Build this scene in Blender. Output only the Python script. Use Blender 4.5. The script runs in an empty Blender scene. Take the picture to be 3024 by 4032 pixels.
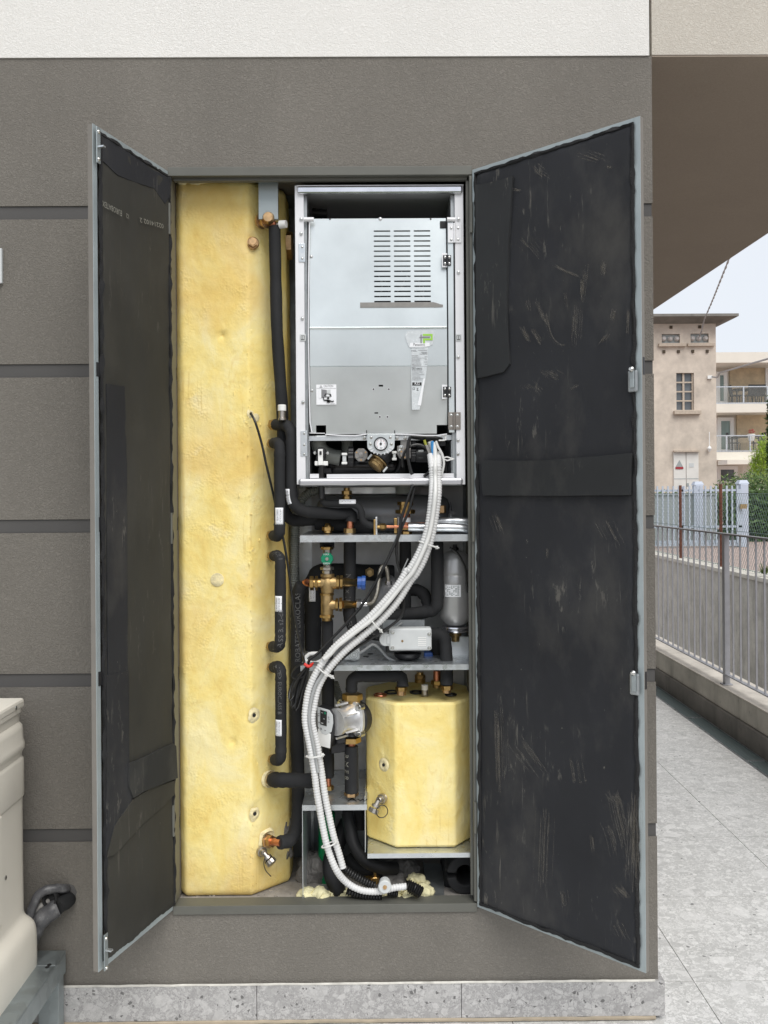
import bpy, bmesh, math, random
from mathutils import Vector, Matrix, noise
R = math.radians
SC = bpy.context.scene
COL = SC.collection
random.seed(7)
rnd = random.random
V = Vector

# ---------------- camera ----------------
FPX, PX0, PY0, DIST, CAMZ = 3586.0, 1512.0, 1944.0, 2.664, 1.541
camd = bpy.data.cameras.new('camera'); cam = bpy.data.objects.new('camera', camd); COL.objects.link(cam)
cam.location = (0, -DIST, CAMZ)
CAMROT = Matrix.Rotation(R(-0.4), 3, 'Z') @ Matrix.Rotation(R(90), 3, 'X') @ Matrix.Rotation(R(-0.4), 3, 'Z')
cam.rotation_euler = CAMROT.to_euler()
camd.sensor_fit = 'VERTICAL'; camd.sensor_height = 36; camd.lens = FPX/4032*36
camd.shift_y = -(2016-PY0)/4032
camd.clip_start = 0.05; camd.clip_end = 3000
SC.camera = cam

# ---------------- sky, sun, exposure ----------------
SUN_EL, SUN_AZ = R(52), R(158)      # azimuth clockwise from +Y
w = bpy.data.worlds.new('World'); SC.world = w; w.use_nodes = True
nt = w.node_tree; nt.nodes.clear()
n_out = nt.nodes.new('ShaderNodeOutputWorld'); n_bg = nt.nodes.new('ShaderNodeBackground')
n_sky = nt.nodes.new('ShaderNodeTexSky'); n_sky.sky_type = 'NISHITA'; n_sky.sun_disc = False
n_sky.sun_elevation = SUN_EL; n_sky.sun_rotation = SUN_AZ
n_tc = nt.nodes.new('ShaderNodeTexCoord'); n_n = nt.nodes.new('ShaderNodeTexNoise')
n_n.inputs['Scale'].default_value = 2.2; n_n.inputs['Detail'].default_value = 5
n_r = nt.nodes.new('ShaderNodeMapRange'); n_r.inputs[1].default_value = .3; n_r.inputs[2].default_value = .7
n_r.inputs[3].default_value = .80; n_r.inputs[4].default_value = .95
n_m = nt.nodes.new('ShaderNodeMixRGB'); n_m.inputs[2].default_value = (7.8, 8.15, 8.7, 1)
nt.links.new(n_tc.outputs['Generated'], n_n.inputs['Vector']); nt.links.new(n_n.outputs['Fac'], n_r.inputs[0])
nt.links.new(n_r.outputs[0], n_m.inputs[0]); nt.links.new(n_sky.outputs[0], n_m.inputs[1])
nt.links.new(n_m.outputs[0], n_bg.inputs[0]); n_bg.inputs[1].default_value = .09
nt.links.new(n_bg.outputs[0], n_out.inputs[0])
sd = bpy.data.lights.new('sun', 'SUN'); sd.energy = 2.0; sd.angle = R(45); sd.color = (1, .97, .92)
so = bpy.data.objects.new('sun', sd); COL.objects.link(so)
sv = V((math.sin(SUN_AZ)*math.cos(SUN_EL), math.cos(SUN_AZ)*math.cos(SUN_EL), math.sin(SUN_EL)))
so.rotation_euler = sv.to_track_quat('Z', 'Y').to_euler()
SC.view_settings.view_transform = 'Standard'; SC.view_settings.look = 'None'
SC.view_settings.gamma = 1; SC.view_settings.exposure = 0.35

# ---------------- pixel -> place helpers ----------------
def ray(px, py): return CAMROT @ V(((px-PX0)/FPX, -(py-PY0)/FPX, -1))
def P(px, py, Y=0.0):
    d = ray(px, py); t = (Y+DIST)/d.y
    return V((d.x*t, Y, CAMZ+d.z*t))
def PP(px, py, o, n):
    d = ray(px, py); c = V((0, -DIST, CAMZ)); t = (o-c).dot(n)/d.dot(n)
    return c+d*t
def G(px, py, z=0.0):
    d = ray(px, py); t = (z-CAMZ)/d.z
    return V((d.x*t, -DIST+d.y*t, z))
def PXX(px, py, X):
    d = ray(px, py); t = X/d.x
    return V((X, -DIST+d.y*t, CAMZ+d.z*t))
def Wd(p, Y=0.0): return p*(DIST+Y)/FPX
def zf(x0, y0, s): return lambda u, v: (x0+u*s, y0+v*s)
Z1 = zf(300, 400, .5425); Z5 = zf(300, 1500, .5425); ZB = zf(1100, 600, .5425); Z4 = zf(1800, 400, .5425)
ZC = zf(1000, 1600, .5727); ZD = zf(1000, 2200, .5727); ZE = zf(1000, 2800, .5727); ZG = zf(1200, 1500, .434)
ZR1 = zf(2500, 900, .5424); ZR2 = zf(2500, 1850, .5424); ZL = zf(0, 2600, .6475); ZT = zf(690, 2600, .4748)
ZW = zf(1780, 1700, .9942)
def path(zfun, pts, Y):
    """pts (u,v) or (u,v,Y)"""
    return [P(*zfun(p[0], p[1]), p[2] if len(p) > 2 else Y) for p in pts]

# ---------------- materials ----------------
def newmat(name):
    m = bpy.data.materials.new(name); m.use_nodes = True
    b = m.node_tree.nodes['Principled BSDF']
    return m, m.node_tree, b
def N(t, kind, **kw):
    n = t.nodes.new(kind)
    for k, v in kw.items():
        if k in n.inputs: n.inputs[k].default_value = v
        else: setattr(n, k, v)
    return n
def coords(t, scale=(1, 1, 1)):
    tc = t.nodes.new('ShaderNodeTexCoord'); mp = t.nodes.new('ShaderNodeMapping'); mp.inputs['Scale'].default_value = scale
    t.links.new(tc.outputs['Object'], mp.inputs[0]); return mp.outputs[0]
def ramp(t, fac, stops):
    r = t.nodes.new('ShaderNodeValToRGB'); e = r.color_ramp.elements
    while len(e) < len(stops): e.new(.5)
    for i, (p, c) in enumerate(stops): e[i].position = p; e[i].color = (*c, 1) if len(c) == 3 else c
    t.links.new(fac, r.inputs[0]); return r.outputs[0]
def mixc(t, fac, a, b, mode='MIX'):
    m = t.nodes.new('ShaderNodeMixRGB'); m.blend_type = mode
    for i, x in ((0, fac), (1, a), (2, b)):
        if hasattr(x, 'is_output'): t.links.new(x, m.inputs[i])
        elif i == 0: m.inputs[0].default_value = x
        else: m.inputs[i].default_value = (*x, 1)
    return m.outputs[0]
def bump(t, b, h, strength=.3, dist=.002, prev=None):
    n = t.nodes.new('ShaderNodeBump'); n.inputs['Strength'].default_value = strength; n.inputs['Distance'].default_value = dist
    t.links.new(h, n.inputs['Height'])
    if prev: t.links.new(prev, n.inputs['Normal'])
    t.links.new(n.outputs[0], b.inputs['Normal']); return n.outputs[0]
def mat(name, col, rough=.5, metal=0, vary=.12, nscale=20, bstr=0, bscale=200, bdist=.001, stretch=(1, 1, 1), coat=0, alpha=1, spec=None):
    """base colour with two-scale variation and optional fine bump"""
    m, t, b = newmat(name)
    b.inputs['Roughness'].default_value = rough; b.inputs['Metallic'].default_value = metal
    c = coords(t, stretch)
    n1 = N(t, 'ShaderNodeTexNoise', Scale=nscale, Detail=6); t.links.new(c, n1.inputs['Vector'])
    lo = tuple(x*(1-vary) for x in col); hi = tuple(min(1, x*(1+vary)) for x in col)
    t.links.new(ramp(t, n1.outputs['Fac'], [(.3, lo), (.7, hi)]), b.inputs['Base Color'])
    rr = N(t, 'ShaderNodeMapRange'); t.links.new(n1.outputs['Fac'], rr.inputs[0])
    rr.inputs[3].default_value = max(0.05, rough-.1); rr.inputs[4].default_value = min(1, rough+.1)
    t.links.new(rr.outputs[0], b.inputs['Roughness'])
    if bstr:
        n2 = N(t, 'ShaderNodeTexNoise', Scale=bscale, Detail=3); t.links.new(coords(t), n2.inputs['Vector'])
        bump(t, b, n2.outputs['Fac'], bstr, bdist)
    if coat: b.inputs['Coat Weight'].default_value = coat
    if spec is not None: b.inputs['Specular IOR Level'].default_value = spec
    b.inputs['Alpha'].default_value = alpha
    return m

def m_plaster(name, col, sc=150, st=.6, vary=.085):
    m, t, b = newmat(name); b.inputs['Roughness'].default_value = .95
    b.inputs['Specular IOR Level'].default_value = .2
    c = coords(t)
    nz = N(t, 'ShaderNodeTexNoise', Scale=sc*.6, Detail=4); t.links.new(c, nz.inputs['Vector'])
    mp = N(t, 'ShaderNodeVectorMath', operation='MULTIPLY_ADD'); t.links.new(nz.outputs['Color'], mp.inputs[0])
    mp.inputs[1].default_value = (.012, .012, .012); t.links.new(c, mp.inputs[2])
    vo = N(t, 'ShaderNodeTexNoise', Scale=sc, Detail=2, Distortion=1.6); t.links.new(mp.outputs[0], vo.inputs['Vector'])
    h = ramp(t, vo.outputs['Fac'], [(.36, (0, 0, 0)), (.62, (1, 1, 1))])
    big = N(t, 'ShaderNodeTexNoise', Scale=3, Detail=7, Roughness=.65); t.links.new(coords(t, (1, 1, .45)), big.inputs['Vector'])
    base = ramp(t, big.outputs['Fac'], [(.3, tuple(x*(1-vary) for x in col)), (.7, tuple(x*(1+vary) for x in col))])
    t.links.new(mixc(t, .08, base, h, 'OVERLAY'), b.inputs['Base Color'])
    bump(t, b, h, st, .0025)
    return m

def m_terrazzo(name, base, light, dark, sc=1.0, specks=True):
    m, t, b = newmat(name); b.inputs['Roughness'].default_value = .55
    c = coords(t)
    nz = N(t, 'ShaderNodeTexNoise', Scale=18*sc, Detail=3); t.links.new(c, nz.inputs['Vector'])
    wv = N(t, 'ShaderNodeVectorMath', operation='MULTIPLY_ADD'); t.links.new(nz.outputs['Color'], wv.inputs[0])
    wv.inputs[1].default_value = (.02/sc,)*3; t.links.new(c, wv.inputs[2])
    cur = None
    n0 = N(t, 'ShaderNodeTexNoise', Scale=5*sc, Detail=8, Roughness=.7); t.links.new(c, n0.inputs['Vector'])
    cur = ramp(t, n0.outputs['Fac'], [(.3, tuple(x*.86 for x in base)), (.7, tuple(min(1, x*1.12) for x in base))])
    for s, thr, rad, cc, f in ((170, .55, .45, light, .6), (320, .68, .45, dark, .65), (420, .7, .45, light, .5), (60, .66, .42, light, .55), (30, .74, .40, tuple(x*.92 for x in base), .6), (18, .84, .36, tuple(x*.95 for x in light), .5), (95, .93 if specks else .985, .3, tuple(x*.3 for x in base), .85)):
        vo = N(t, 'ShaderNodeTexVoronoi', Scale=s*sc); t.links.new(wv.outputs[0], vo.inputs['Vector'])
        sep = N(t, 'ShaderNodeSeparateColor'); t.links.new(vo.outputs['Color'], sep.inputs[0])
        a = N(t, 'ShaderNodeMath', operation='GREATER_THAN'); t.links.new(sep.outputs[0], a.inputs[0]); a.inputs[1].default_value = thr
        ve = N(t, 'ShaderNodeTexVoronoi', Scale=s*sc); ve.feature = 'DISTANCE_TO_EDGE'; t.links.new(wv.outputs[0], ve.inputs['Vector'])
        d = N(t, 'ShaderNodeMath', operation='GREATER_THAN'); t.links.new(ve.outputs['Distance'], d.inputs[0]); d.inputs[1].default_value = (.5-rad)*.9
        mu = N(t, 'ShaderNodeMath', operation='MULTIPLY'); t.links.new(a.outputs[0], mu.inputs[0]); t.links.new(d.outputs[0], mu.inputs[1])
        mf = N(t, 'ShaderNodeMath', operation='MULTIPLY'); t.links.new(mu.outputs[0], mf.inputs[0]); mf.inputs[1].default_value = f
        vc = mixc(t, sep.outputs[1], tuple(x*.88 for x in cc), tuple(min(1, x*1.1) for x in cc))
        cur = mixc(t, mf.outputs[0], cur, vc)
    t.links.new(cur, b.inputs['Base Color'])
    n3 = N(t, 'ShaderNodeTexNoise', Scale=300, Detail=3); t.links.new(c, n3.inputs['Vector'])
    bump(t, b, n3.outputs['Fac'], .15, .001)
    return m

def m_foam(name, warm=1.0):
    """aged polyurethane foam: pale and golden patches, streaks, dents"""
    m, t, b = newmat(name); b.inputs['Roughness'].default_value = .55
    b.inputs['Specular IOR Level'].default_value = .35
    c = coords(t); cs = coords(t, (1, 1, .65))
    n1 = N(t, 'ShaderNodeTexNoise', Scale=6.5, Detail=8, Roughness=.6, Distortion=.9); t.links.new(cs, n1.inputs['Vector'])
    base = ramp(t, n1.outputs['Fac'], [(.30, (.84, .61, .18)), (.42, (.90, .72, .26)), (.52, (.92, .77, .33)), (.66, (.93, .82, .45))])
    n2 = N(t, 'ShaderNodeTexNoise', Scale=2.6, Detail=4); t.links.new(c, n2.inputs['Vector'])
    base = mixc(t, ramp(t, n2.outputs['Fac'], [(.50, (0, 0, 0)), (.62, (.55*warm,)*3)]), base, (.76, .50, .13))
    n4 = N(t, 'ShaderNodeTexNoise', Scale=30, Detail=6, Distortion=1.5); t.links.new(cs, n4.inputs['Vector'])
    base = mixc(t, ramp(t, n4.outputs['Fac'], [(.60, (0, 0, 0)), (.68, (.25,)*3)]), base, (.74, .52, .17))
    n5 = N(t, 'ShaderNodeTexNoise', Scale=14, Detail=4); t.links.new(c, n5.inputs['Vector'])
    base = mixc(t, ramp(t, n5.outputs['Fac'], [(.66, (0, 0, 0)), (.78, (.5,)*3)]), base, (.88, .80, .52))
    n8 = N(t, 'ShaderNodeTexNoise', Scale=9, Detail=9, Roughness=.75); t.links.new(c, n8.inputs['Vector'])
    base = mixc(t, ramp(t, n8.outputs['Fac'], [(.68, (0, 0, 0)), (.76, (.2,)*3)]), base, (.48, .38, .2))
    mp = t.nodes.new('ShaderNodeMapping'); tc = t.nodes.new('ShaderNodeTexCoord'); t.links.new(tc.outputs['Object'], mp.inputs[0])
    mp.inputs['Rotation'].default_value = (0, -.22, 0); mp.inputs['Scale'].default_value = (1, 1, .035)
    ns = N(t, 'ShaderNodeTexNoise', Scale=95, Detail=3, Roughness=.6); t.links.new(mp.outputs[0], ns.inputs['Vector'])
    nk = N(t, 'ShaderNodeTexNoise', Scale=4.5, Detail=2); t.links.new(c, nk.inputs['Vector'])
    ln = mixc(t, 1.0, ramp(t, ns.outputs['Fac'], [(.60, (0, 0, 0)), (.64, (.32, .32, .32))]), ramp(t, nk.outputs['Fac'], [(.55, (0, 0, 0)), (.62, (1, 1, 1))]), 'MULTIPLY')
    base = mixc(t, ln, base, (.62, .42, .13))
    nf = N(t, 'ShaderNodeTexNoise', Scale=55, Detail=7, Roughness=.75); t.links.new(c, nf.inputs['Vector'])
    base = mixc(t, .16, base, ramp(t, nf.outputs['Fac'], [(.35, (.38, .36, .30)), (.65, (.62, .62, .6))]), 'OVERLAY')
    t.links.new(base, b.inputs['Base Color'])
    n3 = N(t, 'ShaderNodeTexNoise', Scale=22, Detail=6); t.links.new(c, n3.inputs['Vector'])
    pr = bump(t, b, n3.outputs['Fac'], .6, .006)
    vo = N(t, 'ShaderNodeTexVoronoi', Scale=130); t.links.new(c, vo.inputs['Vector'])
    pm = ramp(t, n5.outputs['Fac'], [(.5, (0, 0, 0)), (.7, (1, 1, 1))])
    hh = mixc(t, 1.0, vo.outputs['Distance'], pm, 'MULTIPLY')
    pr = bump(t, b, hh, .5, .003, pr)
    bump(t, b, nf.outputs['Fac'], .5, .0025, pr)
    return m

def m_rubber(name, col, scuff=.35, rough=.75, scale=1.0, scol=(.16, .15, .13)):
    """closed-cell rubber sheet with chalky scuffs and streaks"""
    m, t, b = newmat(name); b.inputs['Roughness'].default_value = rough
    b.inputs['Specular IOR Level'].default_value = .35
    c = coords(t); cz = coords(t, (1, 1, .2))
    n1 = N(t, 'ShaderNodeTexNoise', Scale=3*scale, Detail=6); t.links.new(c, n1.inputs['Vector'])
    base = ramp(t, n1.outputs['Fac'], [(.3, tuple(x*.8 for x in col)), (.7, tuple(x*1.25 for x in col))])
    # broad chalky bloom, faint
    n2 = N(t, 'ShaderNodeTexNoise', Scale=5*scale, Detail=8, Roughness=.62); t.links.new(coords(t, (1, 1, .6)), n2.inputs['Vector'])
    f = ramp(t, n2.outputs['Fac'], [(.50, (0, 0, 0)), (.75, (scuff*.32,)*3)])
    base = mixc(t, f, base, scol)
    # thin, hard scratches inside a few rubbed areas
    n3 = N(t, 'ShaderNodeTexNoise', Scale=3.2*scale, Detail=3); t.links.new(c, n3.inputs['Vector'])
    msk = ramp(t, n3.outputs['Fac'], [(.52, (0, 0, 0)), (.60, (1, 1, 1))])
    for k, (st_, rz) in enumerate((((1, 1, .07), .12), ((.5, .5, .16), -.7))):
        mp = t.nodes.new('ShaderNodeMapping'); tc = t.nodes.new('ShaderNodeTexCoord'); t.links.new(tc.outputs['Object'], mp.inputs[0])
        mp.inputs['Rotation'].default_value = (rz, rz*.5, 0); mp.inputs['Scale'].default_value = st_
        n7 = N(t, 'ShaderNodeTexNoise', Scale=75*scale, Detail=5, Roughness=.7); t.links.new(mp.outputs[0], n7.inputs['Vector'])
        sc_ = mixc(t, 1.0, ramp(t, n7.outputs['Fac'], [(.60, (0, 0, 0)), (.68, (scuff*.75,)*3)]), msk, 'MULTIPLY')
        base = mixc(t, sc_, base, scol)
    n6 = N(t, 'ShaderNodeTexNoise', Scale=60*scale, Detail=4); t.links.new(c, n6.inputs['Vector'])
    base = mixc(t, ramp(t, n6.outputs['Fac'], [(.74, (0, 0, 0)), (.80, (scuff*1.2,)*3)]), base, scol)
    t.links.new(base, b.inputs['Base Color'])
    n4 = N(t, 'ShaderNodeTexNoise', Scale=9, Detail=5); t.links.new(cz, n4.inputs['Vector'])
    pr = bump(t, b, n4.outputs['Fac'], .4, .006)
    n5 = N(t, 'ShaderNodeTexNoise', Scale=420, Detail=2); t.links.new(c, n5.inputs['Vector'])
    bump(t, b, n5.outputs['Fac'], .25, .0006, pr)
    return m

def m_galv(name, col=(.55, .58, .6), rough=.38, sc=45, sp=.18, met=.85, rv=(-.06, .12)):
    m, t, b = newmat(name); b.inputs['Metallic'].default_value = met
    c = coords(t)
    vo = N(t, 'ShaderNodeTexVoronoi', Scale=sc); t.links.new(c, vo.inputs['Vector'])
    sep = N(t, 'ShaderNodeSeparateColor'); t.links.new(vo.outputs['Color'], sep.inputs[0])
    n1 = N(t, 'ShaderNodeTexNoise', Scale=4, Detail=8); t.links.new(c, n1.inputs['Vector'])
    base = ramp(t, n1.outputs['Fac'], [(.3, tuple(x*.84 for x in col)), (.7, tuple(min(1, x*1.12) for x in col))])
    base = mixc(t, sp, base, ramp(t, sep.outputs[0], [(0, (.35, .35, .35)), (1, (.75, .75, .75))]), 'OVERLAY')
    t.links.new(base, b.inputs['Base Color'])
    mr = N(t, 'ShaderNodeMapRange'); t.links.new(sep.outputs[1], mr.inputs[0]); mr.inputs[3].default_value = rough+rv[0]; mr.inputs[4].default_value = rough+rv[1]
    t.links.new(mr.outputs[0], b.inputs['Roughness'])
    n2 = N(t, 'ShaderNodeTexNoise', Scale=12, Detail=3); t.links.new(c, n2.inputs['Vector'])
    bump(t, b, n2.outputs['Fac'], .1, .003)
    return m

def m_concrete(name, col, streak=.25, sc=1.0):
    m, t, b = newmat(name); b.inputs['Roughness'].default_value = .9
    c = coords(t); cz = coords(t, (1, 1, .15))
    n1 = N(t, 'ShaderNodeTexNoise', Scale=4*sc, Detail=9, Roughness=.65); t.links.new(c, n1.inputs['Vector'])
    base = ramp(t, n1.outputs['Fac'], [(.3, tuple(x*.72 for x in col)), (.7, tuple(min(1, x*1.15) for x in col))])
    n2 = N(t, 'ShaderNodeTexNoise', Scale=7*sc, Detail=6); t.links.new(cz, n2.inputs['Vector'])
    base = mixc(t, ramp(t, n2.outputs['Fac'], [(.52, (0, 0, 0)), (.72, (streak,)*3)]), base, tuple(x*.4 for x in col))
    n3 = N(t, 'ShaderNodeTexVoronoi', Scale=22*sc); t.links.new(coords(t, (1, 1, .5)), n3.inputs['Vector'])
    base = mixc(t, ramp(t, n3.outputs['Distance'], [(.05, (streak*1.5,)*3), (.16, (0, 0, 0))]), base, tuple(x*.45 for x in col))
    t.links.new(base, b.inputs['Base Color'])
    bump(t, b, n1.outputs['Fac'], .4, .006)
    return m

M = {}
M['plaster'] = m_plaster('grey_plaster', (.196, .182, .161), 165, .6)
M['plaster_fine'] = m_plaster('grey_plaster_fine', (.2, .185, .16), 300, .3)
M['white_plaster'] = m_plaster('white_plaster', (.80, .785, .75), 170, .5, .03)
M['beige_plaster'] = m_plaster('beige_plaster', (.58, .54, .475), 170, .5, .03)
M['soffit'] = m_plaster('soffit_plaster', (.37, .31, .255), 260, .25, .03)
M['groove'] = mat('groove_plaster', (.088, .085, .083), .9, vary=.06, nscale=8, bstr=.2, bscale=500)
M['skirting'] = m_terrazzo('terrazzo_skirting', (.34, .332, .328), (.52, .51, .50), (.27, .262, .26))
M['paving'] = m_terrazzo('terrazzo_paving', (.53, .525, .505), (.78, .77, .75), (.49, .48, .465), .8, False)
M['grout'] = mat('grout', (.38, .32, .24), .9, nscale=30)
M['grout_grey'] = mat('grout_grey', (.30, .29, .28), .9, nscale=30)
M['caulk'] = mat('white_caulk', (.62, .6, .55), .6, nscale=30, vary=.2)
M['foam'] = m_foam('yellow_foam'); M['foam2'] = m_foam('pale_foam', .25)
M['foam_raw'] = mat('raw_foam', (.80, .74, .46), .9, vary=.15, nscale=40, bstr=.6, bscale=90, bdist=.006)
M['foam_cut'] = mat('cut_foam', (.78, .68, .40), .9, vary=.25, nscale=60, bstr=.6, bscale=150, bdist=.003)
M['rubber'] = m_rubber('rubber_lining', (.020, .021, .0245), .8)
M['rubber_patch'] = m_rubber('rubber_patch', (.0235, .025, .0265), .8)
M['rubber_warm_lit'] = m_rubber('rubber_lining_lit', (.036, .035, .030), .4)  # warm reflection on the left lining painted into its base colour
M['rubber_edge'] = mat('rubber_cut_edge', (.013, .013, .014), .9, bstr=.8, bscale=300, bdist=.003)
M['sleeve'] = m_rubber('rubber_sleeve', (.019, .0195, .021), .12, .8, 3)
M['wrap'] = m_rubber('rubber_tape', (.012, .012, .013), .1, .55, 3)
M['lagging'] = m_rubber('foil_lagging', (.085, .085, .09), 1.0, .33, 9, (.5, .5, .5))
M['frame_paint'] = mat('frame_paint', (.115, .115, .10), .5, vary=.1, nscale=10, bstr=.1)
M['door_skin'] = mat('door_skin', (.19, .175, .155), .55, vary=.06)
M['door_steel'] = mat('door_steel', (.37, .42, .43), .42, .3, vary=.1, nscale=9, bstr=.08, bscale=60)
M['galv'] = m_galv('galvanised_steel', (.72, .75, .77))
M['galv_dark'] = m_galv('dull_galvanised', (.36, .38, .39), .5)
M['galv_shelf'] = m_galv('shelf_steel', (.62, .65, .67), .32, 80)
M['zinc'] = m_galv('hot_dip_zinc', (.38, .42, .43), .5, 25)
M['unit_white'] = mat('module_white', (.80, .80, .82), .4, .1, vary=.03, nscale=12)
M['cast'] = mat('cast_metal', (.27, .26, .25), .5, .4, vary=.15, nscale=50, bstr=.3)
M['unit_panel'] = m_galv('module_panel', (.66, .70, .70), .30, 160, .02, .8, (0, .02))
M['sheet'] = m_galv('back_sheet', (.60, .60, .60), .45, 60, .05, .25)
M['cast_alu'] = mat('cast_aluminium', (.78, .78, .78), .36, .75, vary=.1, nscale=40, bstr=.3, bscale=300)
M['hinge_dull'] = mat('dull_hinge', (.26, .235, .21), .45, .6, vary=.1)
M['chrome'] = mat('bright_steel', (.74, .74, .78), .22, .95, vary=.08, nscale=14)
M['bumper'] = mat('satin_bar', (.50, .50, .52), .35, .8, vary=.08, nscale=10, stretch=(1, 1, 20))
M['screw'] = mat('screw_steel', (.6, .6, .58), .25, 1, nscale=200)
M['brass'] = mat('brass', (.50, .33, .13), .32, 1, vary=.2, nscale=60, bstr=.15)
M['brass_dull'] = mat('cast_brass', (.40, .28, .13), .45, .9, vary=.25, nscale=70, bstr=.4, bscale=400)
M['bronze'] = mat('bronze_plug', (.55, .36, .19), .35, 1, vary=.25, nscale=60)
M['copper'] = mat('copper', (.66, .27, .16), .32, 1, vary=.25, nscale=40)
M['nickel'] = mat('nickel', (.44, .41, .37), .38, 1, vary=.15, nscale=50)
M['black'] = mat('black_plastic', (.016, .016, .018), .4, vary=.2)
M['black_gloss'] = mat('black_gloss', (.012, .012, .013), .22, vary=.2)
M['dark'] = mat('dark_inside', (.02, .021, .022), .8)
M['tankgrey'] = mat('graphite_sleeve', (.25, .25, .255), .40, .4, vary=.2, nscale=6, stretch=(.2, 1, 2), bstr=.2, bscale=30)
M['vessel'] = mat('silver_paint', (.46, .46, .46), .35, .5, vary=.1, nscale=8)
M['grey_plastic'] = mat('light_grey_plastic', (.58, .60, .60), .45, vary=.05)
M['mid_plastic'] = mat('mid_grey_plastic', (.33, .36, .36), .5, vary=.05)
M['white'] = mat('white_plastic', (.82, .82, .80), .4, vary=.04)
M['conduit'] = mat('white_conduit', (.68, .68, .675), .38, vary=.04, nscale=8)
M['cable_white'] = mat('white_cable', (.70, .70, .68), .4, vary=.05)
M['cable_grey'] = mat('grey_cable', (.35, .36, .36), .5, vary=.05)
M['cable_black'] = mat('black_cable', (.012, .012, .012), .35, vary=.1)
M['hose_grey'] = mat('grey_hose', (.20, .21, .19), .5, vary=.1)
M['alu'] = mat('aluminium_foil', (.62, .64, .66), .3, .9, vary=.12, nscale=20, bstr=.4, bscale=50, bdist=.002)
M['braid'] = mat('steel_braid', (.45, .42, .36), .35, .9, vary=.35, nscale=500, bstr=.8, bscale=900)
M['red'] = mat('red_tie', (.65, .03, .02), .4); M['green'] = mat('green_cap', (.0, .19, .095), .4, vary=.1)
M['green_bag'] = mat('green_duct', (.0, .22, .07), .4); M['blue'] = mat('blue_cap', (.03, .10, .36), .4)
M['wire_blue'] = mat('blue_wire', (.05, .28, .62), .35); M['yellowgreen'] = mat('earth_wire', (.35, .36, .05), .4)
M['tape'] = mat('clear_tape', (.62, .65, .66), .25, .2, vary=.1, nscale=60, bstr=.5, bscale=60, bdist=.002)
M['duct_tape'] = mat('grey_tape', (.26, .25, .235), .6, vary=.1, nscale=60, bstr=.3)
M['chalk'] = mat('chalk_scuff', (.30, .27, .22), .9, vary=.3, nscale=90, alpha=.09)
M['paper'] = mat('white_paper', (.84, .85, .87), .6, vary=.02); M['ink'] = mat('black_ink', (.02, .02, .02), .6)
M['ink_grey'] = mat('grey_ink', (.22, .22, .23), .6); M['ink_chalk'] = mat('chalk_print', (.24, .235, .20), .8)
M['ink_sleeve'] = mat('sleeve_print', (.115, .115, .113), .8); M['lime'] = mat('lime_ink', (.30, .58, .06), .5)
M['beige'] = mat('beige_plastic', (.78, .74, .65), .42, vary=.04, nscale=5, bstr=.1, bscale=350)
M['mortar'] = mat('grey_mortar', (.20, .19, .18), .95, vary=.3, nscale=30, bstr=1, bscale=60, bdist=.01)
M['floorboard'] = m_concrete('dusty_board', (.36, .335, .31), .3, 6)
M['debris'] = mat('dust_crumbs', (.35, .32, .28), .95, vary=.5, nscale=80)
M['concrete'] = m_concrete('board_concrete', (.56, .53, .465), .55)
M['concrete_dark'] = m_concrete('dark_concrete', (.23, .215, .195), .5)  # darker tone than the other concrete
M['concrete_cap'] = m_concrete('wall_cap', (.62, .57, .50), .3); M['stone_light'] = m_concrete('light_coping', (.66, .62, .54), .15)
M['rail'] = mat('railing_paint', (.36, .36, .38), .42, .4, vary=.06)
M['rail_top'] = mat('railing_top', (.2, .19, .19), .4, .4, vary=.06)
M['rust'] = mat('rusty_paint', (.13, .045, .025), .7, vary=.4, nscale=30, bstr=.4)
M['gate'] = mat('pale_blue_paint', (.44, .50, .58), .5, vary=.08, nscale=4); M['gate_post'] = mat('gate_post_paint', (.48, .53, .62), .5, vary=.06, nscale=3)
M['mesh_green'] = mat('green_wire', (.10, .17, .155), .5)
M['tower'] = m_concrete('stained_render', (.64, .56, .475), .10, .4)
M['tower_trim'] = mat('tower_trim', (.50, .42, .34), .8); M['tower_roof'] = m_concrete('roof_slab', (.22, .21, .19), .4, .5)
M['pane'] = mat('dark_pane', (.12, .135, .15), .25, vary=.15, nscale=2); M['door_white'] = mat('white_metal_door', (.72, .70, .66), .5, vary=.06, nscale=3)
M['apt'] = mat('cream_render', (.74, .70, .62), .85, vary=.03, nscale=2); M['apt_stone'] = m_concrete('stone_cladding', (.66, .54, .37), .1, .6)
M['apt_glass'] = mat('curtained_glass', (.22, .30, .28), .15, vary=.25, nscale=1.5, stretch=(4, 4, .3))
M['glass_rail'] = mat('balcony_glass', (.6, .62, .58), .1, alpha=.07)
M['furn'] = mat('dark_furniture', (.035, .038, .042), .6)
M['leaf'] = mat('hedge_leaf', (.055, .105, .022), .55, vary=.6, nscale=6); M['leaf_light'] = mat('hedge_leaf_light', (.14, .20, .045), .5, vary=.4, nscale=8)
M['leaf_lime'] = mat('willow_leaf', (.30, .44, .035), .5, vary=.35, nscale=5); M['flower'] = mat('red_flower', (.35, .03, .04), .6)
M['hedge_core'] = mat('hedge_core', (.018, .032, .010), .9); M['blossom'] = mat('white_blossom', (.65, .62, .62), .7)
M['stem'] = mat('stem', (.08, .06, .04), .9)
M['insul'] = mat('insulator', (.55, .52, .5), .3)

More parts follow.
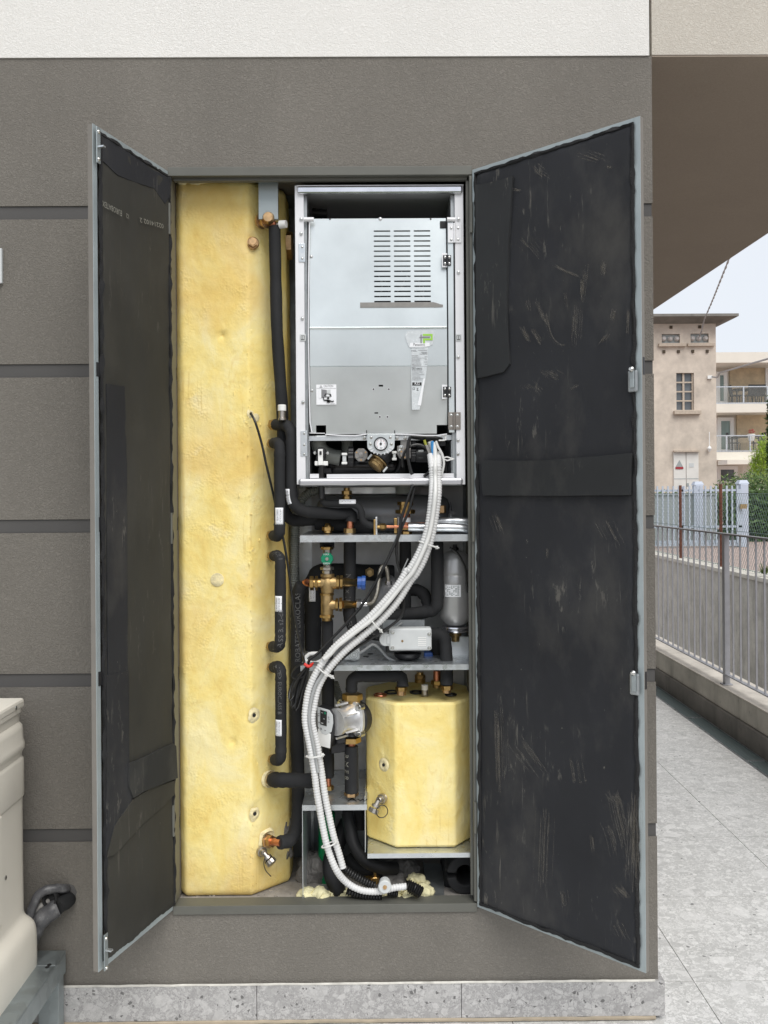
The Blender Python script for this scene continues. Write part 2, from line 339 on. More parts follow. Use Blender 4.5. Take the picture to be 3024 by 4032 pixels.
# brick driveway
def m_brick():
    m, t, b = newmat('brick_paving'); b.inputs['Roughness'].default_value = .9
    br = N(t, 'ShaderNodeTexBrick'); t.links.new(coords(t, (5, 5, 5)), br.inputs['Vector'])
    br.inputs['Color1'].default_value = (.42, .30, .26, 1); br.inputs['Color2'].default_value = (.52, .40, .35, 1); br.inputs['Mortar'].default_value = (.25, .2, .18, 1)
    br.inputs['Mortar Size'].default_value = .03
    t.links.new(br.outputs[0], b.inputs['Base Color']); return m
M['brick'] = m_brick()
M['added_lawn'] = mat('added_lawn', (.07, .10, .035), .95, vary=.4, nscale=30, bstr=1, bscale=120, bdist=.02)
def m_grate():
    m, t, b = newmat('grating_steel'); b.inputs['Roughness'].default_value = .5; b.inputs['Metallic'].default_value = .6
    b.inputs['Base Color'].default_value = (.30, .36, .36, 1); return m
M['grate'] = m_grate()

# ---------------- mesh builder ----------------
class MB:
    def __init__(s): s.bm = bmesh.new()
    def face(s, pts):
        vs = [s.bm.verts.new(p) for p in pts]
        try: return s.bm.faces.new(vs)
        except ValueError: return None
    def obox(s, o, a, b, c):
        o, a, b, c = V(o), V(a), V(b), V(c)
        v = [s.bm.verts.new(o+a*i+b*j+c*k) for k in (0, 1) for j in (0, 1) for i in (0, 1)]
        fl = a.cross(b).dot(c) < 0
        for f in ((0, 2, 3, 1), (4, 5, 7, 6), (0, 1, 5, 4), (2, 6, 7, 3), (0, 4, 6, 2), (1, 3, 7, 5)):
            q = [v[i] for i in f]
            if fl: q.reverse()
            s.bm.faces.new(q)
        return s
    def box(s, x0, x1, y0, y1, z0, z1):
        x0, x1 = sorted((x0, x1)); y0, y1 = sorted((y0, y1)); z0, z1 = sorted((z0, z1))
        return s.obox((x0, y0, z0), (x1-x0, 0, 0), (0, y1-y0, 0), (0, 0, z1-z0))
    def pbox(s, x0, y0, x1, y1, Y0, Y1):
        a = P(x0, (y0+y1)/2, Y0); b = P(x1, (y0+y1)/2, Y0); c = P((x0+x1)/2, y0, Y0); d = P((x0+x1)/2, y1, Y0)
        return s.box(a.x, b.x, Y0, Y1, d.z, c.z)
    def zbox(s, z, u0, v0, u1, v1, Y0, Y1): return s.pbox(*z(u0, v0), *z(u1, v1), Y0, Y1)
    def prism(s, pts, ext):
        ext = V(ext); a = [s.bm.verts.new(p) for p in pts]; b = [s.bm.verts.new(V(p)+ext) for p in pts]
        n = len(pts)
        fs = [s.bm.faces.new(a), s.bm.faces.new(b[::-1])]
        for i in range(n): fs.append(s.bm.faces.new((a[i], b[i], b[(i+1) % n], a[(i+1) % n])))
        nrm = sum(((V(pts[i])-V(pts[0])).cross(V(pts[(i+1) % n])-V(pts[0])) for i in range(n)), V((0, 0, 0)))
        if nrm.dot(ext) > 0: bmesh.ops.reverse_faces(s.bm, faces=fs)
        return s
    def tube(s, pts, r, n=12, rf=None, caps=True):
        pts = [V(p) for p in pts]; m = len(pts); up = None; rings = []
        for i, p in enumerate(pts):
            t = (pts[min(i+1, m-1)]-pts[max(i-1, 0)])
            if t.length < 1e-9: t = V((0, 0, 1))
            t.normalize()
            if up is None:
                a = V((0, 0, 1)) if abs(t.z) < .9 else V((1, 0, 0)); up = (a-t*a.dot(t)).normalized()
            else: up = (up-t*up.dot(t)).normalized()
            bi = t.cross(up); ring = []
            for k in range(n):
                an = 2*math.pi*k/n; rr = r if rf is None else rf(i, an, p)*r
                ring.append(s.bm.verts.new(p+(up*math.cos(an)+bi*math.sin(an))*rr))
            rings.append(ring)
        for i in range(m-1):
            for k in range(n): s.bm.faces.new((rings[i][k], rings[i][(k+1) % n], rings[i+1][(k+1) % n], rings[i+1][k]))
        if caps: s.bm.faces.new(rings[0][::-1]); s.bm.faces.new(rings[-1])
        return s
    def cyl(s, a, b, r, n=18, r2=None):
        a, b = V(a), V(b); return s.lathe(a, b-a, [(0, r), (1, r if r2 is None else r2)], n)
    def lathe(s, o, ax, prof, n=20, rot=0):
        o, ax = V(o), V(ax); t = ax.normalized(); a = V((0, 0, 1)) if abs(t.z) < .9 else V((1, 0, 0))
        up = (a-t*a.dot(t)).normalized(); bi = t.cross(up); rings = []
        for (h, r) in prof:
            rings.append([s.bm.verts.new(o+ax*h+(up*math.cos(2*math.pi*k/n+rot)+bi*math.sin(2*math.pi*k/n+rot))*max(r, 1e-5)) for k in range(n)])
        for i in range(len(prof)-1):
            for k in range(n): s.bm.faces.new((rings[i][k], rings[i][(k+1) % n], rings[i+1][(k+1) % n], rings[i+1][k]))
        s.bm.faces.new(rings[0][::-1]); s.bm.faces.new(rings[-1]); return s
    def hexn(s, a, b, r, rot=0):
        a, b = V(a), V(b); return s.lathe(a, b-a, [(0, r*.9), (.08, r), (.92, r), (1, r*.9)], 6, rot)
    def ring(s, c, ax, R_, r, n=28, k=8):
        c, ax = V(c), V(ax).normalized(); a = V((0, 0, 1)) if abs(ax.z) < .9 else V((1, 0, 0)); u = (a-ax*a.dot(ax)).normalized(); v = ax.cross(u)
        rs = []
        for i in range(n):
            d = u*math.cos(2*math.pi*i/n)+v*math.sin(2*math.pi*i/n)
            rs.append([s.bm.verts.new(c+d*(R_+r*math.cos(2*math.pi*j/k))+ax*r*math.sin(2*math.pi*j/k)) for j in range(k)])
        for i in range(n):
            for j in range(k): s.bm.faces.new((rs[i][j], rs[(i+1) % n][j], rs[(i+1) % n][(j+1) % k], rs[i][(j+1) % k]))
        return s
    def blob(s, c, rx, ry, rz, seed=0, amp=.3, sub=3, fr=1.6):
        g = bmesh.ops.create_icosphere(s.bm, subdivisions=sub, radius=1)
        for v in g['verts']:
            k = 1+amp*noise.noise(v.co*fr+V((seed*3.1, seed*1.7, seed)))+amp*.4*noise.noise(v.co*fr*3+V((seed, 0, 0)))
            v.co = V(c)+V((v.co.x*rx*k, v.co.y*ry*k, v.co.z*rz*k))
        return s
    def build(s, name, m, parent=None, smooth=35, bevel=0, fixn=True):
        if fixn and len(s.bm.faces) < 40000: bmesh.ops.recalc_face_normals(s.bm, faces=s.bm.faces)
        me = bpy.data.meshes.new(name); s.bm.to_mesh(me); s.bm.free()
        me.materials.append(M[m] if isinstance(m, str) else m)
        o = bpy.data.objects.new(name, me); COL.objects.link(o)
        if parent is not None:
            r = parent
            while r.parent: r = r.parent
            off = V(r.location)
        else:
            cs = [v.co for v in me.vertices]
            off = V(((min(c.x for c in cs)+max(c.x for c in cs))/2, (min(c.y for c in cs)+max(c.y for c in cs))/2, min(c.z for c in cs)))
            o.location = off
        me.transform(Matrix.Translation(-off))
        if parent is not None: o.parent = parent
        if smooth:
            for p in me.polygons: p.use_smooth = True
            me.set_sharp_from_angle(angle=R(smooth))
        if bevel:
            bv = o.modifiers.new('bevel', 'BEVEL'); bv.width = bevel; bv.segments = 2; bv.limit_method = 'ANGLE'; bv.angle_limit = R(40)
        return o

def tag(o, label=None, cat=None, group=None, kind=None):
    if label: o['label'] = label
    if cat: o['category'] = cat
    if group: o['group'] = group
    if kind: o['kind'] = kind
    return o
def thing(name, label, cat, loc, group=None):
    o = bpy.data.objects.new(name, None); o.location = loc; o.empty_display_size = .05; COL.objects.link(o)
    bpy.context.view_layer.update()
    return tag(o, label, cat, group)
def smoothpath(pts, step=.006, k=.5):
    """Catmull-Rom through pts, resampled"""
    pts = [V(p) for p in pts]; q = [pts[0]*2-pts[1]]+pts+[pts[-1]*2-pts[-2]]; out = []
    for i in range(1, len(q)-2):
        p0, p1, p2, p3 = q[i-1:i+3]; n = max(2, int((p2-p1).length/step))
        for j in range(n):
            t = j/n; t2 = t*t; t3 = t2*t
            out.append(.5*((2*p1)+(p2-p0)*t+(2*p0-5*p1+4*p2-p3)*t2+(3*p1-p0-3*p2+p3)*t3))
    out.append(pts[-1]); return out
def fillet(pts, rad, n=7):
    pts = [V(p) for p in pts]; out = [pts[0]]
    for i in range(1, len(pts)-1):
        a, b, c = pts[i-1:i+2]; d1 = (a-b); d2 = (c-b); r = min(rad, d1.length*.49, d2.length*.49)
        s = b+d1.normalized()*r; e = b+d2.normalized()*r
        for j in range(n+1):
            t = j/n; out.append((1-t)**2*s+2*t*(1-t)*b+t*t*e)
    out.append(pts[-1]); return out
def resample(pts, step):
    out = [V(pts[0])]; acc = 0
    for i in range(len(pts)-1):
        a, b = V(pts[i]), V(pts[i+1]); L = (b-a).length
        if L < 1e-9: continue
        t = step-acc
        while t <= L: out.append(a+(b-a)*t/L); t += step
        acc = L-(t-step)
    if (out[-1]-V(pts[-1])).length > step*.3: out.append(V(pts[-1]))
    return out
def textmesh(s, size=1.0, align='LEFT'):
    cu = bpy.data.curves.new('t', 'FONT'); cu.body = s; cu.size = size; cu.align_x = align; cu.resolution_u = 2; cu.extrude = 0
    o = bpy.data.objects.new('t', cu); COL.objects.link(o); dg = bpy.context.evaluated_depsgraph_get(); dg.update()
    me = bpy.data.meshes.new_from_object(o.evaluated_get(dg)); bpy.data.objects.remove(o); bpy.data.curves.remove(cu)
    return me
def text(s, o, xd, yd, size, m, parent, name='lettering', width=None, label=None):
    """flat printed lettering: cap height about .7*size; lifted .5 mm off its surface"""
    me = textmesh(s, size); xd, yd = V(xd).normalized(), V(yd).normalized(); nn = xd.cross(yd).normalized()
    k = 1
    if width and me.vertices: k = width/max(v.co.x for v in me.vertices)
    for v in me.vertices: v.co = V(o)+xd*v.co.x*k+yd*v.co.y+nn*.0006
    return fin(name, me, m, parent, label)
def fin(name, me, m, parent, label=None):
    me.name = name; me.materials.clear(); me.materials.append(M[m]); ob = bpy.data.objects.new(name, me); COL.objects.link(ob)
    r = parent
    while r.parent: r = r.parent
    me.transform(Matrix.Translation(-V(r.location))); ob.parent = parent
    if label: ob['label'] = label
    return ob
def text_on(pts, r, s0, s, size, m, parent, ang=0.0, rev=False):
    """lettering wrapped on a pipe, reading along the path"""
    pts = [V(p) for p in pts]
    if rev: pts = pts[::-1]
    me = textmesh(s, size); cum = [0]
    for i in range(len(pts)-1): cum.append(cum[-1]+(pts[i+1]-pts[i]).length)
    def at(q):
        q = max(0, min(cum[-1]-1e-5, q)); i = 0
        while i < len(cum)-2 and cum[i+1] < q: i += 1
        f = (q-cum[i])/max(1e-9, cum[i+1]-cum[i])
        t = (pts[min(i+1, len(pts)-1)]-pts[i]).normalized()
        return pts[i].lerp(pts[i+1], f), t
    for v in me.vertices:
        c, t = at(s0+v.co.x); nn = V((0, -1, 0)); nn = (nn-t*nn.dot(t)).normalized(); b = nn.cross(t)
        a = (v.co.y-size*.35)/r+ang
        v.co = c+(nn*math.cos(a)+b*math.sin(a))*(r*1.035)
    return fin('lettering', me, m, parent)
def copy_tree(o, parent=None):
    c = o.copy(); COL.objects.link(c); c.parent = parent
    for ch in [x for x in bpy.data.objects if x.parent is o]: copy_tree(ch, c)
    return c
# ================= the building =================
OX0, OX1, OZ0, OZ1 = -.605, .282, .318, 2.497      # cabinet opening
CX = .812; WZ = 2.818                                # building corner, lower edge of the white storey
bz = [(P(1300, y, 0).z) for y in (832, 1453, 2064, 2670, 3280)]   # centres of the five grooves
GH = .0195
house = thing('house', 'grey rendered house wall with dark grooves, white upper storey and an overhanging flat canopy', 'house', (-1.5, .2, 0))
g = MB()
def seg(x0, x1, z0, z1):
    g.box(x0, x1, 0, .25, z0, z1)
zs = sorted(bz); cuts = []
for a in zs: cuts += [a-GH, a+GH]
def column(x0, x1, z0, z1):
    e = [z0]+[c for c in cuts if z0 < c < z1]+[z1]
    for i in range(0, len(e)-1, 2): seg(x0, x1, e[i], e[i+1])
column(-5, OX0, .10, WZ); column(OX1, CX, .10, WZ)
seg(OX0, OX1, .10, OZ0); seg(OX0, OX1, OZ1, WZ)
g.build('plaster_wall', 'plaster', house, smooth=0)
g = MB()
g.box(-5, CX-.004, .40, 9, 0, WZ); g.box(-5, OX0-.03, .25, .40, 0, WZ); g.box(OX1+.03, CX-.004, .25, .40, 0, WZ); g.box(OX0-.03, OX1+.03, .25, .40, OZ1+.03, WZ)
g.box(OX0-.03, OX1+.03, .25, .40, 0, OZ0-.03); g.box(-5, CX-.004, .03, .25, 0, .0995)
g.build('masonry', 'plaster_fine', house, smooth=0)
for a in zs:
    g = MB(); g.box(-5, OX0-.002, .004, .2, a-GH+.0005, a+GH-.0005); g.box(OX1+.002, CX-.002, .004, .2, a-GH+.0005, a+GH-.0005)
    g.build('groove', 'groove', house, smooth=0)
g = MB(); g.box(-5, CX-.008, -.004, 9, WZ+.0005, 6.5); g.build('upper_storey', 'white_plaster', house, smooth=0)
g = MB(); g.box(CX+.002, 1.945, .004, 7.2, WZ+.006, 3.9); g.build('canopy', 'beige_plaster', house, smooth=0)
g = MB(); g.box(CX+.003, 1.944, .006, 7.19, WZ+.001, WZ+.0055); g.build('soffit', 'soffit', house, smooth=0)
# terrazzo skirting
SKX = [P(x, 3930, -.012).x for x in (205, 1011, 1817)]
SK0, SK1 = .012, .112
xs = [SKX[0]-.6*4]+[SKX[0]-.6*k for k in (3, 2, 1)]+SKX+[.829]
for i in range(len(xs)-1):
    g = MB(); g.box(xs[i]+.0008, xs[i+1]-.0008, -.012, .03, SK0, SK1)
    g.build('skirting_tile', 'skirting', house, smooth=0, bevel=.0008)
g = MB(); g.box(CX+.002, .829, .031, 6, SK0, SK1); g.build('skirting_tile', 'skirting', house, smooth=0)
g = MB(); pts = [(-4+.03*i, -.011+.0015*rnd(), SK1+.002+.0012*rnd()) for i in range(161)]; g.tube(pts, .0035, 6); g.build('sealant_bead', 'caulk', house)
g = MB(); pts = [(-4+.03*i, -.0125, .006+.002*rnd()) for i in range(161)]; g.tube(pts, .0055, 6); g.build('sealant_bead', 'grout', house)

# ================= ground =================
def struct(name, g, m, kind='structure', smooth=0):
    o = g.build(name, m, None, smooth=smooth); return tag(o, kind=kind)
DRX0, DRX1 = 2.098, 2.212
g = MB(); g.box(-14, DRX0-.012, -14, 14, -.2, -.004); struct('terrace_bed', g, 'grout_grey')
jx = [.984+.602*k for k in range(-14, 2)]+[DRX0-.012]
jy = [(.195+.596*k) for k in range(-6, 18)]
g = MB()
for i in range(len(jx)-1):
    for j in range(len(jy)-1):
        a, b_ = jx[i]+.0013, jx[i+1]-.0013; c, d = jy[j]+.0013, jy[j+1]-.0013
        if b_ < CX and c > .0: continue
        g.box(a, b_, c, d, -.012, 0)
struct('paving', g, 'paving')
g = MB(); g.box(-14, DRX0-.012, -14, jy[0]-.01, -.01, .002); struct('added_lawn', g, 'added_lawn')  # unseen lawn, added so less light bounces onto the lower wall
g = MB(); g.box(-700, 700, -700, 900, -3.2, -3.0); struct('ground', g, 'brick')
g = MB(); g.box(5.9, 60, -14, 60, -3.0, .2); struct('driveway', g, 'brick')
g = MB(); g.box(DRX1+.07, 5.5, -14, 40, -2.9, -2.2); struct('ramp', g, 'concrete_dark')
g = MB(); g.box(-14, DRX1, -14, 14, -2.9, -.205); struct('terrace_base', g, 'concrete_dark')

# drain grating
dr = thing('drain_grating', 'long green-grey mesh drain grating along the foot of the low concrete kerb wall', 'drain', (2.155, 2, 0))
g = MB()
g.box(DRX0-.010, DRX0, -3, 9, -.06, .001); g.box(DRX1-.006, DRX1-.001, -3, 9, -.06, .001); g.build('edge_bar', 'alu', dr, smooth=0)
g = MB(); g.box(DRX0, DRX1, -3, 9, -.09, -.07); g.build('channel', 'dark', dr, smooth=0)
g = MB(); y = -2.5
while y < 8.5:
    for s_ in (-1, 1):
        xa, xb = (DRX0+.001, DRX1-.007) if s_ > 0 else (DRX1-.007, DRX0+.001)
        g.obox((xa, y, -.012), (xb-xa, .10, 0), (0, .005, 0), (0, 0, .010))
    y += .019
for i in range(1, 5):
    x = DRX0+i*.022; g.box(x, x+.003, -3, 9, -.02, -.003)
g.build('mesh_insert', 'grate', dr, smooth=0)
for k in range(-2, 8):
    g = MB(); g.box(DRX0+.001, DRX1-.007, .52+k, .54+k, -.011, .002); g.build('cross_bar', 'alu', dr, smooth=0)

# low wall with the railing
lw = thing('kerb_wall', 'low two-step concrete kerb wall carrying the grey railing', 'wall', (2.3, 2, 0))
g = MB(); g.box(DRX1, 2.46, -4, 12, -2.2, .128); g.build('plinth', 'concrete_dark', lw, smooth=0, bevel=.004)
g = MB(); g.box(DRX1+.018, 2.45, -4, 12, .1285, .262); g.build('upstand', 'concrete', lw, smooth=0, bevel=.006)
g = MB(); g.box(DRX1+.014, 2.47, -4, 12, .2625, .272); g.build('coping', 'concrete_cap', lw, smooth=0, bevel=.004)

rl = thing('railing', 'grey steel railing with thin vertical bars standing on the low kerb wall', 'railing', (2.28, 2, .27))
g = MB(); g.box(2.262, 2.304, -2, 10, 1.256, 1.266); g.build('top_rail', 'rail_top', rl, smooth=0, bevel=.001)
g = MB(); g.box(2.268, 2.298, -2, 10, .335, .343); g.build('bottom_rail', 'rail', rl, smooth=0, bevel=.001)
ppost = 5.945-DIST
posts = [ppost+k*1.8 for k in (-2, -1, 0, 1, 2)]
for i, y in enumerate(posts):
    g = MB(); g.box(2.266, 2.300, y, y+.042, .2725, 1.2555); g.box(2.25, 2.315, y-.01, y+.052, .2722, .279); g.build('post', 'rail', rl, smooth=0, bevel=.001)
    for k in range(1, 15):
        yy = y+.12*k+.02
        if yy > 8: continue
        g = MB(); g.box(2.278, 2.289, yy, yy+.006, .3435, 1.2555); g.build('bar', 'rail', rl, smooth=0)

# far retaining wall, rusty posts and mesh
RX = 5.56
rw = thing('retaining_wall', 'board-marked pale concrete retaining wall with light coping beyond the railing', 'wall', (5.7, 10, -2.2))
g = MB()
yy = -2.0
while yy < 34:
    g.box(RX, 5.9, yy+.004, yy+1.9, -2.9, .225); yy += 1.904
g.build('wall_face', 'concrete', rw, smooth=0, bevel=.006)
g = MB(); g.box(RX-.03, 5.92, -2, 34, .2255, .29); g.build('coping', 'stone_light', rw, smooth=0, bevel=.006)
fe = thing('mesh_fence', 'green diamond wire mesh fence on rusty posts along the retaining wall', 'fence', (5.75, 12, .29))
py_ = [PXX(2680, 2150, 5.70).y, PXX(2839, 2150, 5.70).y]; sp = py_[0]-py_[1]
for k in range(-3, 5):
    y = py_[0]+k*sp; g = MB(); g.cyl((5.70, y, .285), (5.70, y, 1.66), .028, 8); g.build('post', 'rust', fe)
g = MB(); H0, H1 = .30, 1.50; y = 6.0
while y < 26:
    for s_ in (-1, 1):
        g.obox((5.74, y, H0), (0, s_*(H1-H0)*.75, H1-H0), (0, .0045, 0), (.003, 0, 0))
    y += .085
for z in (.31, .9, 1.5): g.box(5.738, 5.746, 6, 26, z, z+.007)
g.build('wire_mesh', 'mesh_green', fe, smooth=0)

# gate
GY = 19.0
def gx(px): return P(px, 2000, GY).x
def gz(py): return P(2750, py, GY).z
gt = thing('sliding_gate', 'pale blue steel gate of upright pales between blue posts', 'gate', (gx(2750), GY, .2))
g = MB(); g.box(gx(2480), gx(2908), GY, GY+.06, gz(1935)-.0, gz(1927)); g.build('top_rail', 'gate', gt, smooth=0)
g = MB(); g.box(gx(2480), gx(2925), GY, GY+.06, gz(2078), gz(2070)); g.box(gx(2480), gx(2925), GY+.01, GY+.05, gz(2150), gz(2128)); g.build('bottom_rail', 'gate', gt, smooth=0)
x = 2480
while x < 2912:
    g = MB(); g.box(gx(x), gx(x+6), GY-.03, GY-.005, gz(2140), gz(1913)); g.build('pale', 'gate', gt, smooth=0); x += 21
for a, b_, t in ((2907, 2922, 1927), (2684, 2694, 1915)):
    g = MB(); g.box(gx(a), gx(b_), GY, GY+.1, gz(2150), gz(t)); g.build('stile', 'gate', gt, smooth=0)
g = MB(); g.box(gx(2910), gx(2936), GY-.08, GY-.035, gz(2004), gz(1986)); g.build('lock', 'brass_dull', gt, smooth=0)
def gpost(a, b_, t, dy, label):
    gp = thing('gate_post', label, 'post', (gx((a+b_)/2), GY+dy, .2))
    g = MB(); g.box(gx(a), gx(b_), GY+dy, GY+dy+.3, .2, gz(t+8)); g.build('shaft', 'gate_post', gp, smooth=0, bevel=.01)
    c = (gx(a)+gx(b_))/2; hw = (gx(b_)-gx(a))/2+.03; z = gz(t+8)+.003
    g = MB(); g.lathe((c, GY+dy+.15, z), (0, 0, .10), [(0, hw*1.41), (.2, hw*1.41), (1, .12)], 4, math.pi/4); g.build('cap', 'gate_post', gp, smooth=0)
gpost(2925, 2956, 1900, .12, 'wide pale blue gate post with pointed cap beside the dark mesh hedge')
gpost(2822, 2852, 1902, 1.4, 'pale blue gate post half hidden behind the gate pales')

# ---------- foliage ----------
def leaves(g, cs, n, size, asp=1.5):
    """cs: list of (centre, rx, ry, rz) ; leaves placed near the surfaces of lumpy ellipsoids"""
    vol = [c[1]*c[2]*c[3] for c in cs]; tot = sum(vol)
    for c, v in zip(cs, vol):
        for _ in range(int(n*v/tot)+8):
            d = V((random.gauss(0, 1), random.gauss(0, 1), random.gauss(0, 1))).normalized()
            k = (.72+.4*rnd())*(1+.25*noise.noise(d*2.5+V(c[0])))
            p = V(c[0])+V((d.x*c[1], d.y*c[2], d.z*c[3]))*k
            a = V((random.gauss(0, 1), random.gauss(0, 1), random.gauss(0, 1))).normalized(); b_ = a.orthogonal().normalized()
            s = size*(.6+.8*rnd()); a *= s*asp; b_ *= s*.5
            g.face([p-a, p+b_, p+a, p-b_])
hx0, hx1 = P(2865, 1950, 21.5).x, 19.5
hz0, hz1 = .2, P(3000, 1868, 21.5).z
hd = thing('hedge', 'dense dark green hedge with pale new leaves behind the wire mesh, right of the gate', 'hedge', ((hx0+hx1)/2, 22.5, .2))
cs = [((hx0+.75+i*.62, 22.5+.3*rnd(), hz1-.75+.12*rnd()), .75, .8, .70+.1*rnd()) for i in range(int((hx1-hx0)/.62))]
cs2 = [((hx0+.9+i*.7, 22.3, .9), .8, .6, .9) for i in range(int((hx1-hx0)/.7))]
g = MB(); leaves(g, cs, 24000, .038); leaves(g, cs2, 10000, .045); g.build('foliage', 'leaf', hd, smooth=0, fixn=False)
g = MB(); leaves(g, [(c[0], c[1]*1.05, c[2]*1.05, c[3]*1.08) for c in cs], 9000, .034); g.build('new_growth', 'leaf_light', hd, smooth=0, fixn=False)
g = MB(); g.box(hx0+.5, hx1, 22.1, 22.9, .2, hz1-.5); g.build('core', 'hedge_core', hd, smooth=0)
cs = [((x_, 21.8, .55), .5, .25, .35) for x_ in [P(2945, 2100, 21.8).x+.45*i for i in range(10)]]
g = MB(); leaves(g, cs, 1500, .05, 1.2); tag(g.build('blossom', 'blossom', None, smooth=0, fixn=False), 'white flowering ground shrubs at the foot of the hedge', 'shrub')
# hedge seen through the gate
h2 = thing('hedge', 'low dark hedge standing behind the pale blue gate in front of the tower', 'hedge', (gx(2700), 21.6, .2))
cs = [((gx(2480)+.5*i, 21.6, .8), .5, .35, .75) for i in range(15)]
g = MB(); leaves(g, cs, 9000, .06); g.build('foliage', 'leaf', h2, smooth=0, fixn=False)
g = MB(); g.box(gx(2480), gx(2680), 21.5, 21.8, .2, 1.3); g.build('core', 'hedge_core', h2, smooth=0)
g = MB(); g.box(gx(2560), gx(2912), 20.6, 20.9, .2, 1.45); g.box(gx(2560), gx(2912), 20.56, 20.94, 1.455, 1.5)
tag(g.build('garden_wall', 'mid_plastic', None, smooth=0), 'weathered grey garden wall behind the gate', 'wall')

# ---------- transformer tower ----------
TY = 26.0
def tp(u, v, Y=TY): return P(*ZR1(u, v), Y)
tx1 = tp(590, 1200).x; tx0 = tx1-4.2; tz1 = tp(400, 690).z
tw = thing('transformer_tower', 'tall stained beige transformer tower with flat projecting roof slab and white steel doors', 'tower', (tx1-1.6, TY+2, .2))
def holes_wall(x0, x1, z0, z1, Y0, Y1, hs):
    g = MB(); xs_ = sorted({x0, x1}|{h[0] for h in hs}|{h[1] for h in hs}); zs_ = sorted({z0, z1}|{h[2] for h in hs}|{h[3] for h in hs})
    for i in range(len(xs_)-1):
        for j in range(len(zs_)-1):
            cx, cz = (xs_[i]+xs_[i+1])/2, (zs_[j]+zs_[j+1])/2
            if not any(h[0] < cx < h[1] and h[2] < cz < h[3] for h in hs): g.box(xs_[i], xs_[i+1], Y0, Y1, zs_[j], zs_[j+1])
    return g
def rc(u0, v0, u1, v1, Y=TY): a, b_ = tp(u0, v0, Y), tp(u1, v1, Y); return (a.x, b_.x, b_.z, a.z)
hs = [rc(195, 765, 327, 830), rc(404, 762, 536, 828), rc(300, 1048, 430, 1316)]
g = holes_wall(tx0, tx1, .2, tz1, TY, TY+.25, hs); g.box(tx0+.01, tx1-.001, TY+.55, TY+4, .2, tz1-.001)
g.box(tx0+.01, tx0+.2, TY+.25, TY+.55, .2, tz1-.001); g.box(tx1-.2, tx1-.001, TY+.25, TY+.55, .2, tz1-.001)
g.build('wall', 'tower', tw, smooth=0)
g = MB(); g.box(tx0-.6, tp(755, 660, TY-.6).x, TY-.6, TY+4.6, tz1+.12, tz1+.20); g.prism([(tx0-.4, TY-.45, tz1+.119), (tx1+.5, TY-.45, tz1+.119), (tx1+.1, TY-.05, tz1+.002), (tx0-.1, TY-.05, tz1+.002)], (0, 4.4, 0))
g.build('roof', 'tower_roof', tw, smooth=0)
for h in hs[:2]:
    b_ = MB(); b_.box(h[0]+.004, h[1]-.004, TY+.10, TY+.13, h[2]+.004, h[3]-.004); bo = b_.build('insulator_panel', 'mid_plastic', tw, smooth=0)
    for k in range(3):
        x = h[0]+(h[1]-h[0])*(.14+.36*k); z = (h[2]+h[3])/2
        q = MB(); q.lathe((x, TY+.10, z), (0, -.12, 0), [(0, .085), (.3, .085), (.5, .05), (.7, .07), (1, .04)], 10); q.build('insulator', 'insul', bo)
    s_ = MB(); s_.box(h[0]-.12, h[1]+.16, TY-.12, TY-.001, h[2]-.12, h[2]-.03); s_.build('sill', 'tower_trim', tw, smooth=0)
    for (dx, dz) in ((.1, -.28), (.9, -.28), (.5, .2)):
        s_ = MB(); s_.box(h[0]+(h[1]-h[0])*dx-.04, h[0]+(h[1]-h[0])*dx+.04, TY-.05, TY-.001, h[3 if dz > 0 else 2]+dz-.04, h[3 if dz > 0 else 2]+dz+.05); s_.build('bracket', 'stem', tw, smooth=0)
h = hs[2]
wn = MB(); wn.box(h[0]+.002, h[1]-.002, TY+.13, TY+.15, h[2]+.002, h[3]-.002); wo = wn.build('window', 'pane', tw, smooth=0)
q = MB()
def bar(x0, x1, z0, z1): q.box(x0, x1, TY+.07, TY+.128, z0, z1)
cxm = (h[0]+h[1])/2-.03; bar(cxm-.03, cxm+.03, h[2]+.003, h[3]-.003); bar(h[1]-.045, h[1]-.003, h[2]+.003, h[3]-.003)
for k in range(1, 4):
    z = h[2]+(h[3]-h[2])*k/4; q.box(h[0]+.003, h[1]-.003, TY+.065, TY+.069, z-.022, z+.022)
q.build('frame', 'tower_trim', wo, smooth=0)
q = MB(); q.box(h[0]-.1, h[1]+.18, TY-.14, TY-.001, h[2]-.14, h[2]-.03); q.build('sill', 'tower_trim', tw, smooth=0)
d = rc(277, 1622, 460, 1900)
for a, b_ in ((0, .49), (.51, 1)):
    q = MB(); q.box(d[0]+(d[1]-d[0])*a, d[0]+(d[1]-d[0])*b_, TY-.05, TY-.001, .25, d[3]); dd = q.build('door', 'door_white', tw, smooth=0, bevel=.01)
    for k in range(1, 3):
        q = MB(); z = .25+(d[3]-.25)*k/3; q.box(d[0]+(d[1]-d[0])*a+.01, d[0]+(d[1]-d[0])*b_-.01, TY-.056, TY-.0501, z-.01, z+.01); q.build('seam', 'mid_plastic', dd, smooth=0)
    if a == 0:
        c = tp(323, 1712, TY-.06); q = MB(); q.prism([c+V((-.14, 0, -.12)), c+V((.14, 0, -.12)), c+V((0, 0, .14))], (0, .008, 0)); q.build('warning_sign', 'mid_plastic', dd, smooth=0)
        q = MB(); c = tp(323, 1738, TY-.065); q.box(c.x-.12, c.x+.12, TY-.067, TY-.061, c.z-.035, c.z+.035); q.build('red_panel', 'flower', dd, smooth=0)
    else:
        c = rc(394, 1703, 428, 1732, TY-.06); q = MB(); q.box(c[0], c[1], TY-.06, TY-.051, c[2], c[3]); q.build('notice', 'grey_plastic', dd, smooth=0)
        c = rc(376, 1848, 392, 1872, TY-.06); q = MB(); q.box(c[0], c[1], TY-.06, TY-.051, c[2], c[3]); q.build('lock_plate', 'mid_plastic', dd, smooth=0)
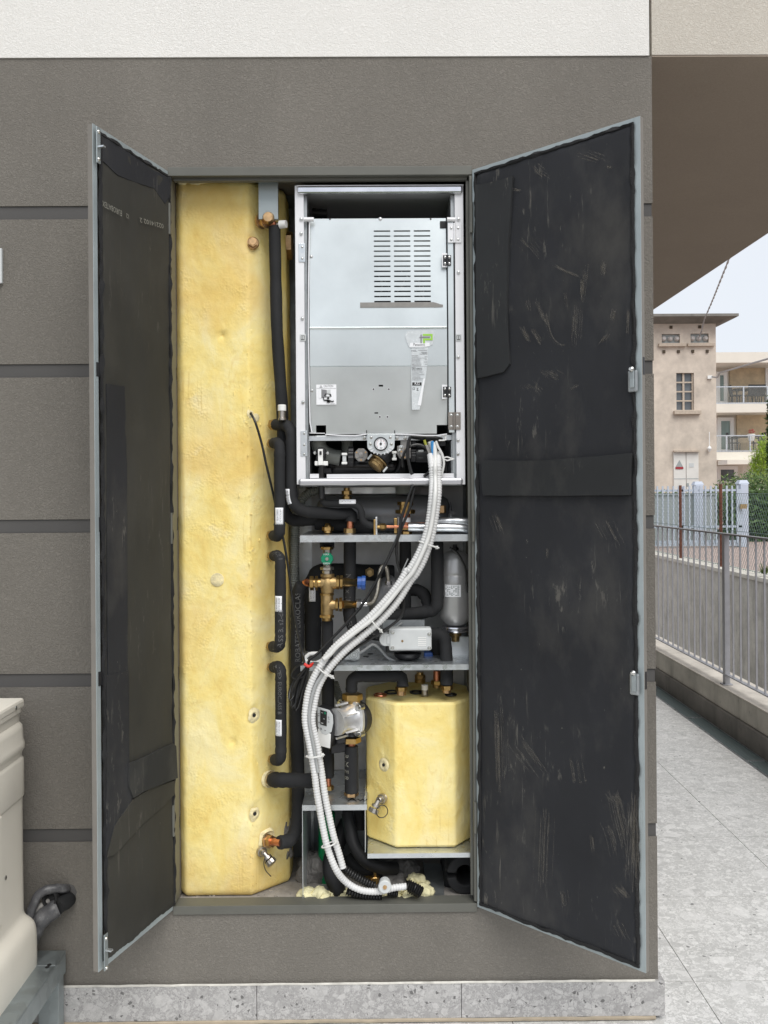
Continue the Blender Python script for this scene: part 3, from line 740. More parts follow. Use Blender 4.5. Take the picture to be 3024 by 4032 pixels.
q = MB(); c = rc(275, 1612, 462, 1622); q.box(c[0], c[1], TY-.16, TY-.001, c[2], c[3]); q.build('lintel', 'tower_trim', tw, smooth=0)
q = MB(); c = rc(524, 1068, 556, 1092); q.box(c[0], c[1], TY-.06, TY-.001, c[2], c[3]); q.build('junction_box', 'white', tw, smooth=0)
q = MB(); c = tp(541, 1580, TY-.1); q.cyl(c, c+V((0, 0, .45)), .014, 8); q.lathe(c, (0, 0, -.18), [(0, .03), (.4, .075), (1, .02)], 10); q.build('wall_lamp', 'white', tw)
# cables
def cable(pts, r, m, label, name='overhead_cable', n=6, g_=None):
    g = MB(); g.tube(pts, r, n); return tag(g.build(name, m), label, 'cable', g_)
a = tp(463, 795, TY-.15); b_ = tp(505, 660, TY-1.2); c = P(*ZR1(650, 305), 17.5)
pp = smoothpath([a, tp(485, 740, TY-.6), b_, P(*ZR1(560, 530), 22), P(*ZR1(612, 400), 19), c, c+(c-P(*ZR1(612, 400), 19))*.9], .15)
g = MB(); tw_ = [p+V((math.sin(i*.9)*.012, 0, math.cos(i*.9)*.012)) for i, p in enumerate(pp)]
g.tube(tw_, .014, 6); g.tube([p-V((math.sin(i*.9)*.012, 0, math.cos(i*.9)*.012)) for i, p in enumerate(pp)], .012, 6)
tag(g.build('overhead_cable', 'rail'), 'twisted overhead cable running from the tower up past the canopy edge', 'cable')
pp = smoothpath([tp(560, 1076, TY-.1), tp(600, 1080, TY-.5), tp(612, 1050, TY-.9), tp(660, 1035, TY-1.4), tp(780, 1000, TY-3), tp(860, 975, TY-4.5), tp(966, 945, TY-6.5), tp(1200, 870, TY-10)], .2)
g = MB(); g.tube(pp, .026, 6); tag(g.build('overhead_cable', 'rail'), 'sagging bundled cable leaving the tower side towards the right', 'cable')

# ---------- apartment house ----------
AY = 38.0
def ap(u, v, Y=AY): return P(*ZR1(u, v), Y)
ax0 = ap(560, 1000).x; ax1 = ax0+24
ab = thing('apartment_building', 'cream apartment block with stone-clad walls and glass balconies behind the tower', 'building', (ax0+8, AY+4, .2))
zb = [ap(700, v).z for v in (905, 980, 1272, 1335, 1622, 1680)]
g = MB(); g.box(ax0, ax1, AY+1.6, AY+10, .2, zb[0]-.02); g.build('wall', 'apt', ab, smooth=0)
g = MB(); g.box(ax0-.4, ax1, AY-.3, AY+10.3, zb[1], zb[0]); g.build('roof', 'apt', ab, smooth=0)
for k in (2, 4):
    g = MB(); g.box(ax0, ax1 if k == 2 else ax1, AY, AY+1.599, zb[k+1], zb[k]); g.build('balcony_slab', 'apt', ab, smooth=0)
for (z1_, z0_, u0) in ((zb[1], zb[2], 690), (zb[3], zb[4], 738)):
    g = MB(); g.box(ap(u0, 1000, AY+1.5).x, ap(946, 1000, AY+1.5).x if u0 == 690 else ax1-.1, AY+1.5, AY+1.599, z0_+.002, z1_-.002); g.build('stone_cladding', 'apt_stone', ab, smooth=0)
for (u0, v0, u1, v1) in ((590, 1040, 670, 1268), (598, 1372, 716, 1618), (595, 1725, 745, 1850), (946, 1010, 1100, 1268)):
    a, b_ = ap(u0, v0, AY+1.45), ap(u1, v1, AY+1.45)
    f = MB()
    for (x0, x1, z0, z1) in ((a.x, b_.x, a.z-.16, a.z), (a.x, a.x+.16, b_.z, a.z-.161), (b_.x-.16, b_.x, b_.z, a.z-.161), (a.x+.161, b_.x-.161, b_.z, b_.z+.1)):
        f.box(x0, x1, AY+1.40, AY+1.598, z0, z1)
    fo = f.build('window', 'white', ab, smooth=0)
    q = MB(); q.box(a.x+.161, b_.x-.161, AY+1.46, AY+1.48, b_.z+.101, a.z-.161); q.build('pane', 'apt_glass' if v0 < 1700 else 'pane', fo, smooth=0)
for (vt, vb, us) in ((1145, 1268, (790, 963)), (1500, 1616, (668, 838))):
    a, b_ = ap(590, vt, AY+.02), ap(1200, vb, AY+.02)
    bo = MB(); bo.box(a.x, b_.x, AY+.02, AY+.07, a.z-.05, a.z); ro = bo.build('balustrade', 'alu', ab, smooth=0)
    q = MB(); q.box(a.x, b_.x, AY+.035, AY+.05, b_.z+.06, a.z-.055); q.build('glass_panel', 'glass_rail', ro, smooth=0)
    q = MB(); q.box(a.x, b_.x, AY+.02, AY+.07, b_.z-.0, b_.z+.05)
    for u in us: x = ap(u, vt).x; q.box(x-.03, x+.03, AY+.015, AY+.075, b_.z+.051, a.z-.051)
    q.build('post', 'alu', ro, smooth=0)
g = MB(); a, b_ = ap(608, 1685, AY-.1), ap(876, 1715, AY-.1); g.box(a.x, b_.x, AY-1.1, AY-.002, b_.z, a.z); g.box(ap(838, 1700, AY-1).x, b_.x, AY-1.1, AY-.2, .2, b_.z-.002); g.build('porch', 'apt', ab, smooth=0)
# furniture on the balconies
def chair_at(x, y, z, rz, label, group, src=None):
    if src is None:
        t = thing('balcony_chair', label, 'chair', (0, 0, 0), group)
        q = MB(); q.box(-.22, .22, -.22, .22, .42, .46); q.build('seat', 'furn', t, smooth=0)
        q = MB(); q.obox((-.22, .2, .46), (.44, 0, 0), (0, .03, 0), (0, .08, .45)); q.build('backrest', 'furn', t, smooth=0)
        for sx in (-1, 1):
            for sy in (-1, 1): q = MB(); q.obox((sx*.2-.015, sy*.2-.015, 0), (.03, 0, 0), (0, .03, 0), (sx*.03, sy*.03, .42)); q.build('leg', 'furn', t, smooth=0)
            q = MB(); q.box(sx*.23-.015, sx*.23+.015, -.2, .25, .62, .65); q.build('armrest', 'furn', t, smooth=0)
    else: t = copy_tree(src)
    t.location = (x, y, z); t.rotation_euler = (0, 0, rz); t['label'] = label; t['group'] = group; return t
ch = None
for u, v, rz, l in ((735, 1268, 1.5, 'dark chair at the left end of the upper balcony table'), (838, 1268, 3.2, 'dark chair facing out, second of the upper balcony chairs'), (898, 1268, 3.1, 'dark chair right of the middle on the upper balcony'), (955, 1268, -1.4, 'dark chair at the right end of the upper balcony table')):
    p = ap(u, 1270, AY+.75); ch = chair_at(p.x, AY+.75, zb[2], rz, l, 'chairs on the upper balcony', ch) if ch is None else (chair_at(p.x, AY+.75, zb[2], rz, l, 'chairs on the upper balcony', ch), ch)[1]
for u, rz, l in ((718, 1.4, 'grey chair by the balcony door on the lower balcony'), (890, -1.5, 'grey chair right of the table on the lower balcony')):
    p = ap(u, 1616, AY+.75); chair_at(p.x, AY+.75, zb[4], rz, l, 'chairs on the lower balcony', ch)
def table_at(u, z, label, wx):
    x = ap(u, 1300, AY+.8).x; t = thing('balcony_table', label, 'table', (x, AY+.8, z))
    q = MB(); q.box(x-wx, x+wx, AY+.45, AY+1.15, z+.70, z+.74); q.build('tabletop', 'furn', t, smooth=0)
    for sx in (-1, 1):
        for sy in (-1, 1): q = MB(); xx = x+sx*(wx-.06); yy_ = AY+.8+sy*.3; q.box(xx-.025, xx+.025, yy_-.025, yy_+.025, z, z+.699); q.build('leg', 'furn', t, smooth=0)
table_at(855, zb[2], 'long dark table on the upper balcony', .9); table_at(800, zb[4], 'dark table on the lower balcony', .55)
fp = thing('potted_flowers', 'red flowers in a pot on the lower balcony rail', 'plant', ap(845, 1500, AY+.3))
q = MB(); c = ap(845, 1492, AY+.3); q.lathe(c-V((0, 0, .3)), (0, 0, .3), [(0, .12), (1, .17)], 12); q.build('pot', 'white', fp)
q = MB(); leaves(q, [(c+V((0, 0, .12)), .13, .1, .09)], 60, .03); q.build('blooms', 'flower', fp, smooth=0, fixn=False)
# lime willow in front of the apartments
wl = thing('willow_tree', 'lime green weeping tree in front of the lower balcony', 'tree', ap(960, 1900, 30))
def wp(u, v, Y=30): return P(*ZR1(u, v), Y)
g = MB(); tr = smoothpath([wp(985, 1960), wp(990, 1700), wp(1000, 1450)], .4); g.tube(tr, .14, 8, rf=lambda i, a, p: 1-.5*i/len(tr)); g.build('trunk', 'stem', wl)
g = MB(); br_ = MB()
for k in range(26):
    u = 850+rnd()*190; y0 = 1500+(1010-u)*.6+rnd()*90; L = 120+rnd()*170; Y = 29+rnd()*2
    if u < 875: L *= .6; y0 += 90
    strand = [wp(u-(j/9)*14*(1-abs(rnd()-.5)), y0+L*j/9, Y) for j in range(10)]
    br_.tube(strand, .008, 4)
    for p in strand:
        for _ in range(26):
            q = p+V((random.gauss(0, .10), random.gauss(0, .12), random.gauss(0, .16))); s = .025+.025*rnd()
            a = V((random.gauss(0, .5), random.gauss(0, .5), -1)).normalized()*s*1.6; b_ = a.orthogonal().normalized()*s*.4
            g.face([q-a, q+b_, q+a, q-b_])
g.build('foliage', 'leaf_lime', wl, smooth=0, fixn=False); br_.build('branches', 'stem', wl)
ct = thing('evergreen_shrub', 'dark evergreen shrub cut off by the right edge of the photo below the balcony', 'shrub', wp(1010, 1900, 26))
g = MB(); leaves(g, [(wp(1028, v, 26), .24, .3, .5) for v in (1300, 1400, 1500, 1600, 1700, 1790)], 5000, .06); g.build('foliage', 'leaf', ct, smooth=0, fixn=False)
g = MB(); g.tube([wp(1005, 1950, 26), wp(1005, 1320, 26)], .08, 6); g.build('stem', 'stem', ct)
# weeds
wd = thing('weed', 'tuft of green weed growing on the retaining wall coping', 'weed', PXX(3008, 2262, 5.62))
g = MB(); c = PXX(3010, 2262, 5.62)
for _ in range(60): 
    a = V((random.gauss(0, .5), random.gauss(0, .5), 1)).normalized()*(.10+.12*rnd()); b_ = a.orthogonal().normalized()*.012; g.face([c+b_, c+a*.6+b_, c+a, c-b_])
g.build('leaves', 'leaf_light', wd, smooth=0, fixn=False)
# ================= cabinet =================
FZ = OZ0+.008
cab = thing('wall_cabinet', 'tall steel cabinet set flush in the grey wall, both doors open with black insulation linings', 'cabinet', ((OX0+OX1)/2, .2, OZ0))
BY = .40
# frame ring
for (x0, x1, z0, z1) in ((OX0, OX1, OZ1-.026, OZ1), (OX0, OX1, OZ0, OZ0+.025), (OX0, OX0+.008, OZ0+.0305, OZ1-.0285), (OX1-.008, OX1, OZ0+.0305, OZ1-.0285)):
    g = MB(); g.box(x0, x1, -.007, .05, z0, z1); g.build('frame', 'frame_paint', cab, smooth=0, bevel=.0012)
g = MB(); g.box(OX0+.013, OX1-.013, .012, .030, OZ1-.034, OZ1-.0265); g.build('rebate', 'frame_paint', cab, smooth=0)
g = MB(); g.box(OX1-.016, OX1-.0085, .012, .028, OZ0+.041, OZ1-.037); g.build('rebate', 'frame_paint', cab, smooth=0)
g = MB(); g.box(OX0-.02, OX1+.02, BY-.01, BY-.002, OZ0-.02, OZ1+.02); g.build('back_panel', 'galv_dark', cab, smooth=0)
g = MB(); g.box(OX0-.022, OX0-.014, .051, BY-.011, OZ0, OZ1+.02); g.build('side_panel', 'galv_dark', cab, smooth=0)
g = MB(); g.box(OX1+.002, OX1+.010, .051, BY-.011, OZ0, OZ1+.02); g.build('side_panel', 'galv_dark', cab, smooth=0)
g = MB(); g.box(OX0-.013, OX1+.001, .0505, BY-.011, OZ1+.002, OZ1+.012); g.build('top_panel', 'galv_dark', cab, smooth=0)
FZ = OZ0+.008
g = MB(); g.box(OX0-.013, OX1+.001, .0505, BY-.011, OZ0-.01, FZ); g.build('floor', 'floorboard', cab, smooth=0)
# a galvanised upright between unit and right side; divider left of the vessel bay
g = MB(); g.pbox(1183, 1912, 1186, 3620, .06, BY-.02)
g2 = MB(); a = P(1190, 2000, .36); g2.box(a.x-.012, a.x+.03, .37, .385, FZ, 1.56); g2.build('back_stiffener', 'galv', cab, smooth=0); g.bm.free()
# middle galvanised back sheet visible under the shelves
g = MB(); a, b_ = P(1195, 2107, .37), P(1860, 2640, .37); g.box(a.x, b_.x, .372, .385, P(1500, 3030, .37).z, 1.58); g.build('back_sheet', 'sheet', cab, smooth=0)
def shelf(x0, x1, yf, th, yb=.37, m='galv_shelf', label=None, lip=.0):
    a = P((x0+x1)/2, yf, .03); b_ = P((x0+x1)/2, yf+th, .03); xa, xb = P(x0, yf, .03).x, P(x1, yf, .03).x
    g = MB(); g.box(xa, xb, .0315, yb, a.z-.002, a.z); g.box(xa, xb, .030, .0315, b_.z, a.z+.0005)
    o = g.build('shelf', m, cab, smooth=0); 
    return a.z, xa, xb
S1, s1a, s1b = shelf(1181, 1862, 2107, 26)
S2, s2a, s2b = shelf(1183, 1863, 2619, 21)
S3, s3a, s3b = shelf(1191, 1445, 3170, 21)
S4, s4a, s4b = shelf(1447, 1871, 3360, 18)
g = MB(); a = P(1189, 3180, .035); g.box(a.x, a.x+.0015, .04, .37, FZ+.001, S3-.003); g.box(a.x+.055, a.x+.057, .33, .36, FZ, S3-.003); g.build('shelf_bracket', 'galv', cab, smooth=0)
g = MB(); a = P(1437, 3300, .045); g.box(a.x, a.x+.0015, .05, .37, S4-.003, S3+.02); g.build('shelf_bracket', 'galv', cab, smooth=0)
g = MB(); g.box(s4a+.01, s4b, .34, .37, S4-.06, S4-.003); g.build('shelf_bracket', 'galv_dark', cab, smooth=0)
# small cut-outs / cable holes on shelf 2
for (u, v) in ((770, 673), (1060, 640), (800, 655)):
    c = G(*ZD(u, v), S2); g = MB(); g.lathe(c+V((0, 0, .0002)), (0, 0, .0012), [(0, .009), (1, .009)], 14); g.build('grommet', 'black', cab)
# upright hanger strip at the tank top
g = MB(); g.pbox(1018, 696, 1094, 862, .060, .075); g.pbox(1018, 696, 1024, 862, .0755, .085); g.pbox(1088, 696, 1094, 862, .0755, .085); g.build('hanger_strip', 'door_steel', cab, smooth=0)
g = MB(); a, b_ = ZC(405, 965), 0; 
text('Aw', P(*ZE(640, 618), .06)+V((0, 0, S3-P(*ZE(640, 618), .06).z)), (1, 0, 0), (0, 1, .0), .045, 'ink', cab, label='handwritten marker note on the shelf')

# ---------------- doors ----------------
def door(hx, ox, oy, z0, z1, side, mlin):
    h = V((hx, -.004, 0)); o2 = V((ox, oy, 0)); u = (o2-h); Wd_ = u.length; u.normalize()
    n = V((u.y, -u.x, 0)) if side > 0 else V((-u.y, u.x, 0))
    zz = V((0, 0, 1)); T = .014
    def L(a, b_, c=0): return h+u*a+V((0, 0, b_))+n*c
    d = MB(); d.obox(L(.004, z0, -T), u*(Wd_-.004), n*.0025, zz*(z1-z0)); dd = d.build('door', 'door_skin', cab, smooth=0)
    # folded edges and inner return flange
    fw = .017
    f = MB()
    f.obox(L(Wd_-.0015, z0, -T+.0026), u*.0015, n*(T-.0026), zz*(z1-z0)); f.build('edge', 'door_skin', dd, smooth=0)
    f = MB()
    f.obox(L(.004, z0, -T+.0026), u*.0015, n*(T-.0026), zz*(z1-z0))
    f.obox(L(.006, z0, -T+.0026), u*(Wd_-.0085), n*(T-.0026), zz*.0015)
    f.obox(L(.006, z1-.0015, -T+.0026), u*(Wd_-.0085), n*(T-.0026), zz*.0015)
    f.build('edge', 'door_steel', dd, smooth=0)
    f = MB()
    f.obox(L(.0055, z0, 0), u*fw*.8, n*.0015, zz*(z1-z0)); f.obox(L(Wd_-fw, z0, 0), u*fw, n*.0015, zz*(z1-z0))
    f.obox(L(.006+fw*.8, z0, 0), u*(Wd_-fw*1.8-.0065), n*.0014, zz*fw); f.obox(L(.006+fw*.8, z1-fw, 0), u*(Wd_-fw*1.8-.0065), n*.0014, zz*fw)
    fo = f.build('flange', 'door_steel', dd, smooth=0)
    # lining: a sheet with ragged cut edges and a soft, uneven surface
    lx0, lx1, lz0, lz1 = (.019 if side > 0 else .003), Wd_-(fw*1.15 if side > 0 else .027), z0+fw*.75, z1-fw*.9
    nx, nz = 46, 240; g = MB(); gr = []
    sdx = 3.7*side
    for j in range(nz+1):
        row = []
        for i in range(nx+1):
            a = lx0+(lx1-lx0)*i/nx; b_ = lz0+(lz1-lz0)*j/nz
            e = min(i, nx-i, j, nz-j)
            if e == 0:
                k = noise.noise(V((a*22, b_*22, sdx)))*.006+noise.noise(V((a*110, b_*110, sdx)))*.0035
                if i in (0, nx): a += k*(1 if i else -1)
                if j in (0, nz): b_ += k*(1 if j else -1)
            q = V((a*5, b_*2.2, sdx))
            hgt = .0065+.0035*noise.noise(q)+.0016*noise.noise(q*3.1)+.0007*noise.noise(q*9)
            if e == 0: hgt = .0016
            elif e == 1: hgt *= .95
            row.append(g.bm.verts.new(L(a, b_, hgt)))
        gr.append(row)
    for j in range(nz):
        for i in range(nx): g.bm.faces.new((gr[j][i], gr[j][i+1], gr[j+1][i+1], gr[j+1][i]))
    lo = g.build('insulation_lining', mlin, dd, smooth=50)
    return dd, lo, L, h, n, u, Wd_
DZ0, DZ1 = .334, 2.484
odR = P(2537, 2000, 0)  # outer edge px -> solve on arc below
rdoor, rlin, RL, rh, rn, ru, rw_ = door(OX1-.002, .6655, -.384, DZ0, DZ1, 1, 'rubber')
ldoor, llin, LL, lh, ln, lu, lw_ = door(OX0+.001, -.7165, -.352, DZ0, DZ1, -1, 'rubber_warm_lit')
rdoor['label'] = 'wide right cabinet door lined with scuffed black rubber'; ldoor['label'] = 'narrow left cabinet door lined with dark rubber sheet'
def patch(zfun, pts, o, n, dd, m, th=.005, lift=.010, name='insulation_patch', rag=.0015, label=None):
    """a rubber offcut stuck to the lining: outline on the lining's plane, real thickness, slightly wavy edge"""
    q = [PP(*zfun(*p), o+n*lift, n) for p in pts]; dense = []
    for i in range(len(q)):
        a, b_ = q[i], q[(i+1) % len(q)]; k = max(1, int((b_-a).length/.02))
        for j in range(k):
            p = a.lerp(b_, j/k); e = noise.noise_vector(p*60)*rag; dense.append(p+e-n*e.dot(n)*.6)
    g = MB(); g.prism(dense, n*th); 
    bmesh.ops.triangulate(g.bm, faces=[f for f in g.bm.faces if len(f.verts) > 4])
    o_ = g.build(name, m, dd, smooth=30, bevel=.0015)
    if label: o_['label'] = label
    return o_
patch(Z4, [(145, 612), (250, 595), (385, 556), (412, 548), (408, 590), (402, 700), (386, 1000), (372, 1500), (378, 1720), (393, 1905), (352, 1962), (240, 1992), (160, 2008), (152, 1500), (150, 1000)], rh, rn, rlin, 'rubber_patch', .009, .007)
patch(ZW, [(127, 112), (300, 116), (500, 104), (716, 85), (713, 170), (710, 250), (430, 254), (130, 252), (122, 180)], rh, rn, rlin, 'rubber_patch', .009, .007)
patch(ZL, [(640, 90), (775, 60), (776, 420), (775, 700), (795, 850), (780, 895), (715, 960), (690, 1010), (660, 1110), (640, 1170), (640, 850), (650, 740)], lh, ln, llin, 'rubber', .0035, .006)
patch(Z5, [(214, 20), (345, 40), (362, 600), (365, 1500), (368, 2200), (222, 2220)], lh, ln, llin, 'rubber', .003, .0055)
patch(ZL, [(778, 625), (880, 585), (950, 545), (1046, 505), (1062, 520), (1066, 620), (1070, 714), (1000, 742), (880, 790), (800, 838), (776, 770)], lh, ln, llin, 'rubber_patch', .006, .009)
patch(ZL, [(645, 1195), (690, 1010), (800, 845), (905, 780), (1054, 730), (1056, 812), (990, 885), (870, 985), (800, 1060), (720, 1150), (690, 1180)], lh, ln, llin, 'rubber_warm_lit', .004, .007)
patch(Z1, [(180, 425), (300, 540), (430, 590), (560, 632), (640, 745), (672, 700), (690, 560), (560, 500), (330, 335), (175, 245)], lh, ln, llin, 'rubber', .0025, .0055)
# rubbed and scratched marks on the right lining
g = MB(); random.seed(21)
def stroke(zf_, pts, n, w_, sp):
    for k in range(n):
        j = V((0, 0, 0)); off = (random.gauss(0, sp), random.gauss(0, sp*.6)); t0 = .25*rnd(); t1 = 1-.35*rnd()
        q = smoothpath([PP(*zf_(p[0]+off[0], p[1]+off[1]), rh+rn*.0112, rn) for p in pts], .006) if len(pts) > 2 else [PP(*zf_(pts[0][0]+(pts[1][0]-pts[0][0])*s+off[0], pts[0][1]+(pts[1][1]-pts[0][1])*s+off[1]), rh+rn*.0112, rn) for s in [i/12 for i in range(13)]]
        q = q[int(t0*len(q)):max(2, int(t1*len(q)))]
        if len(q) < 2: continue
        ww = w_*(.4+.9*rnd())
        for i in range(len(q)-1):
            d = (q[i+1]-q[i]).normalized(); s_ = d.cross(rn)*ww*(.3+abs(noise.noise(q[i]*90+V((k, 0, 0))))*1.6)
            g.obox(q[i]-s_*.5, q[i+1]-q[i], s_, rn*.0003)
for pts, n, sp in (([(700, 1190), (790, 1235), (890, 1272)], 5, 6), ([(905, 1290), (905, 1420)], 6, 5), ([(780, 1370), (800, 1540)], 2, 3), ([(640, 1520), (690, 1700), (760, 1765), (820, 1750)], 3, 5), ([(880, 1480), (860, 1800)], 7, 14), ([(935, 1180), (900, 1500)], 4, 8), ([(580, 1450), (660, 1640)], 4, 8), ([(1135, 1510), (1120, 1600)], 7, 7), ([(1060, 1160), (1060, 1280)], 7, 7), ([(500, 1430), (530, 1550)], 3, 8), ([(470, 1640), (530, 1750)], 9, 9), ([(545, 1650), (620, 1770)], 4, 9), ([(1090, 1690), (1040, 1760)], 5, 7), ([(1240, 1500), (1235, 1700)], 4, 8), ([(830, 2085), (860, 2060), (890, 2090)], 5, 6), ([(420, 640), (450, 640)], 12, 7), ([(930, 380), (1060, 430)], 6, 18), ([(1080, 475), (1125, 475)], 7, 5), ([(650, 1960), (720, 2000)], 9, 18), ([(540, 2060), (600, 2110)], 8, 22), ([(570, 480), (640, 540)], 6, 22), ([(510, 1000), (600, 1100)], 7, 25), ([(250, 670), (240, 710)], 3, 6)):
    stroke(Z4, pts, n*2, .0017, sp*1.5)
for pts, n, sp in (([(640, 1420), (660, 1520), (690, 1640)], 8, 10), ([(722, 1440), (705, 1800)], 11, 9), ([(735, 1500), (722, 1900)], 6, 6), ([(630, 1440), (670, 1480)], 9, 9), ([(550, 1600), (560, 1670)], 4, 5), ([(372, 1500), (358, 1850)], 6, 10), ([(180, 1100), (190, 1450)], 8, 12), ([(165, 330), (190, 400)], 5, 9), ([(600, 340), (650, 440)], 5, 14), ([(650, 1800), (690, 1845)], 9, 10), ([(440, 1820), (450, 1900)], 4, 6), ([(250, 1230), (350, 1370)], 6, 20), ([(480, 1290), (500, 1420)], 4, 9), ([(378, 460), (376, 510)], 2, 2), ([(660, 1950), (690, 2010)], 5, 12), ([(620, 1560), (640, 1600), (660, 1690)], 6, 10)):
    stroke(ZW, pts, n*2, .0018, sp*1.4)
tag(g.build('scuff_marks', 'chalk', rlin, smooth=0, fixn=False), kind='stuff')
# ragged black cut edges along the flanges
def ragged(L, a0, b0, a1, b1, dd, n, seed):
    k = int(math.hypot(a1-a0, b1-b0)/.012); pts = []
    for i in range(k+1):
        t = i/k; j = noise.noise(V((i*.35, seed, 0)))+1.2*noise.noise(V((i*.11, seed, 5)))+.5*noise.noise(V((i*1.7, seed, 9)))
        pts.append(L(a0+(a1-a0)*t+(j*.003 if a0 == a1 else 0), b0+(b1-b0)*t+(j*.003 if b0 == b1 else 0), .0045))
    g = MB(); g.tube(pts, .0052, 6, rf=lambda i, an, p: 1+1.1*noise.noise(V((i*.31, an, seed)))+.5*noise.noise(V((i*.9, 0, seed)))); g.build('sheet_edge', 'rubber_edge', dd)
fw = .017
ragged(RL, fw, DZ1-fw*.95, rw_-fw, DZ1-fw*.95, rlin, rn, 1); ragged(RL, rw_-fw*1.18, DZ0+fw, rw_-fw*1.18, DZ1-fw, rlin, rn, 2); ragged(RL, .0195, DZ0+fw, .0195, DZ1-fw, rlin, rn, 3); ragged(RL, fw, DZ0+fw*.8, rw_-fw, DZ0+fw*.8, rlin, rn, 4)
ragged(LL, lw_-.0275, DZ0+fw, lw_-.0275, DZ1-fw, llin, ln, 5); ragged(LL, fw, DZ1-fw, lw_-fw, DZ1-fw, llin, ln, 6); ragged(LL, .0035, DZ0+fw, .0035, DZ1-fw, llin, ln, 7)
# lettering on the left lining, upside down
def ltext(s, p0, p1, size):
    a = PP(*Z1(*p0), lh+ln*.0125, ln); b_ = PP(*Z1(*p1), lh+ln*.0125, ln); x = (b_-a)
    yd = x.normalized(); yd = ln.cross(yd); text(s, a, x, yd, size, 'ink_chalk', llin, width=x.length)
ltext('EUROBATEX', (332, 795), (190, 718), .021); ltext('12', (385, 822), (362, 812), .017); ltext('02214102 2', (632, 890), (460, 842), .018)
# latches on the right door, catches on the left
def latch(c, label=None):
    g = MB(); g.obox(c+ru*-.014+V((0, 0, -.035))+rn*.006, ru*.026, rn*.008, V((0, 0, .055))); o = g.build('latch', 'galv_dark', rdoor, smooth=0, bevel=.006)
    g = MB(); g.obox(c+ru*-.006+V((0, 0, -.025))+rn*.0142, ru*.012, rn*.004, V((0, 0, .045))); g.build('latch_plate', 'zinc', o, smooth=0, bevel=.005)
    g = MB(); g.lathe(c+rn*.017+V((0, 0, .022)), rn*.008, [(0, .007), (.5, .007), (1, .004)], 12); g.build('knob', 'screw', o)
latch(PP(*Z4(1292, 2010), rh, rn)); latch(PP(2508, 2680, rh, rn))
for (u, v) in ((157, 320), ):
    c = PP(*Z1(u, v), lh+ln*.0105, ln)-ln*.0105
    g = MB(); g.obox(c-lu*.008+V((0, 0, -.045))+ln*.0105, lu*.016, ln*.003, V((0, 0, .092))); o = g.build('catch', 'zinc', ldoor, smooth=0, bevel=.001)
    g = MB(); g.obox(c+V((0, 0, -.006))+ln*.012-lu*.005, lu*.010, ln*.018, V((0, 0, .004))); g.build('tongue', 'galv_shelf', o, smooth=0)
    for dz in (-.035, .035): g = MB(); g.lathe(c+V((0, 0, dz))+ln*.0135, ln*.003, [(0, .005), (1, .003)], 10); g.build('screw', 'screw', o)
c = PP(*ZL(641, 1775), lh+ln*.0105, ln)-ln*.0105
g = MB(); g.obox(c-lu*.008+V((0, 0, -.045))+ln*.0105, lu*.016, ln*.003, V((0, 0, .092))); o = g.build('catch', 'zinc', ldoor, smooth=0, bevel=.001)
g = MB(); g.obox(c+V((0, 0, .005))+ln*.012-lu*.005, lu*.010, ln*.018, V((0, 0, .004))); g.build('tongue', 'galv_shelf', o, smooth=0)
for dz in (-.040, .035): g = MB(); g.lathe(c+V((0, 0, dz))+ln*.0135, ln*.003, [(0, .005), (1, .003)], 10); g.build('screw', 'screw', o)
# slots cut in the flange of the left door and dark notch on the right one
for zfun, u, v in ((Z1, 150, 1945), (Z5, 170, 1040), (Z5, 165, 2160)):
    c = PP(*zfun(u+5, v), lh, ln); g = MB(); g.obox(c-lu*.012+V((0, 0, -.018))+ln*.0016, lu*.020, ln*.0012, V((0, 0, .036))); g.build('slot', 'black', ldoor, smooth=0)
for py in (1440, 2680):
    c = RL(rw_, P(2550, py, -.38).z-.0, -.012); g = MB(); g.obox(c+V((0, 0, -.022)), ru*.0008, rn*.008, V((0, 0, .044))); g.build('slot', 'black', rdoor, smooth=0)
# hinges knuckles
for (hx, dd) in ((OX0+.004, ldoor), (OX1-.004, rdoor)):
    for z in (.55, 1.4, 2.3): g = MB(); g.cyl((hx, -.012, z), (hx, -.012, z+.09), .005, 10); g.build('hinge', 'frame_paint', dd)

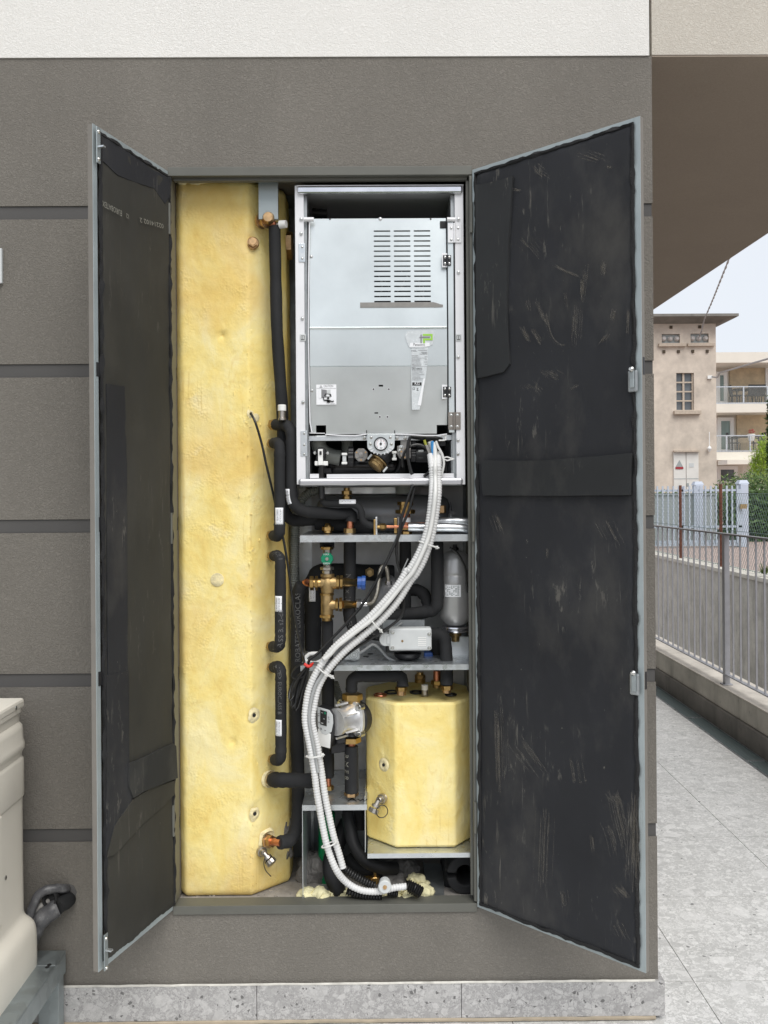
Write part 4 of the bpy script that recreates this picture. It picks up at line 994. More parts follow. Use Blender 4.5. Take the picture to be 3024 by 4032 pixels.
# ================= tall tank =================
tank = thing('hot_water_tank', 'tall hot water tank in rough yellow foam filling the left of the cabinet', 'tank', (-.45, .25, FZ))
tzt = P(850, 704, .085).z; tzb = P(850, 3533, .085).z
def rough_prism(poly, z0, z1, nz, amp, seed, chamfer=.012, m='foam', name='foam_jacket', parent=None, dents=(), step=.012, topz=None):
    """prism with slightly rough, dented sides"""
    per = []; n = len(poly)
    for i in range(n):
        a, b_ = V((*poly[i], 0)), V((*poly[(i+1) % n], 0)); k = max(1, int((b_-a).length/step))
        # small corner round
        for j in range(k): per.append(a.lerp(b_, j/k))
    cx = sum(p.x for p in per)/len(per); cy = sum(p.y for p in per)/len(per); c = V((cx, cy, 0))
    # soften corners
    for _ in range(1): per = [(per[i-1]+per[i]*4+per[(i+1) % len(per)])/6 for i in range(len(per))]
    nrm = []
    for i in range(len(per)):
        t = (per[(i+1) % len(per)]-per[i-1]).normalized(); q = V((t.y, -t.x, 0))
        if q.dot(per[i]-c) < 0: q = -q
        nrm.append(q)
    zz = [z0, z0+.004]+[z0+chamfer+(z1-z0-2*chamfer)*j/nz for j in range(nz+1)]+[z1-.004, z1]
    ins = [chamfer*.9, chamfer*.45]+[0]*(nz+1)+[chamfer*.45, chamfer*.9]
    g = MB(); rings = []
    for z, s in zip(zz, ins):
        ring = []
        for p, q in zip(per, nrm):
            w_ = V((p.x, p.y, z)); sx = V((p.x*4, p.y*4, z*1.3+seed))
            d = amp*(noise.noise(sx)+.45*noise.noise(w_*14+V((seed, 0, 0)))+.22*noise.noise(w_*45))
            for (dc, dr, dd) in dents:
                e = (w_-dc).length
                if e < dr: d -= dd*(1-(e/dr)**2)
            ring.append(g.bm.verts.new(w_+q*(d-s)))
        rings.append(ring)
    m_ = len(per)
    for j in range(len(rings)-1):
        for i in range(m_): g.bm.faces.new((rings[j][i], rings[j][(i+1) % m_], rings[j+1][(i+1) % m_], rings[j+1][i]))
    g.bm.faces.new(rings[0][::-1])
    if topz is None: g.bm.faces.new(rings[-1])
    else:
        cur = rings[-1]
        for f_ in (.75, .5, .25):
            nxt = []
            for v in cur:
                p = c.lerp(V((v.co.x, v.co.y, 0)), f_/(f_+.25)); nxt.append(g.bm.verts.new((p.x, p.y, z1+topz*noise.noise(V((p.x*12, p.y*12, seed))))))
            for i in range(m_): g.bm.faces.new((cur[i], cur[(i+1) % m_], nxt[(i+1) % m_], nxt[i]))
            cur = nxt
        g.bm.faces.new(cur)
    return g.build(name, m, parent, smooth=40)
tpoly = [(-.600, .098), (-.588, .085), (-.386, .085), (-.281, .188), (-.281, .30), (-.33, .378), (-.58, .378), (-.612, .33), (-.612, .115)]
dents = []
for zf_, u, v, r_, dd in ((Z1, 1060, 1697, .012, .010), (ZT, 475, 680, .012, .010), (Z1, 1280, 1030, .035, .006), (ZT, 655, 455, .03, .008), (ZT, 660, 1272, .03, .008)):
    c = P(*zf_(u, v), .085); dents.append((c, r_, dd))
rough_prism(tpoly, tzb, tzt, 220, .0035, 3.0, .014, parent=tank, dents=dents, step=.007)
# knobbly seam between the front and the right-hand face
g = MB()
for k in range(110):
    z = tzb+.03+(tzt-tzb-.06)*rnd(); x = -.386+random.gauss(0, .004)+(random.gauss(0, .02) if rnd() < .25 else 0); r_ = .0012+.0026*rnd()*rnd()
    y = .085 if x < -.386 else .085+(x+.386)*.98
    g.blob((x, y, z), r_, r_*.6, r_*(1+2*rnd()), k, .3, 1)
tag(g.build('foam_seam', 'foam', tank), kind='stuff')
def tface(px, py):
    """point on the tank's front or right chamfer face"""
    a = P(px, py, .085)
    if a.x <= -.386: return a, V((0, -1, 0))
    n = V((.70, -.714, 0)); return PP(px, py, V((-.386, .085, 0)), n), n
# plugged and open holes with pale foam rims
def rim(px, py, r, hole=.005, m='foam_cut'):
    c, n = tface(px, py); g = MB()
    prof = [(-.3, hole), (.1, hole*1.1), (.5, r*.55), (.35, r*.8), (-.1, r*1.15)]
    g.lathe(c-n*.001, n*.006, prof, 22)
    for v in g.bm.verts:
        d = v.co-c
        if d.length > r*.5: v.co += d*.3*noise.noise(v.co*60)
    o = g.build('foam_rim', m, tank)
    if hole > .003: g = MB(); g.lathe(c-n*.004, n*.0055, [(0, hole*.98), (1, hole*.98)], 14); g.build('hole', 'dark', o)
for (u, v, r_, h_) in ((655, 455, .020, .0055), (660, 1272, .019, .0055)): rim(*ZT(u, v), r_, h_)
rim(*Z5(1268, 240), .013, .004)
c, n = tface(*Z5(1024, 1443)); g = MB(); g.lathe(c-n*.003, n*.0055, [(0, .021), (.85, .0205), (1, .019)], 26); g.build('foam_plug', 'foam_cut', tank)
c, n = tface(*Z5(1303, 265)); g = MB(); g.lathe(c-n*.003, n*.0055, [(0, .013), (.85, .0125), (1, .011)], 22); g.build('foam_plug', 'foam_cut', tank)
# brass hex plugs
c, n = tface(*Z1(1282, 1030)); n = V((.12, -.99, 0)).normalized(); g = MB(); g.lathe(c-n*.004, n*.012, [(0, .019), (.8, .019), (1, .017)], 24); g.hexn(c+n*.006, c+n*.020, .0155); g.lathe(c+n*.0195, n*.003, [(0, .011), (1, .010)], 18); g.build('brass_plug', 'bronze', tank, smooth=30)
g = MB(); a, b_ = P(1134, 968, .24), P(1134, 968, .24); a = P(1128, 968, .23); g.hexn(a-V((.01, 0, 0)), a+V((.020, 0, 0)), .045); g.build('brass_plug', 'bronze', tank, smooth=20)
# drain tap
def draintap(c, n, d, parent, ty):
    """small nickel drain cock: body, knurled cap, retaining strap"""
    g = MB(); g.lathe(c-n*.006, n*.034, [(0, .011), (.2, .014), (.35, .012), (.4, .016), (.6, .015), (.62, .012), (.9, .011), (1, .009)], 20)
    o = g.build('drain_tap', 'nickel', parent, smooth=30)
    e = c+n*.026; g = MB(); g.lathe(e, d*.040, [(0, .008), (.35, .009), (.36, .0135), (.55, .0135), (.56, .012)], 20); g.build('spout', 'nickel', o, smooth=30)
    g = MB(); cap = e+d*.026; rr = [(0, .0145), (.1, .0155), (.9, .0155), (1, .013)]; g.lathe(cap, d*.014, rr, 24)
    for i, v in enumerate(g.bm.verts):
        if i % 2: q = v.co-cap; q -= d*q.dot(d)/d.length_squared; v.co += q*.07
    g.build('knurled_cap', 'nickel', o, smooth=20)
    return o, e, cap
c, n = tface(*ZT(705, 1578)); tp_o, e, cap = draintap(c, (n+V((0, -.3, 0))).normalized(), V((.62, -.35, -.62)).normalized(), tank, 0)
g = MB(); g.ring(cap-V((.002, 0, 0)), V((.62, -.35, -.62)), .0125, .0022); a = P(*ZT(742, 1640), .035); g.tube(smoothpath([a, P(*ZT(735, 1690), .03), P(*ZT(752, 1745), .03), P(*ZT(795, 1793), .03)], .004), .0014, 6); g.build('strap', 'cable_black', tp_o)
# crumbs of cut foam at the very top
g = MB()
for k in range(9): c = P(*Z1(760+rnd()*170, 572+rnd()*28), .08); g.blob(c, .006+.010*rnd(), .004, .003+.003*rnd(), k, .5, 2)
tag(g.build('foam_scrap', 'foam_cut', tank), kind='stuff')
g = MB(); 
for k in range(8): c = P(*Z1(750+rnd()*240, 560+rnd()*10), .082); g.blob(c, .004+.006*rnd(), .004, .002, k+20, .5, 2)
tag(g.build('dark_residue', 'rubber_edge', tank), kind='stuff')
# torn grey putty at the right foot of the tank
g = MB(); c, n = tface(*ZT(905, 1430)); g.blob(c+V((.0, .02, 0)), .022, .02, .045, 4, .5, 3); c, n = tface(*ZT(920, 1600)); g.blob(c+V((0, .02, 0)), .018, .018, .035, 7, .5, 3); g.build('torn_patch', 'mortar', tank)

# ================= buffer tank =================
bt = thing('buffer_tank', 'short squat yellow foam buffer tank on the lowest right shelf', 'tank', (.13, .2, S4))
bzt = P(1672, 2768, .065).z; bzb = S4+.003
bp = [(P(1556, 3000, .065).x, .065), (P(1791, 3000, .065).x, .065), (P(1866, 3000, .145).x, .145), (P(1866, 3000, .145).x, .30), (.235, .375), (.03, .375), (P(1441, 3000, .15).x, .30), (P(1441, 3000, .15).x, .15)]
c = P(*ZE(893, 368), .10)
rough_prism(bp, bzb, bzt, 70, .003, 9.0, .007, 'foam2', parent=bt, dents=[(c, .022, .008)], step=.007, topz=.006)
def bface(px, py):
    if P(px, py, .065).x >= bp[0][0]: return P(px, py, .065), V((0, -1, 0))
    a = V((*bp[0], 0)); b_ = V((*bp[7], 0)); t = (a-b_).normalized(); n = V((t.y, -t.x, 0)); n = n if n.y < 0 else -n
    return PP(px, py, a, n), n
c, n = bface(*ZE(890, 370)); g = MB(); g.lathe(c-n*.002, n*.006, [(-.2, .005), (.1, .005), (.5, .010), (.4, .017), (-.1, .021)], 20)
o = g.build('foam_rim', 'foam_cut', bt); g = MB(); g.lathe(c-n*.004, n*.005, [(0, .0048), (1, .0048)], 14); g.build('hole', 'dark', o)
c, n = bface(*ZE(893, 598)); tp_o, e, cap = draintap(c, (n+V((-.1, -.3, 0))).normalized(), V((-.45, -.25, -.85)).normalized(), bt, 0)
g = MB(); g.ring(P(*ZE(880, 690), .05), V((.3, -1, .1)), .018, .0014); g.build('strap', 'cable_black', tp_o)
# things on top of the buffer tank
def topring(u, v, r_, m, label):
    c = G(*ZD(u, v), bzt+.004); g = MB(); g.ring(c, (0, 0, 1), r_, .0032); tag(g.build('sealing_ring', m), label, 'ring', 'loose rings on the buffer tank')
topring(945, 917, .020, 'black', 'flat black washer left of the white-capped stub on the buffer tank')
topring(1115, 917, .018, 'black', 'black rubber ring touching the white-capped stub on the buffer tank')
topring(1353, 933, .016, 'black', 'small black rubber ring at the front right of the buffer tank top')
topring(868, 935, .018, 'copper', 'thin copper-coloured ring at the front left of the buffer tank top')
c = G(*ZD(1175, 945), bzt); g = MB(); g.lathe(c, (0, 0, .02), [(0, .012), (.2, .013), (.3, .011), (1, .010)], 16); o = g.build('capped_stub', 'nickel', bt)
g = MB(); g.lathe(c+V((0, 0, .020)), (0, 0, .016), [(0, .0105), (.9, .0105), (1, .009)], 16); g.build('white_cap', 'white', o)
for (u, v, hh) in ((1142, 850, .028), ):
    c = G(*ZD(u, v), bzt); g = MB(); g.lathe(c, (0, 0, .012), [(0, .018), (1, .018)], 18); g.hexn(c+V((0, 0, .012)), c+V((0, 0, .026)), .017); g.lathe(c+V((0, 0, .026)), (0, 0, .008), [(0, .012), (1, .011)], 14); g.build('brass_plug', 'brass', bt, smooth=20)
# ================= heat pump module =================
UY = .035
un = thing('heat_pump_module', 'white steel heat pump module with slotted grille, hinged panel and pressure gauge', 'heat pump', (0, .2, 1.57))
def ub(name, m, u0, v0, u1, v1, Y0, Y1, z=ZB, bevel=.0012, par=None, smooth=0):
    g = MB(); g.zbox(z, u0, v0, u1, v1, Y0, Y1); return g.build(name, m, par or un, smooth=smooth, bevel=bevel)
ub('side_rail', 'unit_white', 119, 240, 183, 2410, UY, UY+.020)
ub('side_rail', 'unit_white', 1279, 240, 1342, 2410, UY, UY+.020)
ub('side_return', 'galv_dark', 183.5, 310, 206, 2400, UY+.012, UY+.33, bevel=0)
ub('side_return', 'galv_dark', 1250, 310, 1278, 2400, UY+.012, UY+.33, bevel=0)
ub('side_wall', 'unit_white', 119, 240, 124, 2410, UY+.021, UY+.33, bevel=0); ub('side_wall', 'unit_white', 1337, 240, 1342, 2410, UY+.021, UY+.33, bevel=0)
ub('top_bar', 'chrome', 132, 240, 1330, 296, UY-.012, UY-.0005, bevel=.005)
ub('top_plate', 'unit_white', 124.5, 236, 1336, 241, UY-.010, UY+.33, bevel=0)
ub('back_plate', 'dark', 206, 310, 1250, 2400, UY+.325, UY+.33, bevel=0)
ub('upper_tray', 'galv_dark', 206, 366, 1250, 372, UY+.20, UY+.32, bevel=0)
for (u, v, du) in ((290, 440, 55), ):
    g = MB(); a, b_ = P(*ZB(238, 440), .2), P(*ZB(345, 446), .2); g.cyl(a, b_, .014, 14); g.box(a.x, a.x+.03, .19, .22, a.z-.012, a.z+.008); g.build('vent_valve', 'black', un)
# bottom bumper and the white inner tray edge
g = MB(); g.zbox(ZG, -58, 882, 1436, 948, UY-.016, UY-.0005); g.build('bottom_bar', 'bumper', un, smooth=0, bevel=.007)
g = MB(); g.zbox(ZG, 45, 843, 128, 880, UY+.010, UY+.016); g.zbox(ZG, 200, 842, 1353, 880, UY+.004, UY+.008); g.zbox(ZG, 46, 879, 1360, 882, UY+.002, UY+.30); g.build('tray_edge', 'unit_white', un, smooth=0)
g = MB(); g.zbox(ZG, -40, 949, 1420, 952, UY+.01, UY+.32); g.build('base_plate', 'galv_dark', un, smooth=0)
g = MB(); g.zbox(ZG, 165, 965, 930, 1022, .24, .26); g.build('rear_rail', 'galv', un, smooth=0)
# hinged front panel, made of three very slightly bent fields with real slots
fp_ = [(465, UY+.020), (1262, UY+.004), (1272, UY-.001), (1283, UY+.004), (1545, UY+.0055), (1549, UY+.008), (1552, UY+.0065), (2040, UY+.021)]
def fy(v):
    for (a, ya), (b_, yb) in zip(fp_, fp_[1:]):
        if a <= v <= b_: return ya+(yb-ya)*(v-a)/(b_-a)
    return fp_[-1][1]
slots = [(c0, c1, 559+37.15*k-5.5, 559+37.15*k+5.5) for k in range(15) for (c0, c1) in ((690, 810), (836, 956), (982, 1102))]
notch = [(258, 331, 1975, 2041), (1140, 1219, 1978, 2041), (219, 258, 2030, 2041), (718, 750, 1684, 1697), (686, 712, 1883, 1893)]
hol = slots+notch
us = sorted({219, 1217}|{h[0] for h in hol if h[0] > 219}|{h[1] for h in hol if h[1] < 1217}|set(range(340, 680, 60)))
vs = sorted({p[0] for p in fp_}|{h[2] for h in hol}|{min(2040, h[3]) for h in hol})
g = MB(); vm = {}
def gv(u, v):
    if (u, v) not in vm:
        p = P(*ZB(u, v), fy(v)); ref = P(*ZB(u, 1250), UY); rz = P(*ZB(700, v), UY)
        vm[(u, v)] = g.bm.verts.new((ref.x, fy(v), rz.z))
    return vm[(u, v)]
for i in range(len(us)-1):
    for j in range(len(vs)-1):
        cu, cv = (us[i]+us[i+1])/2, (vs[j]+vs[j+1])/2
        if any(h[0] < cu < h[1] and h[2] < cv < h[3] for h in hol): continue
        g.bm.faces.new((gv(us[i], vs[j]), gv(us[i], vs[j+1]), gv(us[i+1], vs[j+1]), gv(us[i+1], vs[j])))
panel = g.build('front_panel', 'unit_panel', un, smooth=0)
so_ = panel.modifiers.new('t', 'SOLIDIFY'); so_.thickness = .0015; so_.offset = -1
# bowed white bottom edge and left folded edge
g = MB()
def strip(pts, w_, dy, m, name, par):
    g = MB()
    for i in range(len(pts)-1):
        a, b_ = pts[i], pts[i+1]; A, B = P(*ZB(*a), UY+dy), P(*ZB(*b_), UY+dy)
        g.obox(A, B-A, V((0, .010, 0)), V((0, 0, -w_)) if abs((B-A).x) > abs((B-A).z) else V((-w_, 0, 0)))
    return g.build(name, m, par, smooth=0)
strip([(333, 2043), (450, 2050), (550, 2052), (634, 2041)], .003, -.001, 'unit_white', 'folded_edge', panel)
strip([(840, 2041), (950, 2044), (1050, 2050), (1148, 2050), (1216, 2040)], .003, -.001, 'unit_white', 'folded_edge', panel)
strip([(222, 500), (216, 900), (214, 1300), (219, 1650), (226, 1960), (240, 2030)], .003, .0, 'unit_white', 'folded_edge', panel)
strip([(219, 2034), (330, 2036)], .002, -.001, 'unit_white', 'folded_edge', panel)
# dim electronics behind the grille, seen through the slots
g = MB(); g.zbox(ZB, 600, 530, 1180, 1110, UY+.045, UY+.05); g.build('inner_screen', 'mid_plastic', un, smooth=0)
g = MB(); g.zbox(ZB, 600, 860, 1180, 1150, UY+.034, UY+.038); g.build('control_board', 'black', un, smooth=0)
g = MB()
for k in range(9):
    a = P(*ZB(700+rnd()*380, 860+rnd()*80), UY+.027); b_ = P(*ZB(700+rnd()*380, 1000+rnd()*80), UY+.027); g.tube(smoothpath([a, a.lerp(b_, .5)+V((.01, 0, .006)), b_], .01), .0016, 5)
g.build('inner_wires', 'cable_grey', un)
ub('hinge_strip', 'unit_panel', 1226, 505, 1268, 2033, UY+.002, UY+.006)
ub('gap_shade', 'black', 1218.5, 470, 1225, 2033, UY+.010, UY+.012, bevel=0)  # black strips stand in for the shade in the panel's side gaps
ub('gap_shade', 'black', 1269, 470, 1278, 2033, UY+.010, UY+.012, bevel=0)
ub('gap_shade', 'black', 207, 480, 218.5, 2033, UY+.014, UY+.016, bevel=0)
ub('cross_member', 'galv', 24, 493, 1358, 540, UY+.030, UY+.034, z=ZG)
ub('inner_post', 'galv', 1328, 541, 1356, 842, UY+.03, UY+.05, z=ZG); ub('inner_post', 'galv', 22, 541, 44, 842, UY+.03, UY+.05, z=ZG)
def screw(c, n=V((0, -1, 0)), r=.0042, par=None):
    g = MB(); g.lathe(c, n*.0022, [(0, r*1.25), (.2, r*1.25), (.25, r*.9), (.8, r*.75), (1, r*.35)], 12)
    p = c+n*.0022; g.box(p.x-r*.5, p.x+r*.5, p.y-.0002, p.y+.0002, p.z-r*.12, p.z+r*.12)
    return g.build('screw', 'screw', par or un, smooth=30)
for (u, v) in ((158, 484), (158, 588), (166, 686), (166, 770), (167, 1205), (172, 1813), (180, 2040), (180, 2122), (180, 2190), (1300, 484), (1300, 870), (1298, 1485), (1297, 2090), (1297, 2188)):
    screw(P(*ZB(u, v), UY-.0025), r=.0030 if u in (166, 180) else .0042)
for (u, v, r_) in ((232, 757, .0042), (236, 1729, .0042), (732, 484, .0046)): screw(P(*ZB(u, v), fy(v)-.0002), r=r_, par=panel)
for (u, v) in ((367, 484), (1098, 484), (683, 1719), (794, 1719), (729, 1920), (784, 1920)):
    c = P(*ZB(u, v), fy(v)-.0004); g = MB(); g.lathe(c, (0, -.0008, 0), [(0, .0026), (1, .0026)], 12); o = g.build('hole', 'ink', panel); 
    if v > 500: g = MB(); g.ring(c, (0, 1, 0), .0032, .0007, 12, 5); g.build('hole_rim', 'unit_white', panel)
ub('slot_lip', 'ink', 719, 1684, 749, 1690, fy(1690)+.004, fy(1690)+.006, bevel=0, par=panel)
ub('slot_back', 'ink', 684, 1880, 714, 1896, fy(1890)+.004, fy(1890)+.006, bevel=0, par=panel)
# plates on the rails, square clips, top rods
for (u0, v0, u1, v1) in ((140, 660, 187, 795), (154, 2020, 202, 2204)): ub('rail_plate', 'galv_shelf', u0, v0, u1, v1, UY-.0022, UY-.0003, bevel=.0005)
for u in (170, 1300):
    ub('clip_socket', 'grey_plastic', u-21, 1318, u+21, 1370, UY-.002, UY-.0003)
    g = MB(); g.zbox(ZB, u-13, 1329, u+13, 1359, UY-.0032, UY-.0021); g.build('clip_recess', 'ink', un, smooth=0)
    g = MB(); g.zbox(ZB, u-10, 1332, u-2, 1356, UY-.0045, UY-.0033); g.zbox(ZB, u+2, 1332, u+10, 1356, UY-.0045, UY-.0033); g.build('clip', 'grey_plastic', un, smooth=0)
for (a, b_) in ((178, 250), (1218, 1278)):
    g = MB(); g.cyl(P(*ZB(a, 487), UY-.002), P(*ZB(b_, 487), UY-.002), .0065, 14); g.build('panel_rod', 'unit_white', un)
ub('foam_pad', 'rubber', 1166, 498, 1221, 549, fy(500)-.004, fy(500)-.0018, par=panel)
def hinge(u0, v0, u1, v1, m, um, vs_, name='hinge', sr=.0036):
    g = MB(); g.zbox(ZB, u0, v0, um-2, v1, UY-.0032, UY-.0014); g.zbox(ZB, um+2, v0, u1, v1, UY-.0036, UY-.0018)
    o = g.build(name, m, un, smooth=0, bevel=.0004)
    g = MB(); a, b_ = P(*ZB(um, v0), UY-.0035), P(*ZB(um, v1), UY-.0035); g.cyl((a.x, a.y, b_.z), (a.x, a.y, a.z), .0042, 12); g.build('knuckle', m, o)
    for v in vs_:
        for u in ((u0+um)/2, (um+u1)/2): screw(P(*ZB(u, v), UY-.0036), r=sr, par=o)
hinge(1224, 514, 1322, 655, 'unit_white', 1272, (549, 633)); hinge(1226, 1886, 1316, 2012, 'hinge_dull', 1268, (1907, 1990))
for (v0, v1) in ((746, 820), (1701, 1776)):
    ub('hinge_recess', 'unit_white', 1180, v0-14, 1219, v1+14, UY-.0014, UY-.0002, bevel=.003)
    hinge(1188, v0, 1247, v1, 'black', 1218, (v0+14, v1-14), 'small_hinge', .0032)
ub('tape_strip', 'duct_tape', 586, 1088, 1122, 1126, fy(1100)-.0020, fy(1100)-.0012, par=panel, bevel=0)
g = MB(); q = [(1122, 1088), (1140, 1092), (1165, 1101), (1188, 1106), (1187, 1123), (1122, 1126)]; g.prism([P(*ZB(*p), fy(1100)-.002) for p in q], (0, .0008, 0)); g.build('tape_strip', 'duct_tape', panel, smooth=0)
# caution label
yy = fy(1750)-.0022
st = ub('caution_label', 'paper', 268, 1685, 414, 1831, yy, yy+.0006, par=panel, bevel=0)
X1, Z1_ = V((1, 0, 0)), V((0, 0, 1))
text('CAUTION', P(*ZB(321, 1704), yy), X1, Z1_, .0095, 'ink_grey', st, width=Wd(70*.5425))
def flat(pts, m, par, Y, name='print', z=ZB, th=.0004):
    g = MB(); g.prism([P(*z(*p), Y) for p in pts], (0, -th, 0)); 
    bmesh.ops.triangulate(g.bm, faces=[f for f in g.bm.faces if len(f.verts) > 4]); return g.build(name, m, par, smooth=0)
flat([(291, 1707), (313, 1707), (302, 1688)], 'ink_grey', st, yy-.0002); flat([(295, 1704.5), (309, 1704.5), (302, 1692)], 'paper', st, yy-.0007); flat([(300.5, 1697), (303.5, 1697), (303, 1703), (301, 1703)], 'ink', st, yy-.0012)
flat([(270, 1712), (412, 1712), (412, 1713.2), (270, 1713.2)], 'ink_grey', st, yy-.0002)
flat([(306, 1720), (344, 1724), (344, 1778), (306, 1784)], 'ink_grey', st, yy-.0002); flat([(304, 1718), (306, 1718), (306, 1784), (304, 1784)], 'mid_plastic', st, yy-.0003)
flat([(344, 1724), (372, 1720), (373, 1780), (344, 1778)], 'grey_plastic', st, yy-.0002)
flat([(286, 1722), (304, 1718), (304, 1784), (288, 1788)], 'paper', st, yy-.0006); 
star = []
for k in range(18):
    an = math.pi*(1.0+.0*k)-math.pi*k/17*1.0; r_ = 26 if k % 2 else 14; star.append((352+r_*math.cos(an)*1.05, 1772-r_*math.sin(an)*1.1))
flat(star, 'ink', st, yy-.0010); flat([((p[0]-352)*.72+352, (p[1]-1772)*.72+1771) for p in star], 'paper', st, yy-.0015)
g = MB(); c = P(*ZB(354, 1783), yy-.0014); g.lathe(c, (0, -.0004, 0), [(0, .0036), (1, .0036)], 20); g.build('print', 'ink', st)
flat([(314, 1775), (321, 1776), (327, 1795), (345, 1794), (366, 1797), (384, 1805), (394, 1800), (397, 1807), (385, 1814), (370, 1809), (366, 1817), (346, 1817), (344, 1806), (322, 1802)], 'ink', st, yy-.0019)
flat([(346, 1797), (366, 1799), (362, 1812), (350, 1812)], 'ink', st, yy-.0019)
flat([(371, 1824), (407, 1824), (407, 1826), (371, 1826)], 'ink_grey', st, yy-.0002)
# rating label under clear tape with the logo
yl = fy(1500)-.0022
g = MB(); g.prism([P(*ZB(*p), yl) for p in [(958, 1415), (1080, 1412), (1078, 1500), (1062, 1640), (1040, 1760), (1018, 1868), (962, 1868), (957, 1650)]], (0, .0004, 0)); tl = g.build('rating_label', 'tape', panel, smooth=0)
g = MB(); g.prism([P(*ZB(*p), yl-.0008) for p in [(930, 1300), (1000, 1288), (1125, 1292), (1130, 1320), (1115, 1395), (1050, 1420), (945, 1418), (925, 1380), (912, 1330)]], (0, .0004, 0)); tl2 = g.build('clear_tape', 'tape', panel, smooth=0)
flat([(948, 1383), (1090, 1381), (1092, 1408), (990, 1414), (946, 1412)], 'paper', tl2, yl-.0010)
text('Panasonic', P(*ZB(972, 1405), yl-.0016), X1, Z1_, .013, 'ink_grey', tl2, width=Wd(86*.5425))
yk = yl-.0014
def rect(u0, v0, u1, v1, m, par, Y): return flat([(u0, v0), (u1, v0), (u1, v1), (u0, v1)], m, par, Y, 'logo')
for q in ((1041, 1318, 1112, 1331), (1099, 1331.5, 1112, 1364), (1043, 1351, 1098.5, 1364), (1043, 1364.5, 1057, 1385)): rect(*q, 'lime', tl2, yk)
for q in ((1025, 1322, 1033, 1384), (1017, 1338, 1024.5, 1346), (1033.5, 1337, 1092, 1346)): rect(*q, 'ink_grey', tl2, yk-.0005)
def lines(rows, par, Y):
    g = MB()
    for (u0, u1, v, h) in rows:
        u = u0
        while u < u1:
            w_ = min(u1-u, 3+7*rnd()); a, b_ = P(*ZB(u, v), Y), P(*ZB(u+w_, v+h), Y); g.box(a.x, b_.x, Y-.0003, Y, b_.z, a.z); u += w_+1.6
    g.build('small_print', 'ink_grey', par, smooth=0)
rows = [(958, 1034, 1418, 2.2), (958, 990, 1435, 3), (1008, 1074, 1434, 3), (958, 1000, 1442, 2.2), (1030, 1074, 1448, 3), (1036, 1074, 1455, 3), (1018, 1074, 1462, 3), (960, 1006, 1474, 2.4), (962, 1010, 1484, 2.4), (1055, 1076, 1482, 2.4), (960, 1072, 1492, 1.4)]
rows += [(961, 1010+30*rnd(), 1500+9.2*k, 2.6) for k in range(6)]+[(961, 1072, 1552, 1.6), (961, 990, 1560, 3)]
rows += [(964, 1015+35*rnd(), 1583+9.6*k, 2.4) for k in range(8)]+[(1056, 1074, 1500, 2.4), (1052, 1074, 1520, 2.4), (1056, 1074, 1536, 2.4)]
lines(rows, tl, yl-.0004)
text('5A21X89035', P(*ZB(962, 1578), yl-.0006), X1, Z1_, .0085, 'ink', tl, width=Wd(75*.5425))
flat([(965, 1669), (1032, 1669), (1032, 1692), (965, 1692)], 'ink', tl, yl-.0004); text('R32', P(*ZB(981, 1687), yl-.0010), X1, Z1_, .0112, 'paper', tl, width=Wd(38*.5425))
text('CE', P(*ZB(965, 1722), yl-.0004), X1, Z1_, .0095, 'ink', tl, width=Wd(19*.5425))
flat([(997, 1709), (1009, 1709), (1006, 1723), (1000, 1723)], 'ink_grey', tl, yl-.0004); flat([(996, 1726), (1010, 1726), (1010, 1729), (996, 1729)], 'ink', tl, yl-.0004)
flat([(1047, 1640), (1056, 1642), (1028, 1838), (1002, 1836)], 'paper', tl, yl-.0006, 'loose_strip')
# pressure gauge
gy = UY-.012
g = MB(); pts = [(566, 480), (818, 480), (814, 590)]+[(690+124*math.cos(a), 590+72*math.sin(a)) for a in [math.pi*k/14 for k in range(0, 15)]][1:-1]+[(567, 590)]
g.prism([P(*ZG(*p), gy) for p in pts], (0, .002, 0)); bmesh.ops.triangulate(g.bm, faces=[f for f in g.bm.faces if len(f.verts) > 4]); gb = g.build('gauge_bracket', 'unit_panel', un, smooth=0, bevel=.0006)
c = P(*ZG(690, 572), gy); rr = Wd(64*.434)
g = MB()
for k in range(9):
    a = math.pi*(.12+.76*k/8); p = P(*ZG(690+100*math.cos(a), 582+74*math.sin(a)), gy); d_ = V((math.cos(a), 0, -math.sin(a)*.9))
    g.obox(p-d_*.006-V((d_.z, 0, -d_.x))*.002, d_*.012, V((0, -.003, 0)), V((d_.z, 0, -d_.x))*.003)
g.build('bracket_rib', 'unit_white', gb, smooth=0)
g = MB(); g.lathe(c, (0, -.012, 0), [(-.5, rr), (.8, rr), (1, rr*.96), (1.0, rr*.84), (.8, rr*.82)], 40); ga = g.build('gauge', 'black', un)
g = MB(); g.lathe(c+V((0, -.0085, 0)), (0, -.0015, 0), [(0, rr*.83), (1, rr*.83)], 40); g.build('dial', 'paper', ga)
g = MB()
for k in range(31):
    a = R(225-270*k/30); L0 = .66 if k % 5 else .58
    for (r0, r1, w_) in ((L0, .76, .0004),):
        d_ = V((math.cos(a), 0, math.sin(a))); g.obox(c+V((0, -.0104, 0))+d_*rr*r0, d_*rr*(r1-r0), V((0, -.0003, 0)), V((-d_.z, 0, d_.x))*w_*1.5)
g.build('scale', 'ink', ga, smooth=0)
g = MB()
for k in range(20):
    a = R(225-270*k/20); d_ = V((math.cos(a), 0, math.sin(a)))
    if k % 3 == 0: continue
    g.obox(c+V((0, -.0104, 0))+d_*rr*.50, d_*rr*.03, V((0, -.0003, 0)), V((-d_.z, 0, d_.x))*.0016)
g.build('scale', 'red', ga, smooth=0)
g = MB(); d_ = V((.10, 0, 1)).normalized(); s_ = V((d_.z, 0, -d_.x))
